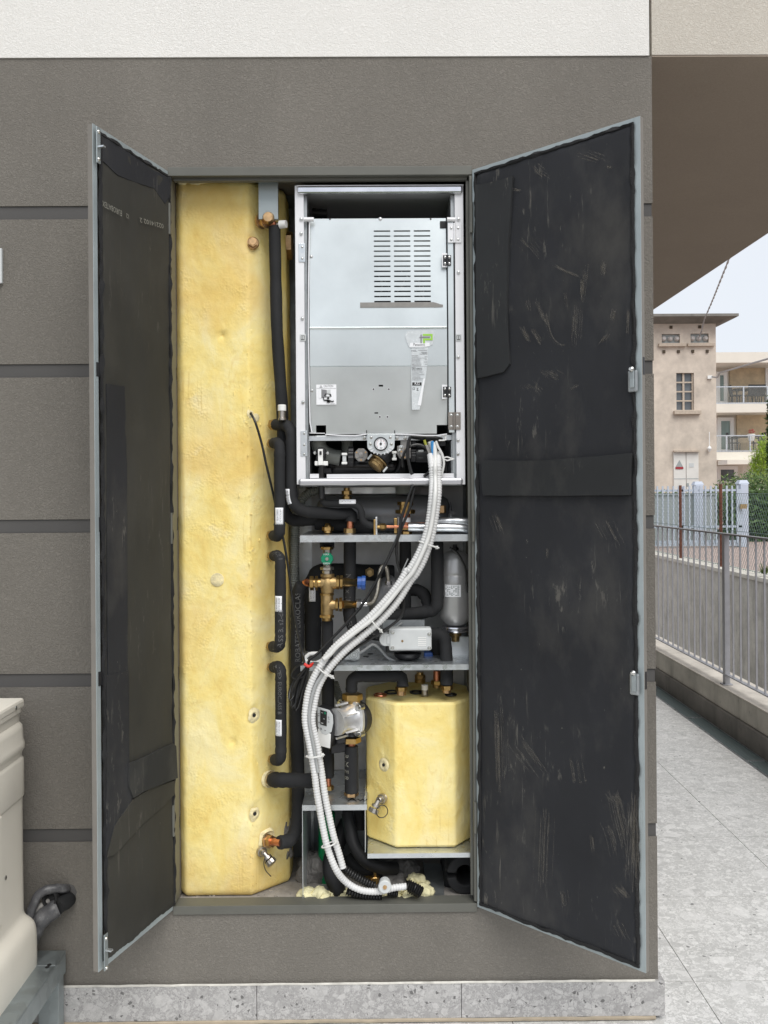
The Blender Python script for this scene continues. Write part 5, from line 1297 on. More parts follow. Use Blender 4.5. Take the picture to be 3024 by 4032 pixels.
g.prism([c+V((0, -.0108, 0))-d_*rr*.22-s_*.0016, c+V((0, -.0108, 0))-d_*rr*.22+s_*.0016, c+V((0, -.0108, 0))+d_*rr*.62], (0, -.0006, 0)); g.lathe(c+V((0, -.0108, 0)), (0, -.0012, 0), [(0, .0034), (1, .003)], 14); g.build('needle', 'ink', ga, smooth=0)
text('bar', P(*ZG(682, 612), gy-.0106), X1, Z1_, .006, 'ink', ga)
for (u, v) in ((602, 512), (776, 512), (596, 572), (786, 572)): screw(P(*ZG(u, v), gy-.0002), r=.004, par=gb)
for u in (561, 816): ub('tab_slot', 'ink', u-4, 447, u+4, 474, UY+.006, UY+.0065, z=ZG, bevel=0, par=panel)

# ---- hydraulics visible in the lower bay ----
def gbox(name, m, u0, v0, u1, v1, Y0, Y1, bevel=.0015, par=None): return ub(name, m, u0, v0, u1, v1, Y0, Y1, z=ZG, bevel=bevel, par=par)
hb = MB(); a, b_ = P(*ZG(300, 772), .20), P(*ZG(740, 772), .20); r_ = .048
hb.lathe(a, b_-a, [(-.32, .012), (-.30, .03), (-.2, .044), (0, r_), (1, r_), (1.2, .044), (1.3, .03), (1.34, .012)], 28); hb.build('air_separator', 'black_gloss', un)
g = MB(); g.ring(P(*ZG(300, 760), .17), (.5, -1, 0), .045, .006); g.ring(P(*ZG(760, 740), .17), (-.5, -1, 0), .040, .007); g.build('gasket_ring', 'black', un)
g = MB(); g.tube(fillet(path(ZG, [(120, 545), (135, 620), (215, 680), (322, 700)], .13), .03), .024, 14, rf=lambda i, an, p: 1+.09*noise.noise(p*60)); g.build('wrapped_pipe', 'hose_grey', un)
g = MB(); g.tube(fillet(path(ZG, [(385, 545), (385, 700), (385, 840)], .18), .03), .018, 14); g.build('pipe', 'hose_grey', un)
# microswitch
g = MB(); g.zbox(ZG, 100, 625, 190, 775, UY+.035, UY+.050); g.lathe(P(*ZG(150, 650), UY+.035), (0, -.008, 0), [(0, .017), (1, .014)], 16); sw = g.build('switch', 'black', un, smooth=30, bevel=.002)
gbox('housing', 'white', 120, 618, 164, 765, UY+.014, UY+.026, par=sw); gbox('button', 'black', 133, 636, 153, 670, UY+.010, UY+.0135, par=sw)
gbox('foot', 'white', 90, 727, 119, 767, UY+.020, UY+.030, par=sw); gbox('foot', 'white', 165, 727, 210, 767, UY+.020, UY+.030, par=sw)
for u in (90, 208): g = MB(); g.lathe(P(*ZG(u, 653), UY+.02), (0, -.006, 0), [(0, .0052), (.5, .0052), (1, .003)], 12); g.build('screw', 'screw', sw)
# union nuts with clips
def clipnut(u0, u1, v0, v1, par=un):
    gbox('clip', 'white', u0, v0, u1, v0+22, UY+.020, UY+.045, par=par); gbox('clip', 'white', u0, v1-22, u1, v1, UY+.020, UY+.045, par=par); gbox('clip', 'grey_plastic', u0+8, v0+23, u1-8, v1-23, UY+.024, UY+.045, par=par)
clipnut(334, 384, 652, 755); clipnut(792, 834, 636, 718)
g = MB(); a, b_ = P(*ZG(393, 686), .09), P(*ZG(446, 686), .09)
rr = Wd(90*.434, .09); n_ = 22; pf = [(0, rr*.88), (.1, rr), (.9, rr), (1, rr*.9)]; g.lathe(a, b_-a, pf, 44)
for i, v in enumerate(g.bm.verts):
    if (i//2) % 2: q = v.co-a; q.x = 0; v.co -= q*.07
g.build('knurled_nut', 'black', un, smooth=20)
g = MB(); a, b_ = P(*ZG(960, 672), .09), P(*ZG(1010, 672), .09); rr = Wd(62*.434, .09); g.lathe(a, b_-a, [(0, rr*.88), (.1, rr), (.9, rr), (1, rr*.9)], 44)
for i, v in enumerate(g.bm.verts):
    if (i//2) % 2: q = v.co-a; q.x = 0; v.co -= q*.07
g.build('knurled_nut', 'black', un, smooth=20)
def octa(u, v, r_, Y, name, m):
    c = P(*ZG(u, v), Y); rr = Wd(r_*.434, Y); g = MB(); g.lathe(c, (0, -.016, 0), [(-1.2, rr*.8), (0, rr), (.8, rr), (1, rr*.93)], 8, math.pi/8); o = g.build(name, m, un, smooth=20, bevel=.001)
    g = MB(); g.lathe(c+V((0, -.016, 0)), (0, -.004, 0), [(0, rr*.42), (.7, rr*.36), (1, rr*.2)], 16)
    for k in range(3): 
        a = R(90+120*k); g.obox(c+V((math.cos(a)*rr*.3, -.0165, math.sin(a)*rr*.3))-V((math.sin(a), 0, -math.cos(a)))*.003, V((math.cos(a), 0, math.sin(a)))*rr*.5, V((0, -.002, 0)), V((math.sin(a), 0, -math.cos(a)))*.006)
    g.build('hub', 'cast', o, smooth=30)
    for k in range(6):
        a = R(30+60*k); d_ = c+V((math.cos(a), 0, math.sin(a)))*rr*.72+V((0, -.0162, 0)); g = MB(); g.lathe(d_, (0, -.001, 0), [(0, .0028), (1, .0028)], 10); g.build('bolt_hole', 'bronze', o)
octa(512, 673, 64, .075, 'pump_head', 'cast')
g = MB(); g.prism([P(*ZG(*p), .055) for p in [(870, 540), (962, 540), (960, 700), (905, 708), (860, 700), (838, 660), (838, 590), (868, 585)]], (0, .02, 0)); o = g.build('cast_bracket', 'cast', un, smooth=0, bevel=.001)
for (u, v, r_) in ((875, 603, .006), (908, 648, .009), (945, 612, .004), (862, 632, .004), (912, 518, .0055), (835, 518, .0055), (540, 518, .005)): screw(P(*ZG(u, v), .053), r=r_, par=o)
octa(905, 660, 48, .050, 'valve_head', 'cast')
# angled strainer with brass cap
a, b_ = P(*ZG(740, 640), .10), P(*ZG(678, 725), .085); g = MB(); g.cyl(a, b_, .029, 20, .027); ys = g.build('strainer', 'black', un)
c = P(*ZG(630, 783), .078); g = MB(); g.lathe(b_, c-b_, [(0, .028), (.18, .028), (.2, .021), (.45, .021), (.46, .0255), (.6, .0255), (.62, .023), (.95, .024), (1, .02)], 22); g.build('brass_cap', 'brass_dull', ys, smooth=30)
d_ = (c-b_).normalized(); s_ = V((-d_.z, 0, d_.x)); g = MB()
for k in (-1, 1): g.obox(b_+s_*k*.031-s_*.003-V((0, .022, 0)), s_*.006, V((0, .02, 0)), d_*.02)
g.build('clip', 'grey_plastic', ys, smooth=0, bevel=.001)
for (u0, v0, u1, v1, Y0) in ((966, 545, 1010, 600, .08), (1015, 560, 1085, 640, .10), (1030, 625, 1078, 652, .07), (1030, 672, 1078, 700, .07), (1205, 545, 1280, 590, .09), (600, 555, 700, 640, .16), (120, 790, 240, 835, .14)):
    gbox('fitting', 'black' if v0 != 625 and v0 != 672 else 'grey_plastic', u0, v0, u1, v1, Y0, Y0+.03)
g = MB(); g.cyl(P(*ZG(1010, 672), .09), P(*ZG(1130, 672), .09), .022, 16); g.build('pipe', 'black', un)
g = MB(); g.tube(path(ZG, [(850, 690), (860, 845)], .19), .024, 14); g.build('pipe', 'wrap', un)
# ================= pipes =================
def sleeve(pts, r, seed=0, squash=.05, step=.008):
    q = resample(pts, step); g = MB(); cv = [0]*len(q)
    for i in range(1, len(q)-1):
        a_ = (q[i]-q[i-1]).angle(q[i+1]-q[i], 0)
        for k in (-2, -1, 0, 1, 2):
            if 0 <= i+k < len(q): cv[i+k] = max(cv[i+k], min(1, a_*7))
    g.tube(q, r, 20, rf=lambda i, an, p: (1+.055*cv[i]*math.sin(i*1.9+2*noise.noise(p*20))+squash*noise.noise(V((p.x*18, p.y*18, p.z*18+seed)))+.02*noise.noise(p*70))*(.93 if i in (0, len(q)-1) else 1))
    return g, q
def nut(par, a, b_, r, m='brass_dull', name='union_nut', rot=0):
    g = MB(); g.hexn(a, b_, r, rot); return g.build(name, m, par, smooth=20)
def sticker(pts, s, w_, h_, r, par, txt=None, rev=False, name='paper_label', ang=0):
    """small paper label bent round a sleeve; long side along the pipe"""
    cum = [0]; pts = pts[::-1] if rev else pts
    for i in range(len(pts)-1): cum.append(cum[-1]+(pts[i+1]-pts[i]).length)
    def at(q):
        i = 0
        while i < len(cum)-2 and cum[i+1] < q: i += 1
        f = (q-cum[i])/max(1e-9, cum[i+1]-cum[i]); return pts[i].lerp(pts[i+1], f), (pts[i+1]-pts[i]).normalized()
    g = MB(); grid = []
    for i in range(7):
        c, t = at(s+w_*i/6); nn = V((0, -1, 0)); nn = (nn-t*nn.dot(t)).normalized(); b_ = nn.cross(t)
        grid.append([g.bm.verts.new(c+(nn*math.cos(ang+(j/6-.5)*h_/r)+b_*math.sin(ang+(j/6-.5)*h_/r))*(r*1.035)) for j in range(7)])
    for i in range(6):
        for j in range(6): g.bm.faces.new((grid[i][j], grid[i+1][j], grid[i+1][j+1], grid[i][j+1]))
    o = g.build(name, 'paper', par, smooth=60)
    sm = o.modifiers.new('t', 'SOLIDIFY'); sm.thickness = .0004
    if txt:
        for k, (tx, sz, dy) in enumerate(txt): text_on(pts, r*1.02, s+.004, tx, sz, 'ink_grey', o, ang+dy/r)
    return o
AR = [('ARTICOLO', .0075, .004), ('55002147B', .0075, -.004)]
def loop_pipe(name, pts, r, label, sx=None, text_=None, cat='pipe', fil=.045, nut0=True, nut1=True, m='sleeve', group=None, ext=.016, s0=None, nr=None):
    base = V(pts[-1]); t = thing(name, label, cat, base, group)
    q = fillet(pts, fil, 9); g, rs = sleeve(q, r, seed=rnd()*9); s = g.build('foam_sleeve', m, t, smooth=60)
    nr = nr or r*.98
    for flag, i, j in ((nut0, 0, 1), (nut1, -1, -2)):
        if flag:
            d = (V(pts[i])-V(pts[j])).normalized(); a = V(pts[i]); nut(t, a-d*.004, a+d*ext, nr, rot=.3)
    return t, s, rs
# jumpers on the tank
def jumper(label, uT, uB, xs, r, txt=None, z=ZC, Y=.052, st=None, tt=None):
    (ua, va), (ub_, vb) = uT, uB
    a = P(ua, va, .125); b_ = P(ub_, vb, .125); xx = xs
    a1, b1 = a.lerp(P(xx, va-4, Y), .22), b_.lerp(P(xx, vb+4, Y), .22)
    pts = [a1, P(xx, va-4, Y), P(xx, vb+4, Y), b1]
    t, s, rs = loop_pipe('insulated_pipe', pts, r, label, nut0=True, nut1=True, fil=.05, group='insulated pipe loops on the tall tank', ext=.022)
    for e in (a, b_):
        g = MB(); n = V((.7, -.714, 0)); g.lathe(e+V((-.010, .016, 0))-n*.004, n*.007, [(-.5, r*.9), (.3, r*1.02), (.8, r*1.25), (.2, r*1.6)], 18)
        for v in g.bm.verts: v.co += (v.co-e)*.15*noise.noise(v.co*110)
        g.build('foam_collar', 'foam_cut', tank)
    return t, s, rs
r0 = Wd(40, .05)/2*1.0
tB, sB, pB = jumper('uppermost short bracket-shaped black foam pipe on the tank, no printing, one white sticker', (1070, 1746), (1068, 2108), 1101, Wd(44, .05)/2)
sticker(pB, .245, .050, .026, Wd(44, .05)/2, sB, AR, ang=.0)
tC, sC, pC = jumper('middle bracket-shaped black foam pipe on the tank with a joint and white sticker halfway', (1070, 2190), (1066, 2545), 1104, Wd(44, .05)/2)
text_on(pC, Wd(44, .05)/2, .035, '0321', .017, 'ink_sleeve', sC, .25); text_on(pC, Wd(44, .05)/2, .035, 'CLASS B, s2-d0', .021, 'ink_sleeve', sC, -.15, rev=True)
sticker(pC, .17, .046, .024, Wd(44, .05)/2, sC, AR, ang=-.35)
tD, sD, pD = jumper('lowest bracket-shaped black foam pipe on the tank, printed lettering above its white sticker', (1070, 2628), (1074, 2990), 1106, Wd(45, .05)/2)
text_on(pD, Wd(45, .05)/2, .018, 'ROBATEX EUROCLASS B', .0155, 'ink_sleeve', sD, -.1)
sticker(pD, .205, .048, .022, Wd(45, .05)/2, sD, AR, ang=.4*-1)
for (q, s_) in ((pC, .195), (pD, .23)):
    c = q[int(s_/.008)]; g = MB(); g.lathe(c-V((0, 0, .0012)), (0, 0, .0024), [(0, Wd(45.5, .05)/2), (1, Wd(45.5, .05)/2)], 20); g.build('sleeve_joint', 'ink', sC if q is pC else sD)
# pipe A : from the tank over and down, then right under the module
rA = Wd(46, .06)/2
ptsA = [P(1082, 1672, .115), P(1148, 1674, .062), P(1147, 2010, .062), P(1330, 2024, .10), P(1388, 2020, .11), P(1382, 2056, .105)]
tA, sA, pA = loop_pipe('insulated_pipe', ptsA, rA, 'black foam pipe bending down beside the module, then right to a copper stub', nut1=False, fil=.055, group='insulated pipes')
sticker(pA, .255, .048, .020, rA, sA, AR, ang=-.8)
g = MB(); g.tube([P(1380, 2046, .105), P(1378, 2092, .105)], .0105, 14); g.build('copper_stub', 'copper', tA)
nut(tA, P(1377, 2080, .105), P(1377, 2100, .105), .018); g = MB(); g.cyl(P(1377, 2098, .105), P(1377, 2107, .105), .015, 14); g.build('thread', 'nickel', tA)
# pipe A2 : long riser from the top elbow
ptsA2 = [P(1081, 892, .085), P(1090, 1300, .088), P(1112, 1620, .10), P(1118, 2020, .13), P(1150, 2052, .15), P(1250, 2046, .17)]
tA2, sA2, pA2 = loop_pipe('insulated_pipe', ptsA2, Wd(47, .09)/2, 'long straight black foam pipe rising up the tank to a copper elbow near the top', nut0=False, nut1=False, fil=.05, group='insulated pipes')
g = MB(); e0 = P(*Z1(1345, 880), .11); e1 = P(*Z1(1400, 850), .075); g.tube(smoothpath([e0, P(*Z1(1370, 875), .09), P(*Z1(1398, 858), .082), P(*Z1(1425, 880), .08), P(*Z1(1432, 905), .085)], .004), .0115, 14); g.build('copper_elbow', 'copper', tA2)
g = MB(); g.lathe(P(*Z1(1340, 865), .10), P(*Z1(1388, 868), .075)-P(*Z1(1340, 865), .10), [(0, .022), (.3, .024), (.35, .017), (.7, .017), (.75, .021), (1, .021)], 18); g.lathe(P(*Z1(1398, 850), .07), (0, -.02, 0), [(-1, .016), (.4, .019), (1, .014)], 18); g.build('union', 'bronze', tA2, smooth=30)
g = MB(); g.cyl(P(*Z1(1455, 893), .08), P(*Z1(1480, 893), .078), .006, 10); g.build('vent_stub', 'nickel', tA2); g = MB(); a = P(*Z1(1478, 893), .078); g.cyl(a, a+V((.020, -.006, 0)), .0125, 16, .0115); g.build('white_cap', 'white', tA2)
g = MB(); a = P(*Z5(1494, 275), .062); g.lathe(a-V((0, 0, .004)), (0, 0, .030), [(0, .012), (.2, .012), (.25, .010), (1, .010)], 16); sv_ = g.build('vent_stub', 'nickel', tA); g = MB(); g.lathe(a+V((0, 0, .024)), (0, 0, .018), [(0, .0125), (.9, .0125), (1, .011)], 16); g.build('white_cap', 'white', sv_)
# E, F, G near the foot
tE, sE, pE = loop_pipe('insulated_pipe', [P(1076, 3070, .115), P(1092, 3071, .07), P(1228, 3074, .06), P(1250, 3072, .11)], Wd(58, .06)/2, 'short horizontal black foam pipe running right from the tank near its foot', nut1=False, fil=.03, group='insulated pipes')
t_, s_, _ = loop_pipe('insulated_pipe', [P(*ZE(172, 905), .06), P(*ZE(262, 888), .09), P(*ZE(300, 780), .13), P(*ZE(305, 500), .17), P(*ZE(290, 0), .19), P(*ZD(300, 420), .16), P(*ZD(300, 250), .13), P(*ZD(330, 175), .12)], Wd(54, .10)/2, 'thick black foam riser from the tank foot up to the brass mixing valve', nut0=False, nut1=False, fil=.06, group='insulated pipes')
text_on(resample([P(*ZD(300, 720), .150), P(*ZD(300, 230), .125)], .01), Wd(54, .10)/2*1.02, .01, 'ROBATEX EUROCLASS B, s2-d0', .0225, 'ink_sleeve', s_, -.1)
g = MB(); c = P(*ZE(108, 895), .10); d_ = (P(*ZE(190, 905), .06)-c); g.tube(smoothpath([c, c+d_*.5, c+d_*1.0], .005), .0115, 16); g.build('copper_elbow', 'copper', t_)
g = MB(); g.lathe(c-d_.normalized()*.01, d_.normalized()*.024, [(0, .022), (.2, .0225), (.25, .018), (1, .018)], 6); g.build('union', 'bronze', t_, smooth=20)
g = MB(); g.lathe(c-V((.01, -.02, 0)), V((.006, -.008, 0)), [(-.5, .018), (.4, .022), (.9, .025), (.1, .032)], 24)
for v in g.bm.verts: v.co += (v.co-c)*.25*noise.noise(v.co*40)
g.build('foam_collar', 'foam_cut', tank)
c = P(*ZE(110, 470), .125); g = MB(); n = V((.7, -.714, 0)); g.lathe(c-n*.004, n*.008, [(0, .018), (.5, .021), (.8, .024), (.1, .029)], 24)
for v in g.bm.verts: v.co += (v.co-c)*.25*noise.noise(v.co*40)
g.build('foam_collar', 'foam_cut', tank)
# H : deep vertical + arch
t_, s_, q_ = loop_pipe('insulated_pipe', [P(*ZD(405, 630), .22), P(*ZD(405, 150), .22), P(*ZD(450, 85), .23), P(*ZD(960, 100), .26)], Wd(72, .22)/2*.92, 'thick black foam pipe rising behind the brass valve and arching right', nut0=False, nut1=False, fil=.05, group='insulated pipes')
sticker([P(*ZD(405, 190), .215), P(*ZD(405, 270), .215)], .0, .045, .02, Wd(72, .22)/2*.92, s_, AR)
g = MB(); g.lathe(P(*ZD(795, 92), .20), (0, -.02, 0), [(0, .015), (.4, .015), (.5, .010), (1, .009)], 6); g.build('brass_tee', 'brass_dull', t_, smooth=20)
# I : straight down from shelf 1, swings right
t_, s_, q_ = loop_pipe('insulated_pipe', [P(1378, 2128, .12), P(*ZD(655, 420), .12), P(*ZD(700, 505), .13), P(*ZD(890, 525), .16)], Wd(49, .12)/2, 'black foam pipe with printed lettering dropping from the upper shelf and swinging right', nut0=False, nut1=False, fil=.09, group='insulated pipes')
text_on(q_, Wd(49, .12)/2, .10, 'NW x 18        EUROBATEX', .023, 'ink_sleeve', s_, -.2)
text_on(q_, Wd(49, .12)/2, .42, 'SS B', .023, 'ink_sleeve', s_, -.2)
# J : below the brass valve
t_, s_, q_ = loop_pipe('insulated_pipe', [P(1289, 2440, .10), P(1289, 2597, .10)], Wd(46, .10)/2, 'short upright black foam pipe under the brass mixing valve', nut0=False, nut1=False, group='insulated pipes')
t_, s_, q_ = loop_pipe('insulated_pipe', [P(1292, 2632, .14), P(1292, 3060, .14)], Wd(48, .14)/2, 'upright black foam pipe behind the pump ending in a thin copper tail', nut0=False, nut1=False, group='insulated pipes')
g = MB(); g.tube([P(1292, 3055, .14), P(1293, 3100, .14)], .0085, 12); g.build('copper_tail', 'copper', t_); nut(t_, P(1295, 3092, .14), P(1295, 3110, .14), .015, 'brass')
# K, M
loop_pipe('insulated_pipe', [P(1596, 2134, .20), P(1596, 2420, .20)], Wd(46, .2)/2, 'black foam pipe hanging from the upper shelf behind the white conduits', nut0=False, nut1=False, group='insulated pipes')
rL = Wd(50, .12)/2
loop_pipe('insulated_pipe', [P(1722, 2134, .12), P(1722, 2385, .12), P(*ZD(1225, 360), .13), P(*ZD(920, 398), .15)], rL, 'thick black foam pipe beside the silver vessel bending left at the bottom', nut0=False, nut1=False, fil=.035, group='insulated pipes')
loop_pipe('insulated_pipe', [P(*ZD(900, 240), .24), P(*ZD(1040, 215), .22), P(*ZD(1140, 215), .19), P(*ZD(1190, 270), .17), P(*ZD(1200, 350), .15)], rL*.95, 'short curved black foam elbow arching over the horizontal pipe behind the conduits', nut0=False, nut1=False, fil=.06, group='insulated pipes')
g = MB(); q = smoothpath([P(*ZD(880, 420), .22), P(*ZD(875, 300), .21), P(*ZD(905, 215), .21), P(*ZD(960, 190), .22)], .01); g.tube(q, .038, 18, rf=lambda i, a, p: 1+.05*noise.noise(p*30)); tag(g.build('insulated_pipe', 'tankgrey'), 'fat grey-black wrapped elbow behind the white conduits above the actuator', 'pipe', 'insulated pipes')
# N right of the actuator
t_, s_, q_ = loop_pipe('insulated_pipe', [P(*ZD(1190, 520), .12), P(*ZD(1310, 515), .11), P(*ZD(1326, 700), .10), P(*ZD(1325, 868), .09)], Wd(49, .10)/2, 'black foam pipe bending down right of the actuator to the buffer tank', nut0=False, nut1=False, fil=.055, group='insulated pipes')
nut(t_, P(*ZD(1326, 868), .09), P(*ZD(1326, 900), .09), .019, 'brass'); g = MB(); g.cyl(P(*ZD(1326, 898), .09), P(*ZD(1326, 920), .09), .014, 16); g.build('thread', 'bronze', t_)
loop_pipe('insulated_pipe', [P(*ZD(1245, 480), .2), P(*ZD(1245, 690), .2)], Wd(46, .2)/2, 'dark foam pipe behind the right-hand elbow standing on the middle shelf', nut0=False, nut1=False, group='insulated pipes')
cp = thing('copper_pipe', 'short bare copper pipe with brass nut at the back of the buffer tank', 'pipe', G(*ZD(1258, 885), bzt))
g = MB(); g.tube([P(*ZD(1258, 770), .20), P(*ZD(1258, 870), .20)], .0115, 14); g.build('tube', 'copper', cp); nut(cp, P(*ZD(1256, 835), .20), P(*ZD(1256, 865), .20), .018, 'brass'); g = MB(); g.cyl(P(*ZD(1256, 864), .20), P(*ZD(1256, 885), .20), .013); g.build('thread', 'brass_dull', cp)
# O arch
t_, s_, q_ = loop_pipe('insulated_pipe', [P(*ZD(670, 915), .085), P(*ZD(672, 808), .085), P(*ZD(1020, 805), .10), P(*ZD(1022, 882), .09)], Wd(47, .085)/2, 'black foam pipe arching from the pump over to the buffer tank under the middle shelf', nut0=False, nut1=False, fil=.04, group='insulated pipes')
nut(t_, P(*ZD(1013, 878), .09), P(*ZD(1013, 906), .09), .018, 'brass'); g = MB(); g.cyl(P(*ZD(1014, 905), .09), P(*ZD(1014, 935), .09), .014); g.build('thread', 'bronze', t_)
# big black taped pipes at the bottom
def taped(pts, r, label):
    q = resample(smoothpath(pts, .01), .006); t = thing('taped_pipe', label, 'pipe', V(pts[-1]), 'taped pipes at the cabinet foot')
    g = MB(); g.tube(q, r, 20, rf=lambda i, a, p: 1+.05*noise.noise(p*25)+.025*(((i+int(a*3))//5) % 2)); g.build('tape_wrapping', 'wrap', t, smooth=25); return t
taped([P(*ZE(645, 700), .16), P(*ZE(660, 800), .14), P(*ZE(690, 920), .12), P(*ZE(770, 1030), .11), P(*ZE(880, 1075), .12), P(*ZE(975, 1080), .15)], Wd(50, .12)/2, 'black taped pipe curving right over the rubble')
taped([P(*ZE(640, 760), .21), P(*ZE(590, 880), .18), P(*ZE(530, 1010), .13), P(*ZE(530, 1120), .11), P(*ZE(570, 1215), .10), P(*ZE(590, 1275), .10)], Wd(60, .13)/2, 'fat black taped pipe curving left down to the foam rubble')
taped([P(*ZE(650, 1000), .22), P(*ZE(720, 1080), .20), P(*ZE(860, 1110), .2), P(*ZE(960, 1130), .22)], Wd(60, .2)/2, 'black taped pipe lying low behind the others')
taped([P(*ZE(610, 690), .24), P(*ZE(720, 690), .24), P(*ZE(735, 800), .24)], Wd(70, .2)/2, 'short black taped stub behind, just under the small shelf')
bf = thing('brass_fitting', 'small brass elbow fitting lying in the rubble at the bottom', 'fitting', P(*ZE(800, 1160), .12))
g = MB(); g.hexn(P(*ZE(760, 1155), .12), P(*ZE(815, 1152), .12), .010); g.hexn(P(*ZE(832, 1182), .11), P(*ZE(832, 1135), .11), .013); g.cyl(P(*ZE(832, 1135), .11), P(*ZE(832, 1105), .11), .004, 8); g.build('body', 'brass', bf, smooth=20)
# green duct
gd = MB(); q = [P(*ZE(500, 700+52*k), .20) for k in range(11)]; gd.tube(resample(q, .01), .026, 14, rf=lambda i, a, p: 1+.06*noise.noise(p*40)); tag(gd.build('green_duct', 'green_bag'), 'green plastic drain tube behind the corrugated conduits at the bottom left', 'tube')

# ---------- horizontal insulated cylinder above shelf 1 ----------
hz = P(1500, 2024, .24); ra = Wd(150, .24)/2
cy = thing('horizontal_vessel', 'horizontal graphite-grey insulated cylinder lying behind the pipes on the upper shelf', 'vessel', V((.0, .24, S1)))
xa, xb = P(1245, 2024, .24).x, P(1772, 2024, .24).x; L_ = xb-xa
g = MB(); g.lathe((xa, .24, hz.z), (L_, 0, 0), [(0, .02), (.01, ra*.55), (.03, ra*.8), (.07, ra*.97), (.10, ra), (.26, ra), (.262, ra*.985), (.268, ra), (.275, ra*.985), (.28, ra), (.81, ra), (.812, ra*.985), (.818, ra), (.824, ra*.985), (.83, ra), (.90, ra), (.94, ra*.95), (.98, ra*.78), (.995, ra*.5), (1, .02)], 40)
g.build('insulation', 'tankgrey', cy, smooth=30)
g = MB()
for (u, v0, v1) in ((635, 575, 640), ):
    g.hexn(P(*ZC(638, 608), .16), P(*ZC(638, 580), .16), .016); g.hexn(P(*ZC(640, 640), .16), P(*ZC(640, 618), .16), .014); g.cyl(P(*ZC(638, 560), .16), P(*ZC(638, 640), .16), .010, 10)
g.build('brass_nipple', 'brass', cy, smooth=20)
g = MB(); g.hexn(P(*ZC(1040, 682), .10), P(*ZC(1040, 655), .10), .024); g.cyl(P(*ZC(1040, 712), .10), P(*ZC(1040, 682), .10), .018); g.hexn(P(*ZC(1040, 738), .10), P(*ZC(1040, 710), .10), .030); g.build('brass_nipple', 'brass', cy, smooth=20)
g = MB(); g.tube([P(*ZC(1045, 735), .10), P(*ZC(1048, 830), .10)], .012, 14); g.build('copper_stub', 'copper', cy)
g = MB(); g.tube([P(*ZC(1048, 765), .10), P(*ZC(1048, 795), .10)], .0128, 14); g.build('paper_band', 'paper', cy)
g = MB(); g.hexn(P(*ZC(1038, 850), .10), P(*ZC(1038, 815), .10), .020); g.hexn(P(*ZC(1045, 885), .10), P(*ZC(1045, 858), .10), .018); g.build('brass_nipple', 'brass', cy, smooth=20)
g = MB(); g.hexn(P(*ZC(508, 855), .12), P(*ZC(508, 828), .12), .018); g.cyl(P(*ZC(508, 870), .12), P(*ZC(508, 852), .12), .012); g.lathe(P(*ZC(508, 830), .12), (0, 0, .012), [(0, .013), (1, .006)], 12); g.build('brass_nipple', 'brass', cy, smooth=20)
g = MB(); g.hexn(P(*ZC(1290, 735), .17), P(*ZC(1290, 680), .17), .014); g.hexn(P(*ZC(1275, 882), .17), P(*ZC(1275, 868), .17), .018); g.build('brass_nipple', 'bronze', cy, smooth=20)
t_, s_, q_ = loop_pipe('insulated_pipe', [P(*ZC(470, 640), .075), P(*ZC(480, 668), .075), P(*ZC(590, 668), .075), P(*ZC(735, 680), .07), P(*ZC(745, 800), .07), P(*ZC(830, 826), .075)], Wd(27, .07)/2, 'slim black foam pipe stepping down to the brass flange, white sticker on top', nut0=False, nut1=False, fil=.035, group='insulated pipes')
q2 = resample([P(*ZC(586, 662), .072), P(*ZC(668, 662), .072)], .01); sticker(q2, 0, .050, .016, Wd(27, .07)/2, s_, [('ARTICOLO 55/17', .007, 0)], ang=.4)
g = MB(); g.tube(resample([P(*ZC(1040, 600), .2), P(*ZC(1035, 530), .2)], .01), .030, 14); tag(g.build('grey_pipe', 'hose_grey'), 'short grey pipe dropping from the module into the grey cylinder', 'pipe')
g = MB(); g.tube(resample([P(*ZC(463, 540), .05), P(*ZC(466, 632), .06)], .008), Wd(26, .05)/2, 14); tag(g.build('rubber_boot', 'black'), 'black rubber boot hanging under the left of the module', 'boot')
loop_pipe('insulated_pipe', [P(*ZC(420, 800), .17), P(*ZC(560, 810), .17), P(*ZC(820, 830), .16)], Wd(56, .13)/2, 'thick black foam pipe lying low in front of the grey cylinder', nut0=False, nut1=False, fil=.02, group='insulated pipes')
# brass flanges, refrigerant line, silver ducts
rf = thing('refrigerant_line', 'thin copper line with gold brass nuts between two upright mounting plates', 'pipe', P(*ZC(880, 880), .08))
for (u, v0, v1, Y, m) in ((842, 760, 890, .085, 'galv'), (993, 762, 880, .13, 'galv'), (1353, 725, 870, .12, 'galv_dark')):
    g = MB(); c = P(*ZC(u, v1), Y); d_ = P(*ZC(u, v0), Y); g.box(c.x-.003, c.x+.003, Y-.01, Y+.06, S1+.0005, d_.z); g.build('mounting_plate', m, rf, smooth=0, bevel=.001)
g = MB(); c = P(*ZC(830, 828), .08); g.box(c.x-.003, c.x+.003, .06, .12, P(*ZC(830, 880), .08).z, P(*ZC(830, 778), .08).z); g.build('flange', 'brass', rf, smooth=0, bevel=.001)
g = MB(); c = P(*ZC(977, 828), .10); g.box(c.x-.006, c.x+.003, .08, .14, P(*ZC(977, 870), .10).z, P(*ZC(977, 768), .10).z); g.build('flange', 'brass', rf, smooth=0, bevel=.001)
g = MB(); g.cyl(P(*ZC(848, 828), .075), P(*ZC(872, 828), .075), .006, 12); g.hexn(P(*ZC(868, 828), .075), P(*ZC(900, 828), .075), .0105); g.lathe(P(*ZC(900, 828), .075), P(*ZC(912, 828), .075)-P(*ZC(900, 828), .075), [(0, .009), (1, .006)], 12); g.build('flare_nut', 'brass', rf, smooth=20)
g = MB(); g.tube([P(*ZC(905, 827), .075), P(*ZC(1070, 829), .072)], .0045, 10); g.tube([P(*ZC(1060, 806), .10), P(*ZC(1200, 806), .10)], .0035, 10); g.build('copper_line', 'copper', rf)
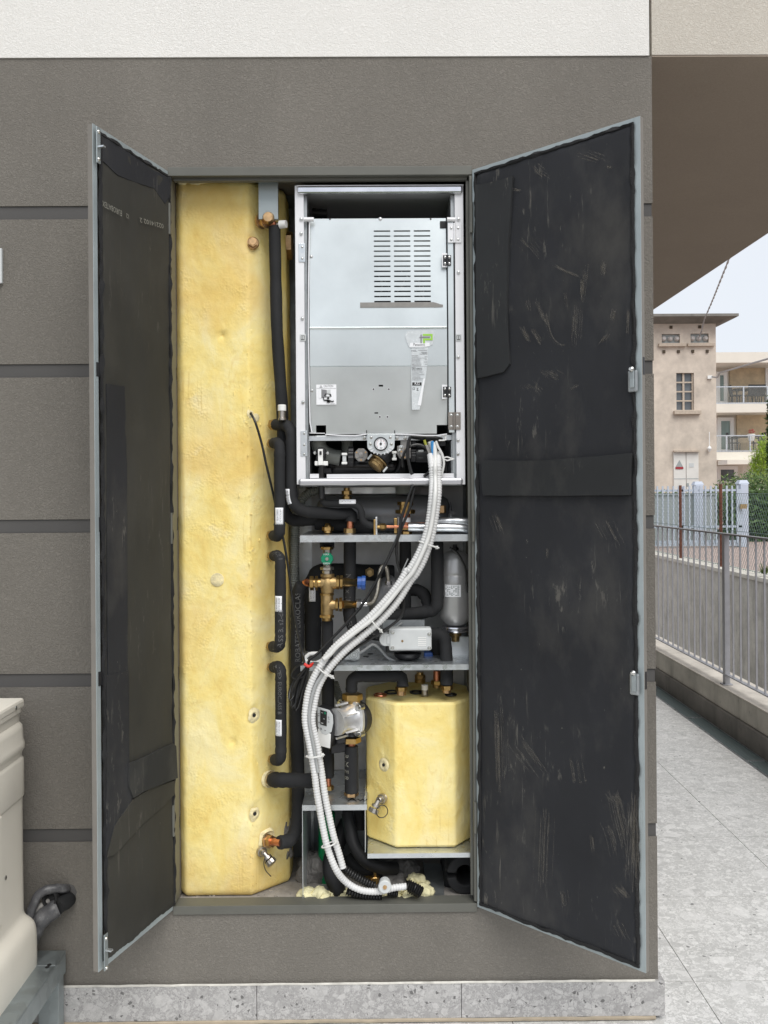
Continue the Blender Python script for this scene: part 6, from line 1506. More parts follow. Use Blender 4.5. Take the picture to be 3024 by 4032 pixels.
sdts = thing('silver_duct', 'pair of silver foil-wrapped lines leaving through the right side of the cabinet', 'duct', P(*ZC(1300, 850), .09))
g = MB(); q = resample(smoothpath([P(*ZC(1062, 831), .072), P(*ZC(1190, 833), .070), P(*ZC(1380, 834), .07), P(*ZC(1500, 845), .075)], .01), .008); g.tube(q, Wd(36, .07)/2, 18, rf=lambda i, a, p: 1+.03*noise.noise(p*60)); g.build('wrapping', 'alu', sdts)
g = MB(); q = resample(smoothpath([P(*ZC(1230, 806), .10), P(*ZC(1290, 796), .095), P(*ZC(1400, 790), .09), P(*ZC(1500, 800), .09)], .01), .008); g.tube(q, Wd(34, .09)/2, 18, rf=lambda i, a, p: 1+.03*noise.noise(p*60)); g.build('wrapping', 'alu', sdts)
g = MB(); a = P(*ZC(1352, 735), .10); g.lathe(a, (0, 0, .034), [(0, .006), (1, .001)], 8); g.box(a.x, a.x+.014, .09, .11, a.z-.004, a.z+.006); tag(g.build('zip_tie', 'black'), 'black plastic tie tail sticking up at the right of the upper shelf', 'tie')

# ---------- expansion vessel ----------
ev = thing('expansion_vessel', 'silver expansion vessel with two ribs standing at the right of the cabinet', 'vessel', P(*ZD(1372, 500), .15))
zt, zb_ = P(1797, 2166, .16).z, P(1797, 2462, .16).z; H = zt-zb_; rv = Wd(122, .15)/2; xc = P(1791, 2300, .17).x
g = MB(); g.lathe((xc, .16, zb_), (0, 0, H), [(0, rv*.45), (.02, rv*.66), (.06, rv*.87), (.12, rv*.98), (.16, rv), (.47, rv), (.475, rv*1.03), (.495, rv*1.03), (.50, rv), (.505, rv*.985), (.52, rv), (.67, rv), (.675, rv*.985), (.70, rv*1.02), (.72, rv*1.0), (.86, rv*.97), (.93, rv*.85), (.975, rv*.6), (.995, rv*.3), (1, .01)], 36); g.build('shell', 'vessel', ev, smooth=40)
g = MB(); g.lathe((xc, .16, zt-.004), (0, 0, .022), [(0, .012), (.5, .012), (.6, .007), (1, .006)], 14); g.build('valve_cap', 'black', ev)
g = MB(); g.lathe((xc-.0, .16, zb_-.018), (0, 0, .016), [(0, rv*.86), (.3, rv*.9), (.35, rv*.70), (.7, rv*.70), (.75, rv*.88), (1, rv*.86)], 30); g.build('clamp_ring', 'chrome', ev)
g = MB(); g.lathe((xc, .16, zb_-.05), (0, 0, .034), [(0, .012), (.5, .013), (.55, .019), (1, .019)], 16); g.build('connector', 'brass_dull', ev)
g = MB(); gr = []
for i in range(9):
    a = R(-90-44+i*7.5); gr.append([g.bm.verts.new((xc+rv*1.034*math.cos(a), .16+rv*1.034*math.sin(a), P(*ZD(1360, v), .12).z)) for v in (178, 262)])
for i in range(8): g.bm.faces.new((gr[i][0], gr[i+1][0], gr[i+1][1], gr[i][1]))
lb = g.build('label', 'paper', ev, smooth=60)
g = MB()
for k, v in enumerate((184, 192, 200, 208, 216, 224, 232, 240, 248)):
    for i in range(7):
        if rnd() < .35: continue
        a0, a1 = R(-132+i*7.5), R(-132+i*7.5+4+3*rnd()); rr_ = rv*1.04; z = P(*ZD(1360, v), .12).z
        g.face([(xc+rr_*math.cos(a0), .16+rr_*math.sin(a0), z), (xc+rr_*math.cos(a1), .16+rr_*math.sin(a1), z), (xc+rr_*math.cos(a1), .16+rr_*math.sin(a1), z-.0022), (xc+rr_*math.cos(a0), .16+rr_*math.sin(a0), z-.0022)])
g.build('small_print', 'mid_plastic', lb, smooth=0)
g = MB(); a = P(*ZD(1420, 580), .17); g.box(a.x-.03, a.x+.035, .17, .173, S2+.0005, a.z+.02); g.box(a.x-.03, a.x+.035, .14, .17, S2+.0005, S2+.002); g.build('bracket', 'galv', ev, smooth=0)

# ---------- brass mixing valve ----------
mv = thing('mixing_valve', 'brass thermostatic mixing valve with green handwheel and blue side cap', 'valve', P(1289, 2440, .10))
YV = .075
g = MB()
def zl(z, a, b_, prof, n=20, Y=YV, Y2=None):
    A, B = P(*z(*a), Y), P(*z(*b_), Y if Y2 is None else Y2); g.lathe(A, B-A, prof, n)
zl(ZD, (505, 232), (505, 105), [(0, .019), (.35, .021), (.62, .020), (.8, .015), (.85, .021), (1, .021)])
zl(ZD, (460, 166), (580, 166), [(0, .0165), (.25, .019), (.75, .019), (1, .0155)])
zl(ZD, (502, 395), (502, 228), [(0, .016), (.1, .0185), (.9, .0185), (1, .016)])
zl(ZD, (500, 316), (560, 316), [(0, .0185), (.7, .016), (1, .014)])
mb_ = g.build('valve_body', 'brass_dull', mv, smooth=40)
g = MB()
def hx(z, a, b_, r_, Y=YV): g.hexn(P(*z(*a), Y), P(*z(*b_), Y), r_)
hx(ZD, (384, 168), (412, 168), .0215); hx(ZD, (420, 168), (440, 168), .0215); hx(ZD, (566, 163), (588, 163), .021); hx(ZD, (592, 163), (612, 163), .021)
hx(ZD, (560, 315), (580, 315), .019); hx(ZD, (586, 315), (608, 315), .021); hx(ZD, (502, 252), (502, 236), .021); hx(ZD, (502, 405), (502, 385), .0215); g.cyl(P(*ZD(502, 425), YV), P(*ZD(502, 400), YV), .015); g.cyl(P(*ZD(410, 168), YV), P(*ZD(470, 168), YV), .0135); g.cyl(P(*ZD(580, 163), YV), P(*ZD(700, 163), YV+.05), .014); g.cyl(P(*ZD(600, 315), YV), P(*ZD(700, 315), YV+.05), .012)
g.build('union_nuts', 'brass', mv, smooth=20)
g = MB(); hx(ZC, (503, 1125), (503, 1103), .0205); hx(ZC, (503, 1150), (503, 1128), .015); g.cyl(P(*ZC(503, 1155), YV), P(*ZC(503, 1090), YV), .012); g.build('steel_union', 'nickel', mv, smooth=20); g = MB(); g.cyl(P(*ZC(503, 1010), YV), P(*ZC(503, 978), YV), .013); g.build('steel_nipple', 'nickel', mv)
g = MB(); hx(ZC, (503, 985), (503, 965), .019); g.build('union_nut', 'brass', mv, smooth=20)
g = MB(); g.tube(resample([P(*ZC(503, 968), YV+.02), P(*ZC(503, 925), YV+.03)], .008), .022, 16); g.build('foam_sleeve', 'sleeve', mv)
c = P(*ZC(503, 1047), YV-.018); rg = Wd(44*.5727, .06); g = MB(); g.lathe(c, (0, -.014, 0), [(-1, rg*.45), (0, rg*.45), (.02, rg), (.75, rg), (1, rg*.9)], 40)
for i, v in enumerate(g.bm.verts):
    if (i//2) % 2: q = v.co-c; q.y = 0; v.co -= q*.06
hw_ = g.build('handwheel', 'green', mv, smooth=25)
g = MB(); g.lathe(c+V((0, -.014, 0)), (0, -.003, 0), [(0, .006), (1, .005)], 12); g.build('hub_screw', 'nickel', hw_)
for k in range(16):
    pass
text('MAX', c+V((-.010, -.0142, .011)), X1, Z1_, .008, 'grey_plastic', hw_); text('OPEN', c+V((-.012, -.0142, -.016)), X1, Z1_, .008, 'grey_plastic', hw_)
g = MB(); a, b_ = P(*ZD(712, 165), YV+.02), P(*ZD(768, 166), YV+.02); g.lathe(a, b_-a, [(0, .019), (.5, .019), (.52, .022), (.95, .022), (1, .020)], 12, .2); g.build('blue_cap', 'blue', mv, smooth=20)
g = MB(); a, b_ = P(*ZD(335, 158), YV+.01), P(*ZD(386, 168), YV); g.lathe(a, b_-a, [(0, .004), (.2, .008), (.5, .0115), (1, .012)], 16); g.build('copper_end', 'copper', mv)
hs_ = thing('braided_hose', 'curved steel braided hose from the lower valve outlet up and over to a small nut', 'hose', P(*ZD(740, 315), .11))
g = MB(); q = resample(smoothpath([P(*ZD(765, 313), .11), P(*ZD(815, 300), .10), P(*ZD(845, 240), .10), P(*ZD(858, 150), .11), P(*ZD(868, 75), .12), P(*ZD(893, 48), .12), P(*ZD(915, 75), .12), P(*ZD(925, 160), .13)], .005), .0025)
g.tube(q, .0062, 12, rf=lambda i, a, p: 1+.09*math.sin(i*1.3+a*4)); g.build('braid', 'braid', hs_, smooth=60)
g = MB(); g.hexn(P(*ZD(705, 312), .11), P(*ZD(738, 312), .11), .017); g.cyl(P(*ZD(738, 312), .11), P(*ZD(780, 312), .11), .009, 14); g.hexn(P(*ZD(925, 180), .13), P(*ZD(925, 155), .13), .011); g.build('nut', 'chrome', hs_, smooth=20)

# ---------- actuator ----------
ac = thing('valve_actuator', 'light grey plastic actuator box with four corner screws on the motor valve', 'actuator', P(*ZD(1070, 700), .1))
g = MB(); g.zbox(ZD, 928, 477, 1222, 633, .045, .085); bx = g.build('housing', 'grey_plastic', ac, smooth=0, bevel=.006)
g = MB(); a, b_ = P(*ZD(862, 518), .05), P(*ZD(930, 600), .05); g.box(a.x+.012, b_.x+.03, .050, .080, b_.z, a.z); g.cyl((a.x+.018, .0506, (a.z+b_.z)/2), (a.x+.018, .0794, (a.z+b_.z)/2), (a.z-b_.z)/2, 28); g.box(a.x+.022, b_.x+.034, .0475, .0498, b_.z+.006, a.z-.006); g.build('cover_tongue', 'grey_plastic', ac, smooth=30, bevel=.003)
for (u, v) in ((953, 508), (1205, 518), (953, 612), (1205, 612)):
    c = P(*ZD(u, v), .0445); g = MB(); g.lathe(c+V((0, .001, 0)), (0, -.002, 0), [(0, .0068), (1, .0062)], 18); g.build('screw_well', 'grey_plastic', ac); screw(c-V((0, .001, 0)), r=.0042, par=ac)
c = P(*ZD(1020, 566), .045); g = MB(); g.lathe(c, (0, -.0008, 0), [(0, .0035), (1, .0035)], 12); g.build('indicator', 'bronze', ac)
g = MB()
for k in range(5):
    g.zbox(ZD, 1128, 540+13*k, 1184, 546+13*k, .0440, .0449)
g.build('raised_logo', 'white', ac, smooth=0)
g = MB(); g.zbox(ZD, 905, 595, 1130, 645, .09, .15); g.lathe(P(*ZD(1055, 690), .12), P(*ZD(1055, 640), .12)-P(*ZD(1055, 690), .12), [(0, .025), (.3, .038), (1, .044)], 26); g.build('motor_body', 'black', ac, smooth=30, bevel=.004)
g = MB(); g.zbox(ZD, 885, 420, 1172, 476, .13, .15); g.build('bracket', 'galv_dark', ac, smooth=0)
g = MB(); g.zbox(ZD, 1170, 645, 1230, 690, .17, .2); tag(g.build('blue_clip', 'blue', None, smooth=0, bevel=.003), 'small blue plastic clip on the middle shelf behind the foam pipes', 'clip')
# sensor puck + cable on shelf 2
c = P(*ZD(690, 660), .10); pk = thing('junction_box', 'small round-cornered grey sensor box on the middle shelf behind the conduits', 'box', V((c.x, c.y, S2)))
g = MB(); g.zbox(ZD, 610, 625, 728, 698, .085, .13); g.build('box', 'grey_plastic', pk, smooth=0, bevel=.008); g = MB()
for k in (1, 2, 3): g.ring(P(*ZD(688, 662), .0845), (0, 1, 0), .0055*k, .0008, 24, 5)
g.build('embossed_rings', 'mid_plastic', pk)
def wire(pts, r, m, label, group=None, name='cable', cat='cable', step=.008, n=8):
    g = MB(); g.tube(smoothpath(pts, step), r, n); return tag(g.build(name, m), label, cat, group)
wire(path(ZD, [(728, 650), (770, 620), (820, 590), (870, 625), (920, 680), (968, 702)], .11), .0042, 'cable_grey', 'grey cable curling over the middle shelf from the sensor box to the front edge')
wire(path(ZD, [(480, 690), (430, 715), (385, 712), (352, 690), (380, 655), (440, 650)], .10), .0055, 'cable_white', 'pale grey cable loop behind the coil of black wire')
wire(path(ZD, [(1020, 440), (985, 465), (960, 475)], .12), .003, 'cable_grey', 'tiny bent grey wire above the actuator box')

# ---------- circulation pump ----------
pm = thing('circulation_pump', 'circulation pump with tilted grey control face, silver motor housing and brass unions', 'pump', P(1386, 2940, .09))
g = MB(); g.hexn(P(*ZD(677, 972), .09), P(*ZD(677, 925), .09), .031); g.cyl(P(*ZD(677, 990), .09), P(*ZD(677, 968), .09), .024); g.build('union_nut', 'brass', pm, smooth=20); g = MB(); g.hexn(P(*ZE(668, 215), .09), P(*ZE(668, 175), .09), .030); g.build('union_nut', 'brass', pm, smooth=20)
g = MB(); g.tube([P(*ZE(668, 258), .09), P(*ZE(668, 205), .09)], .0125, 16); g.build('copper_stub', 'copper', pm)
c = P(*ZD(690, 1095), .105)
g = MB(); g.lathe(c+V((.004, 0, 0)), (.012, .018, 0), [(-1, .042), (-.6, .052), (.6, .052), (1.2, .04)], 34); g.cyl(P(*ZD(677, 1200), .10), P(*ZD(677, 985), .10), .026, 20); g.cyl(P(*ZE(672, 178), .09), P(*ZE(672, 130), .095), .030, 18, .026); vol = g.build('volute', 'black', pm)
ax = V((-.62, -.62, -.02)).normalized(); m0 = P(*ZD(665, 1095), .075)
g = MB(); g.lathe(m0+ax*-.012, ax*.075, [(0, .048), (.04, .052), (.14, .052), (.18, .044), (.55, .036), (.8, .036), (.82, .040), (1, .040)], 36)
sx0 = V((ax.y, -ax.x, 0)).normalized()
for v in g.bm.verts:
    q = v.co-m0; h_ = q.dot(ax); q -= ax*h_
    if h_ < .003 and q.length > .02:
        t_ = math.atan2(q.z, q.dot(sx0)); v.co += q*(.10*(1-math.cos(4*t_))/2)
mh = g.build('motor_housing', 'cast_alu', pm, smooth=40)
sx = V((ax.y, -ax.x, 0)).normalized()
for k in range(4):
    a = R(45+90*k); p = m0+ax*.0+(sx*math.cos(a)+V((0, 0, 1))*math.sin(a))*.056; g = MB(); g.lathe(p-ax*.012, ax*.024, [(0, .011), (.7, .011), (.72, .008), (1, .007)], 14); g.build('bolt', 'screw', mh)
for k in range(6):
    a = R(90+60*k); p = m0+ax*.012+(sx*math.cos(a)+V((0, 0, 1))*math.sin(a))*.046; g = MB(); g.obox(p-sx*.003, sx*.006, ax*.048, (p-m0-ax*.012).normalized()*.006); g.build('cooling_rib', 'cast_alu', mh, smooth=0, bevel=.001)
# control head : black body and pale face turned to the left front
fc = [(437, 1016), (520, 1040), (543, 1075), (548, 1160), (541, 1230), (524, 1290), (524, 1304), (440, 1280)]
nf = V((-.42, -.9, 0)).normalized(); of = P(*ZD(490, 1150), .035)
F = [PP(*ZD(*p), of, nf) for p in fc]
g = MB(); g.prism([p+V((0, 0, 0))-nf*.006 for p in F], -nf*.03); bmesh.ops.triangulate(g.bm, faces=[f for f in g.bm.faces if len(f.verts) > 4])
g.prism([p-nf*.002 for p in F], -nf*.0038)
hd_ = g.build('control_head', 'black', pm, smooth=0, bevel=.003)
g = MB(); g.obox(P(*ZD(560, 1050), .055), V((.036, .02, 0)), V((-.01, .04, 0)), V((0, 0, -.085))); g.obox(P(*ZD(530, 1230), .055), V((.045, .02, 0)), V((-.01, .03, 0)), V((0, 0, -.05))); g.lathe(P(*ZE(560, 205), .06), (.03, .006, .004), [(0, .012), (1, .012)], 14); g.build('terminal_box', 'black', hd_, smooth=30, bevel=.005)
Fs = [(437, 1016), (520, 1040), (543, 1075), (546, 1130), (535, 1190), (500, 1208), (470, 1200), (442, 1150)]
g = MB(); g.prism([PP(*ZD(*p), of, nf) for p in Fs], nf*.003); bmesh.ops.triangulate(g.bm, faces=[f for f in g.bm.faces if len(f.verts) > 4]); fa = g.build('face_plate', 'grey_plastic', hd_, smooth=0, bevel=.001)
g = MB(); g.prism([PP(*ZD(*p), of, nf) for p in [(442, 1165), (530, 1205), (524, 1304), (440, 1282)]], nf*.0018); g.build('cover', 'white', hd_, smooth=0, bevel=.001)
def pf(pts, m, name='print', l=.0034):
    g = MB(); g.prism([PP(*ZD(*p), of+nf*l, nf) for p in pts], nf*.0006); return g.build(name, m, fa, smooth=0)
pf([(456, 1038), (502, 1052), (500, 1152), (456, 1138)], 'ink', 'display'); pf([(484, 1052), (494, 1055), (494, 1070), (484, 1068)], 'green', 'display_light', .0042)
pf([(462, 1056), (476, 1060), (476, 1062), (462, 1058)], 'grey_plastic', l=.0042); pf([(462, 1126), (476, 1130), (476, 1135), (462, 1131)], 'grey_plastic', l=.0042); pf([(478, 1098), (486, 1100), (485, 1104), (478, 1102)], 'grey_plastic', l=.0042)
for (u, v) in ((441, 1060), (441, 1074), (443, 1120), (508, 1085), (510, 1098), (508, 1118), (456, 1160), (458, 1168), (485, 1176)): pf([(u, v), (u+10, v+3), (u+10, v+8), (u, v+5)], 'ink_grey')
t_, s_, q_ = loop_pipe('insulated_pipe', [P(*ZE(670, 240), .085), P(*ZE(670, 400), .085), P(*ZE(672, 560), .085)], Wd(54, .085)/2, 'upright black foam pipe directly below the circulation pump, printed on its right side', nut0=False, nut1=False, group='insulated pipes')
text_on(q_, Wd(54, .085)/2, .02, '\u0052 \u004d \u0045 \u0038', .024, 'ink_chalk', s_, -.8)
g = MB(); g.hexn(P(*ZE(670, 582), .085), P(*ZE(670, 556), .085), .022); g.build('union_nut', 'bronze', t_, smooth=20)

# ---------- conduits and cables ----------
def corr(pts, r, m, label, pitch=.0082, name='corrugated_conduit', group=None, amp=.18, n=16):
    step = pitch/4; q = resample(smoothpath(pts, .01), step)
    pr = (1, .97, .82, .97) if amp < .2 else (1, .9, .70, .9)
    g = MB(); g.tube(q, r, n, rf=lambda i, a, p: pr[i % 4]); return tag(g.build(name, m, None, smooth=80, fixn=False), label, 'conduit', group)
def cpts(lst, Y0, Y1=None): return lst
CY = .0
c1 = [P(*ZG(1140, 672), .03)]+path(ZC, [(1222, 410), (1226, 480)], .010)+path(ZC, [(1224, 600), (1206, 760), (1182, 880), (1132, 1010), (1062, 1130)], -.012)+path(ZD, [(1052, 80), (985, 185), (890, 300), (775, 418), (640, 530), (530, 635), (445, 755), (385, 875), (358, 1000), (352, 1120)], -.010)+path(ZE, [(380, 220), (412, 400), (432, 560), (456, 700), (480, 830), (512, 960), (568, 1095)], -.006)+path(ZE, [(640, 1180), (740, 1232), (860, 1240), (960, 1215), (1050, 1205)], .012)
corr(c1, Wd(27, 0)/2*1.02, 'conduit', 'white corrugated conduit, the left one, running through the grey cap at the bottom', group='white conduits')
c2 = [P(*ZG(1210, 660), .04)]+path(ZC, [(1268, 400), (1268, 480)], .012)+path(ZC, [(1268, 600), (1250, 750), (1222, 900), (1172, 1050), (1112, 1160)], -.006)+path(ZD, [(1080, 150), (985, 300), (862, 435), (720, 555), (610, 650), (510, 765), (445, 880), (415, 1000), (400, 1120)], -.002)+path(ZE, [(432, 220), (462, 400), (485, 560), (512, 700), (545, 850), (585, 980), (612, 1078)], .004)
corr(c2, Wd(27, 0)/2*1.02, 'conduit', 'white corrugated conduit, the right one, ending in a black hose', group='white conduits')
c3 = [P(*ZG(1175, 560), .03), P(*ZG(1185, 700), .02)]+path(ZC, [(1245, 420), (1246, 480)], .0)+path(ZC, [(1246, 600), (1228, 760), (1202, 890), (1152, 1020), (1090, 1140)], -.026)+path(ZD, [(1030, 165), (935, 285), (825, 405), (690, 510), (575, 600), (520, 660), (480, 690)], -.022)
wire(c3, .0068, 'cable_white', 'smooth thick white cable lying between the two corrugated conduits', n=12)
c4 = path(ZD, [(480, 780), (420, 880), (388, 1000), (380, 1120)], -.016)+path(ZE, [(408, 240), (440, 420)], -.012)
wire(c4, .005, 'cable_grey', 'thin pale cable between the conduits in the lower bend')
corr(path(ZE, [(612, 1075), (680, 1125), (760, 1170), (830, 1200)], .03), .0125, 'cable_black', 'black corrugated hose continuing the right-hand white conduit', group='black hoses', amp=.2)
corr(path(ZE, [(640, 1235), (720, 1262), (800, 1275), (880, 1280)], .03), .0125, 'cable_black', 'black corrugated hose lying at the very front of the rubble', group='black hoses', amp=.2)
corr(path(ZE, [(1055, 1195), (1100, 1215), (1150, 1245)], .012), .017, 'cable_black', 'short black corrugated end poking out at the right of the rubble', pitch=.007, group='black hoses', amp=.25)
corr(path(ZE, [(1065, 1220), (1105, 1240), (1140, 1255)], .03), .013, 'cable_black', 'second short black corrugated end under the first, right of the rubble', pitch=.007, group='black hoses', amp=.25)
corr(path(ZE, [(915, 1250), (950, 1250), (990, 1255)], .03), .011, 'cable_black', 'stub of black corrugated hose behind the round grey cap', pitch=.007, group='black hoses', amp=.25)
corr(path(ZC, [(445, 575), (385, 590), (330, 640), (300, 720), (285, 800), (280, 950), (272, 1222)], .22)+path(ZD, [(262, 220), (258, 400)], .25), .015, 'hose_grey', 'grey corrugated hose curving down behind the tank, left of the shelves', pitch=.007)
corr(path(ZD, [(550, 850), (570, 910), (600, 980), (640, 1040)], .2), .014, 'hose_grey', 'grey ribbed hose slanting behind the circulation pump', pitch=.006)
corr(path(ZG, [(1135, 548), (1150, 600), (1155, 665)], .045), .0085, 'conduit', 'thin pale corrugated sleeve above the left conduit in the module', pitch=.004)
# round cap
c = P(*ZE(900, 1205), -.006); dk = thing('round_cap', 'round pale grey plastic cap with a brown pin, clamped on the conduit at the bottom', 'cap', c)
g = MB(); g.lathe(c+V((0, .03, 0)), (0, -.036, 0), [(0, .016), (.8, .0195), (.95, .019), (1, .017)], 34); g.build('disc', 'grey_plastic', dk, smooth=40); g = MB(); g.lathe(c-V((0, .006, 0)), (0, -.003, 0), [(0, .0062), (1, .0055)], 16); g.build('pin', 'bronze', dk)
# cable ties
def tie(z, u, v, ang, w_=.030, label=''):
    c = P(*z(u, v), -.008); d = V((math.cos(ang), 0, math.sin(ang))); n = V((-d.z, 0, d.x)); g = MB(); pts = []
    for k in range(25):
        a = 2*math.pi*k/24; pts.append(c+n*0+d*w_*math.cos(a)+V((0, .015*math.sin(a)-.004, 0)))
    g.tube(pts, .0022, 6, caps=False); g.box((c+d*w_).x-.004, (c+d*w_).x+.004, -.012, -.004, (c+d*w_).z-.0045, (c+d*w_).z+.0045); g.obox(c+d*w_-V((.001, .006, 0)), d*.008, V((0, .002, 0)), n*.003)
    tag(g.build('cable_tie', 'cable_white'), label, 'cable tie', 'cable ties on the white conduits')
tie(ZC, 1195, 948, R(-20), .028, 'white cable tie round the conduits just below the upper shelf'); tie(ZD, 830, 445, R(-50), .028, 'white cable tie round the conduits where they pass the foam elbow'); tie(ZD, 488, 778, R(-35), .026, 'white cable tie round the conduits just under the middle shelf')
tie(ZE, 415, 305, R(3), .0235, 'white cable tie round the conduits level with the pump foot'); tie(ZE, 515, 915, R(18), .0215, 'white cable tie low on the conduits beside the black taped pipes')
# thin black cables
wire(path(ZG, [(985, 955)], .02)+path(ZC, [(1085, 560), (1050, 660), (1015, 770), (990, 890), (930, 1030), (880, 1130)], .02)+path(ZD, [(850, 140), (745, 315), (640, 440), (540, 545), (440, 650), (385, 690)], .03)+path(ZD, [(372, 722)], .03), .0042, 'cable_black', 'thin black cable from the module slanting down left to the wire coil, the outer one')
wire(path(ZC, [(1105, 560), (1070, 700), (1018, 830), (982, 940), (985, 1060), (1005, 1150)], .025)+path(ZD, [(1005, 180), (1030, 290), (1015, 390), (950, 455), (820, 540), (700, 615), (600, 695), (530, 775)], .02), .0042, 'cable_black', 'thin black cable from the module looping right past the conduits, the inner one')
wire(path(ZD, [(1060, 0), (1008, 100), (985, 50)], .03)+[P(*ZC(985, 1000), .03)], .002, 'cable_grey', 'very thin grey wire next to the inner black cable')
wire([P(*Z5(1270, 240), .075), P(*Z5(1300, 300), .06)]+path(Z5, [(1345, 450), (1380, 610), (1425, 800), (1460, 960), (1500, 1130), (1535, 1330), (1565, 1560), (1605, 1800), (1645, 1980)], .070)+[P(*ZD(345, 715), .04)], .0036, 'cable_black', 'thin black sensor wire plugged into the tank and running down to the coil')
wire(path(ZG, [(960, 505), (940, 560), (935, 680), (955, 790), (975, 850)], .015), .005, 'cable_black', 'black cable hanging in front of the cast bracket inside the module')
cc = P(*ZG(1020, 730), .035); wire([cc+V((math.cos(a)*.044, .004*math.sin(2*a), math.sin(a)*.050)) for a in [R(200-k*22) for k in range(13)]], .0042, 'cable_black', 'black cable loop inside the lower bay of the module')
for k, (dv, l_) in enumerate(((0, 'upper'), (10, 'middle'), (19, 'lower'))):
    wire(path(ZG, [(960, 500+dv*.3), (1080, 508+dv), (1180, 514+dv*.8), (1250, 530)], UY+.018+.003*k), .005, 'cable_black', l_+' black cable of the bundle tucked under the front panel')
wire(path(ZG, [(1160, 545), (1162, 600), (1164, 672)], .025), .0034, 'wire_blue', 'blue wire beside the pale ribbed sleeve'); wire(path(ZG, [(1150, 548), (1153, 610), (1156, 675)], .028), .0030, 'wire_blue', 'second blue wire, left of the brighter one')
wire(path(ZG, [(1085, 535), (1095, 570), (1105, 590)], .04), .004, 'yellowgreen', 'yellow-green earth wire entering the brown sleeve')
g = MB(); g.obox(P(*ZG(1092, 580), .032), V((.009, 0, 0)), V((0, .008, 0)), P(*ZG(1125, 672), .032)-P(*ZG(1092, 580), .032)); tag(g.build('cable_sleeve', 'duct_tape', None, smooth=0, bevel=.001), 'flat grey-brown cable sleeve above the left conduit', 'sleeve')
wire(path(ZG, [(1190, 545), (1210, 600), (1245, 660), (1262, 740), (1250, 820), (1235, 870)], .022), .0036, 'cable_white', 'thin white cable bowing out right of the conduits inside the module')
wire(path(ZG, [(1255, 700), (1290, 690), (1320, 700), (1356, 708)], .03)+path(ZG, [(1320, 715), (1290, 722), (1258, 706)], .03), .0022, 'cable_white', 'open loop of a pale cable tie reaching the right post')
wire(path(ZG, [(1262, 720), (1278, 770), (1280, 838)], .05), .003, 'cable_black', 'thin black wire behind the white cable, at the right of the bay')
wire([P(*ZG(152, 765), UY+.02), P(*ZG(152, 900), UY+.022)], .0075, 'cable_black', 'thick black lead coming down from the white switch')
wire(path(ZC, [(1345, 970), (1395, 1005), (1430, 1060), (1455, 1120), (1462, 1222)], .11)+path(ZD, [(1470, 230)], .12), .0032, 'cable_black', 'thin black lead draped over the silver expansion vessel')
g = MB(); g.zbox(ZG, 1238, 490, 1284, 502, UY+.004, UY+.012); g.zbox(ZG, 1272, 502, 1284, 540, UY+.004, UY+.012); g.zbox(ZG, 1215, 532, 1271, 544, UY+.004, UY+.012); tag(g.build('cable_hook', 'white', None, smooth=0, bevel=.001), 'white plastic cable hook at the lower right corner of the module panel', 'hook')
# coil of black wire with the red tie
co = thing('wire_coil', 'hanging coil of thin black wire bound with a red twist tie', 'cable coil', P(*ZD(300, 1030), .03))
g = MB(); top = P(*ZD(372, 728), .02)
for k in range(15):
    f = k/14; bt_ = P(*ZD(232+62*f+8*rnd(), 940+80*math.sin(f*2.4)+20*rnd()), .005+.03*rnd()); m1 = P(*ZD(270+75*f, 860), .01+.02*rnd()); m2 = P(*ZD(300+60*f, 870), .03)
    g.tube(smoothpath([top+V((.003*rnd(), 0, 0)), m1+V((-.004, 0, 0)), bt_, bt_+V((.010, .004, .002)), m2, top+V((.004*rnd(), .004, 0))], .01), .0021, 6)
for k in range(2): g.tube(smoothpath(path(ZD, [(350, 715), (290, 750-8*k), (258, 800+5*k), (290, 828), (350, 800), (372, 740)], .015+.006*k), .006), .0021, 6)
g.build('wire', 'cable_black', co, fixn=False)
g = MB(); g.tube(smoothpath(path(ZD, [(345, 722), (372, 740), (392, 735), (396, 722)], .010), .004), .0045, 8); g.tube(smoothpath(path(ZD, [(392, 728), (410, 716)], .010), .004), .0028, 6); g.build('twist_tie', 'red', co)

# ---------- split pipe shell in the lower right corner ----------
sh = thing('foam_pipe_shell', 'split black foam pipe shell lying in the bottom right corner', 'pipe insulation', V((.24, .1, FZ)))
cs_ = P(*ZE(1452, 1130), .09); R1, R2 = Wd(118*.5727, .09)*1.06, Wd(60*.5727, .09)
def half(a0, a1, dz, name):
    g = MB(); k = 20; o1, i1, o2, i2 = [], [], [], []
    for j in range(k+1):
        a = R(a0+(a1-a0)*j/k); d_ = V((math.cos(a), 0, math.sin(a))); w1 = 1+.03*noise.noise(d_*3)
        for lst, rr_, yy in ((o1, R1*w1, 0), (i1, R2, 0), (o2, R1*w1, .22), (i2, R2, .22)): lst.append(g.bm.verts.new(cs_+d_*rr_+V((-.10 if yy and False else 0, yy, dz))))
    for j in range(k):
        g.bm.faces.new((o1[j], o1[j+1], i1[j+1], i1[j])); g.bm.faces.new((o2[j], i2[j], i2[j+1], o2[j+1])); g.bm.faces.new((o1[j], o2[j], o2[j+1], o1[j+1])); g.bm.faces.new((i1[j], i1[j+1], i2[j+1], i2[j]))
    for j in (0, k): g.bm.faces.new((o1[j], i1[j], i2[j], o2[j]))
    return g.build(name, 'sleeve', sh, smooth=30, bevel=.004)
half(2, 176, .004, 'upper_half'); half(184, 358, -.004, 'lower_half')
g = MB(); g.zbox(ZE, 1310, 1020, 1400, 1250, .14, .34); g.build('block', 'sleeve', sh, smooth=0, bevel=.012)
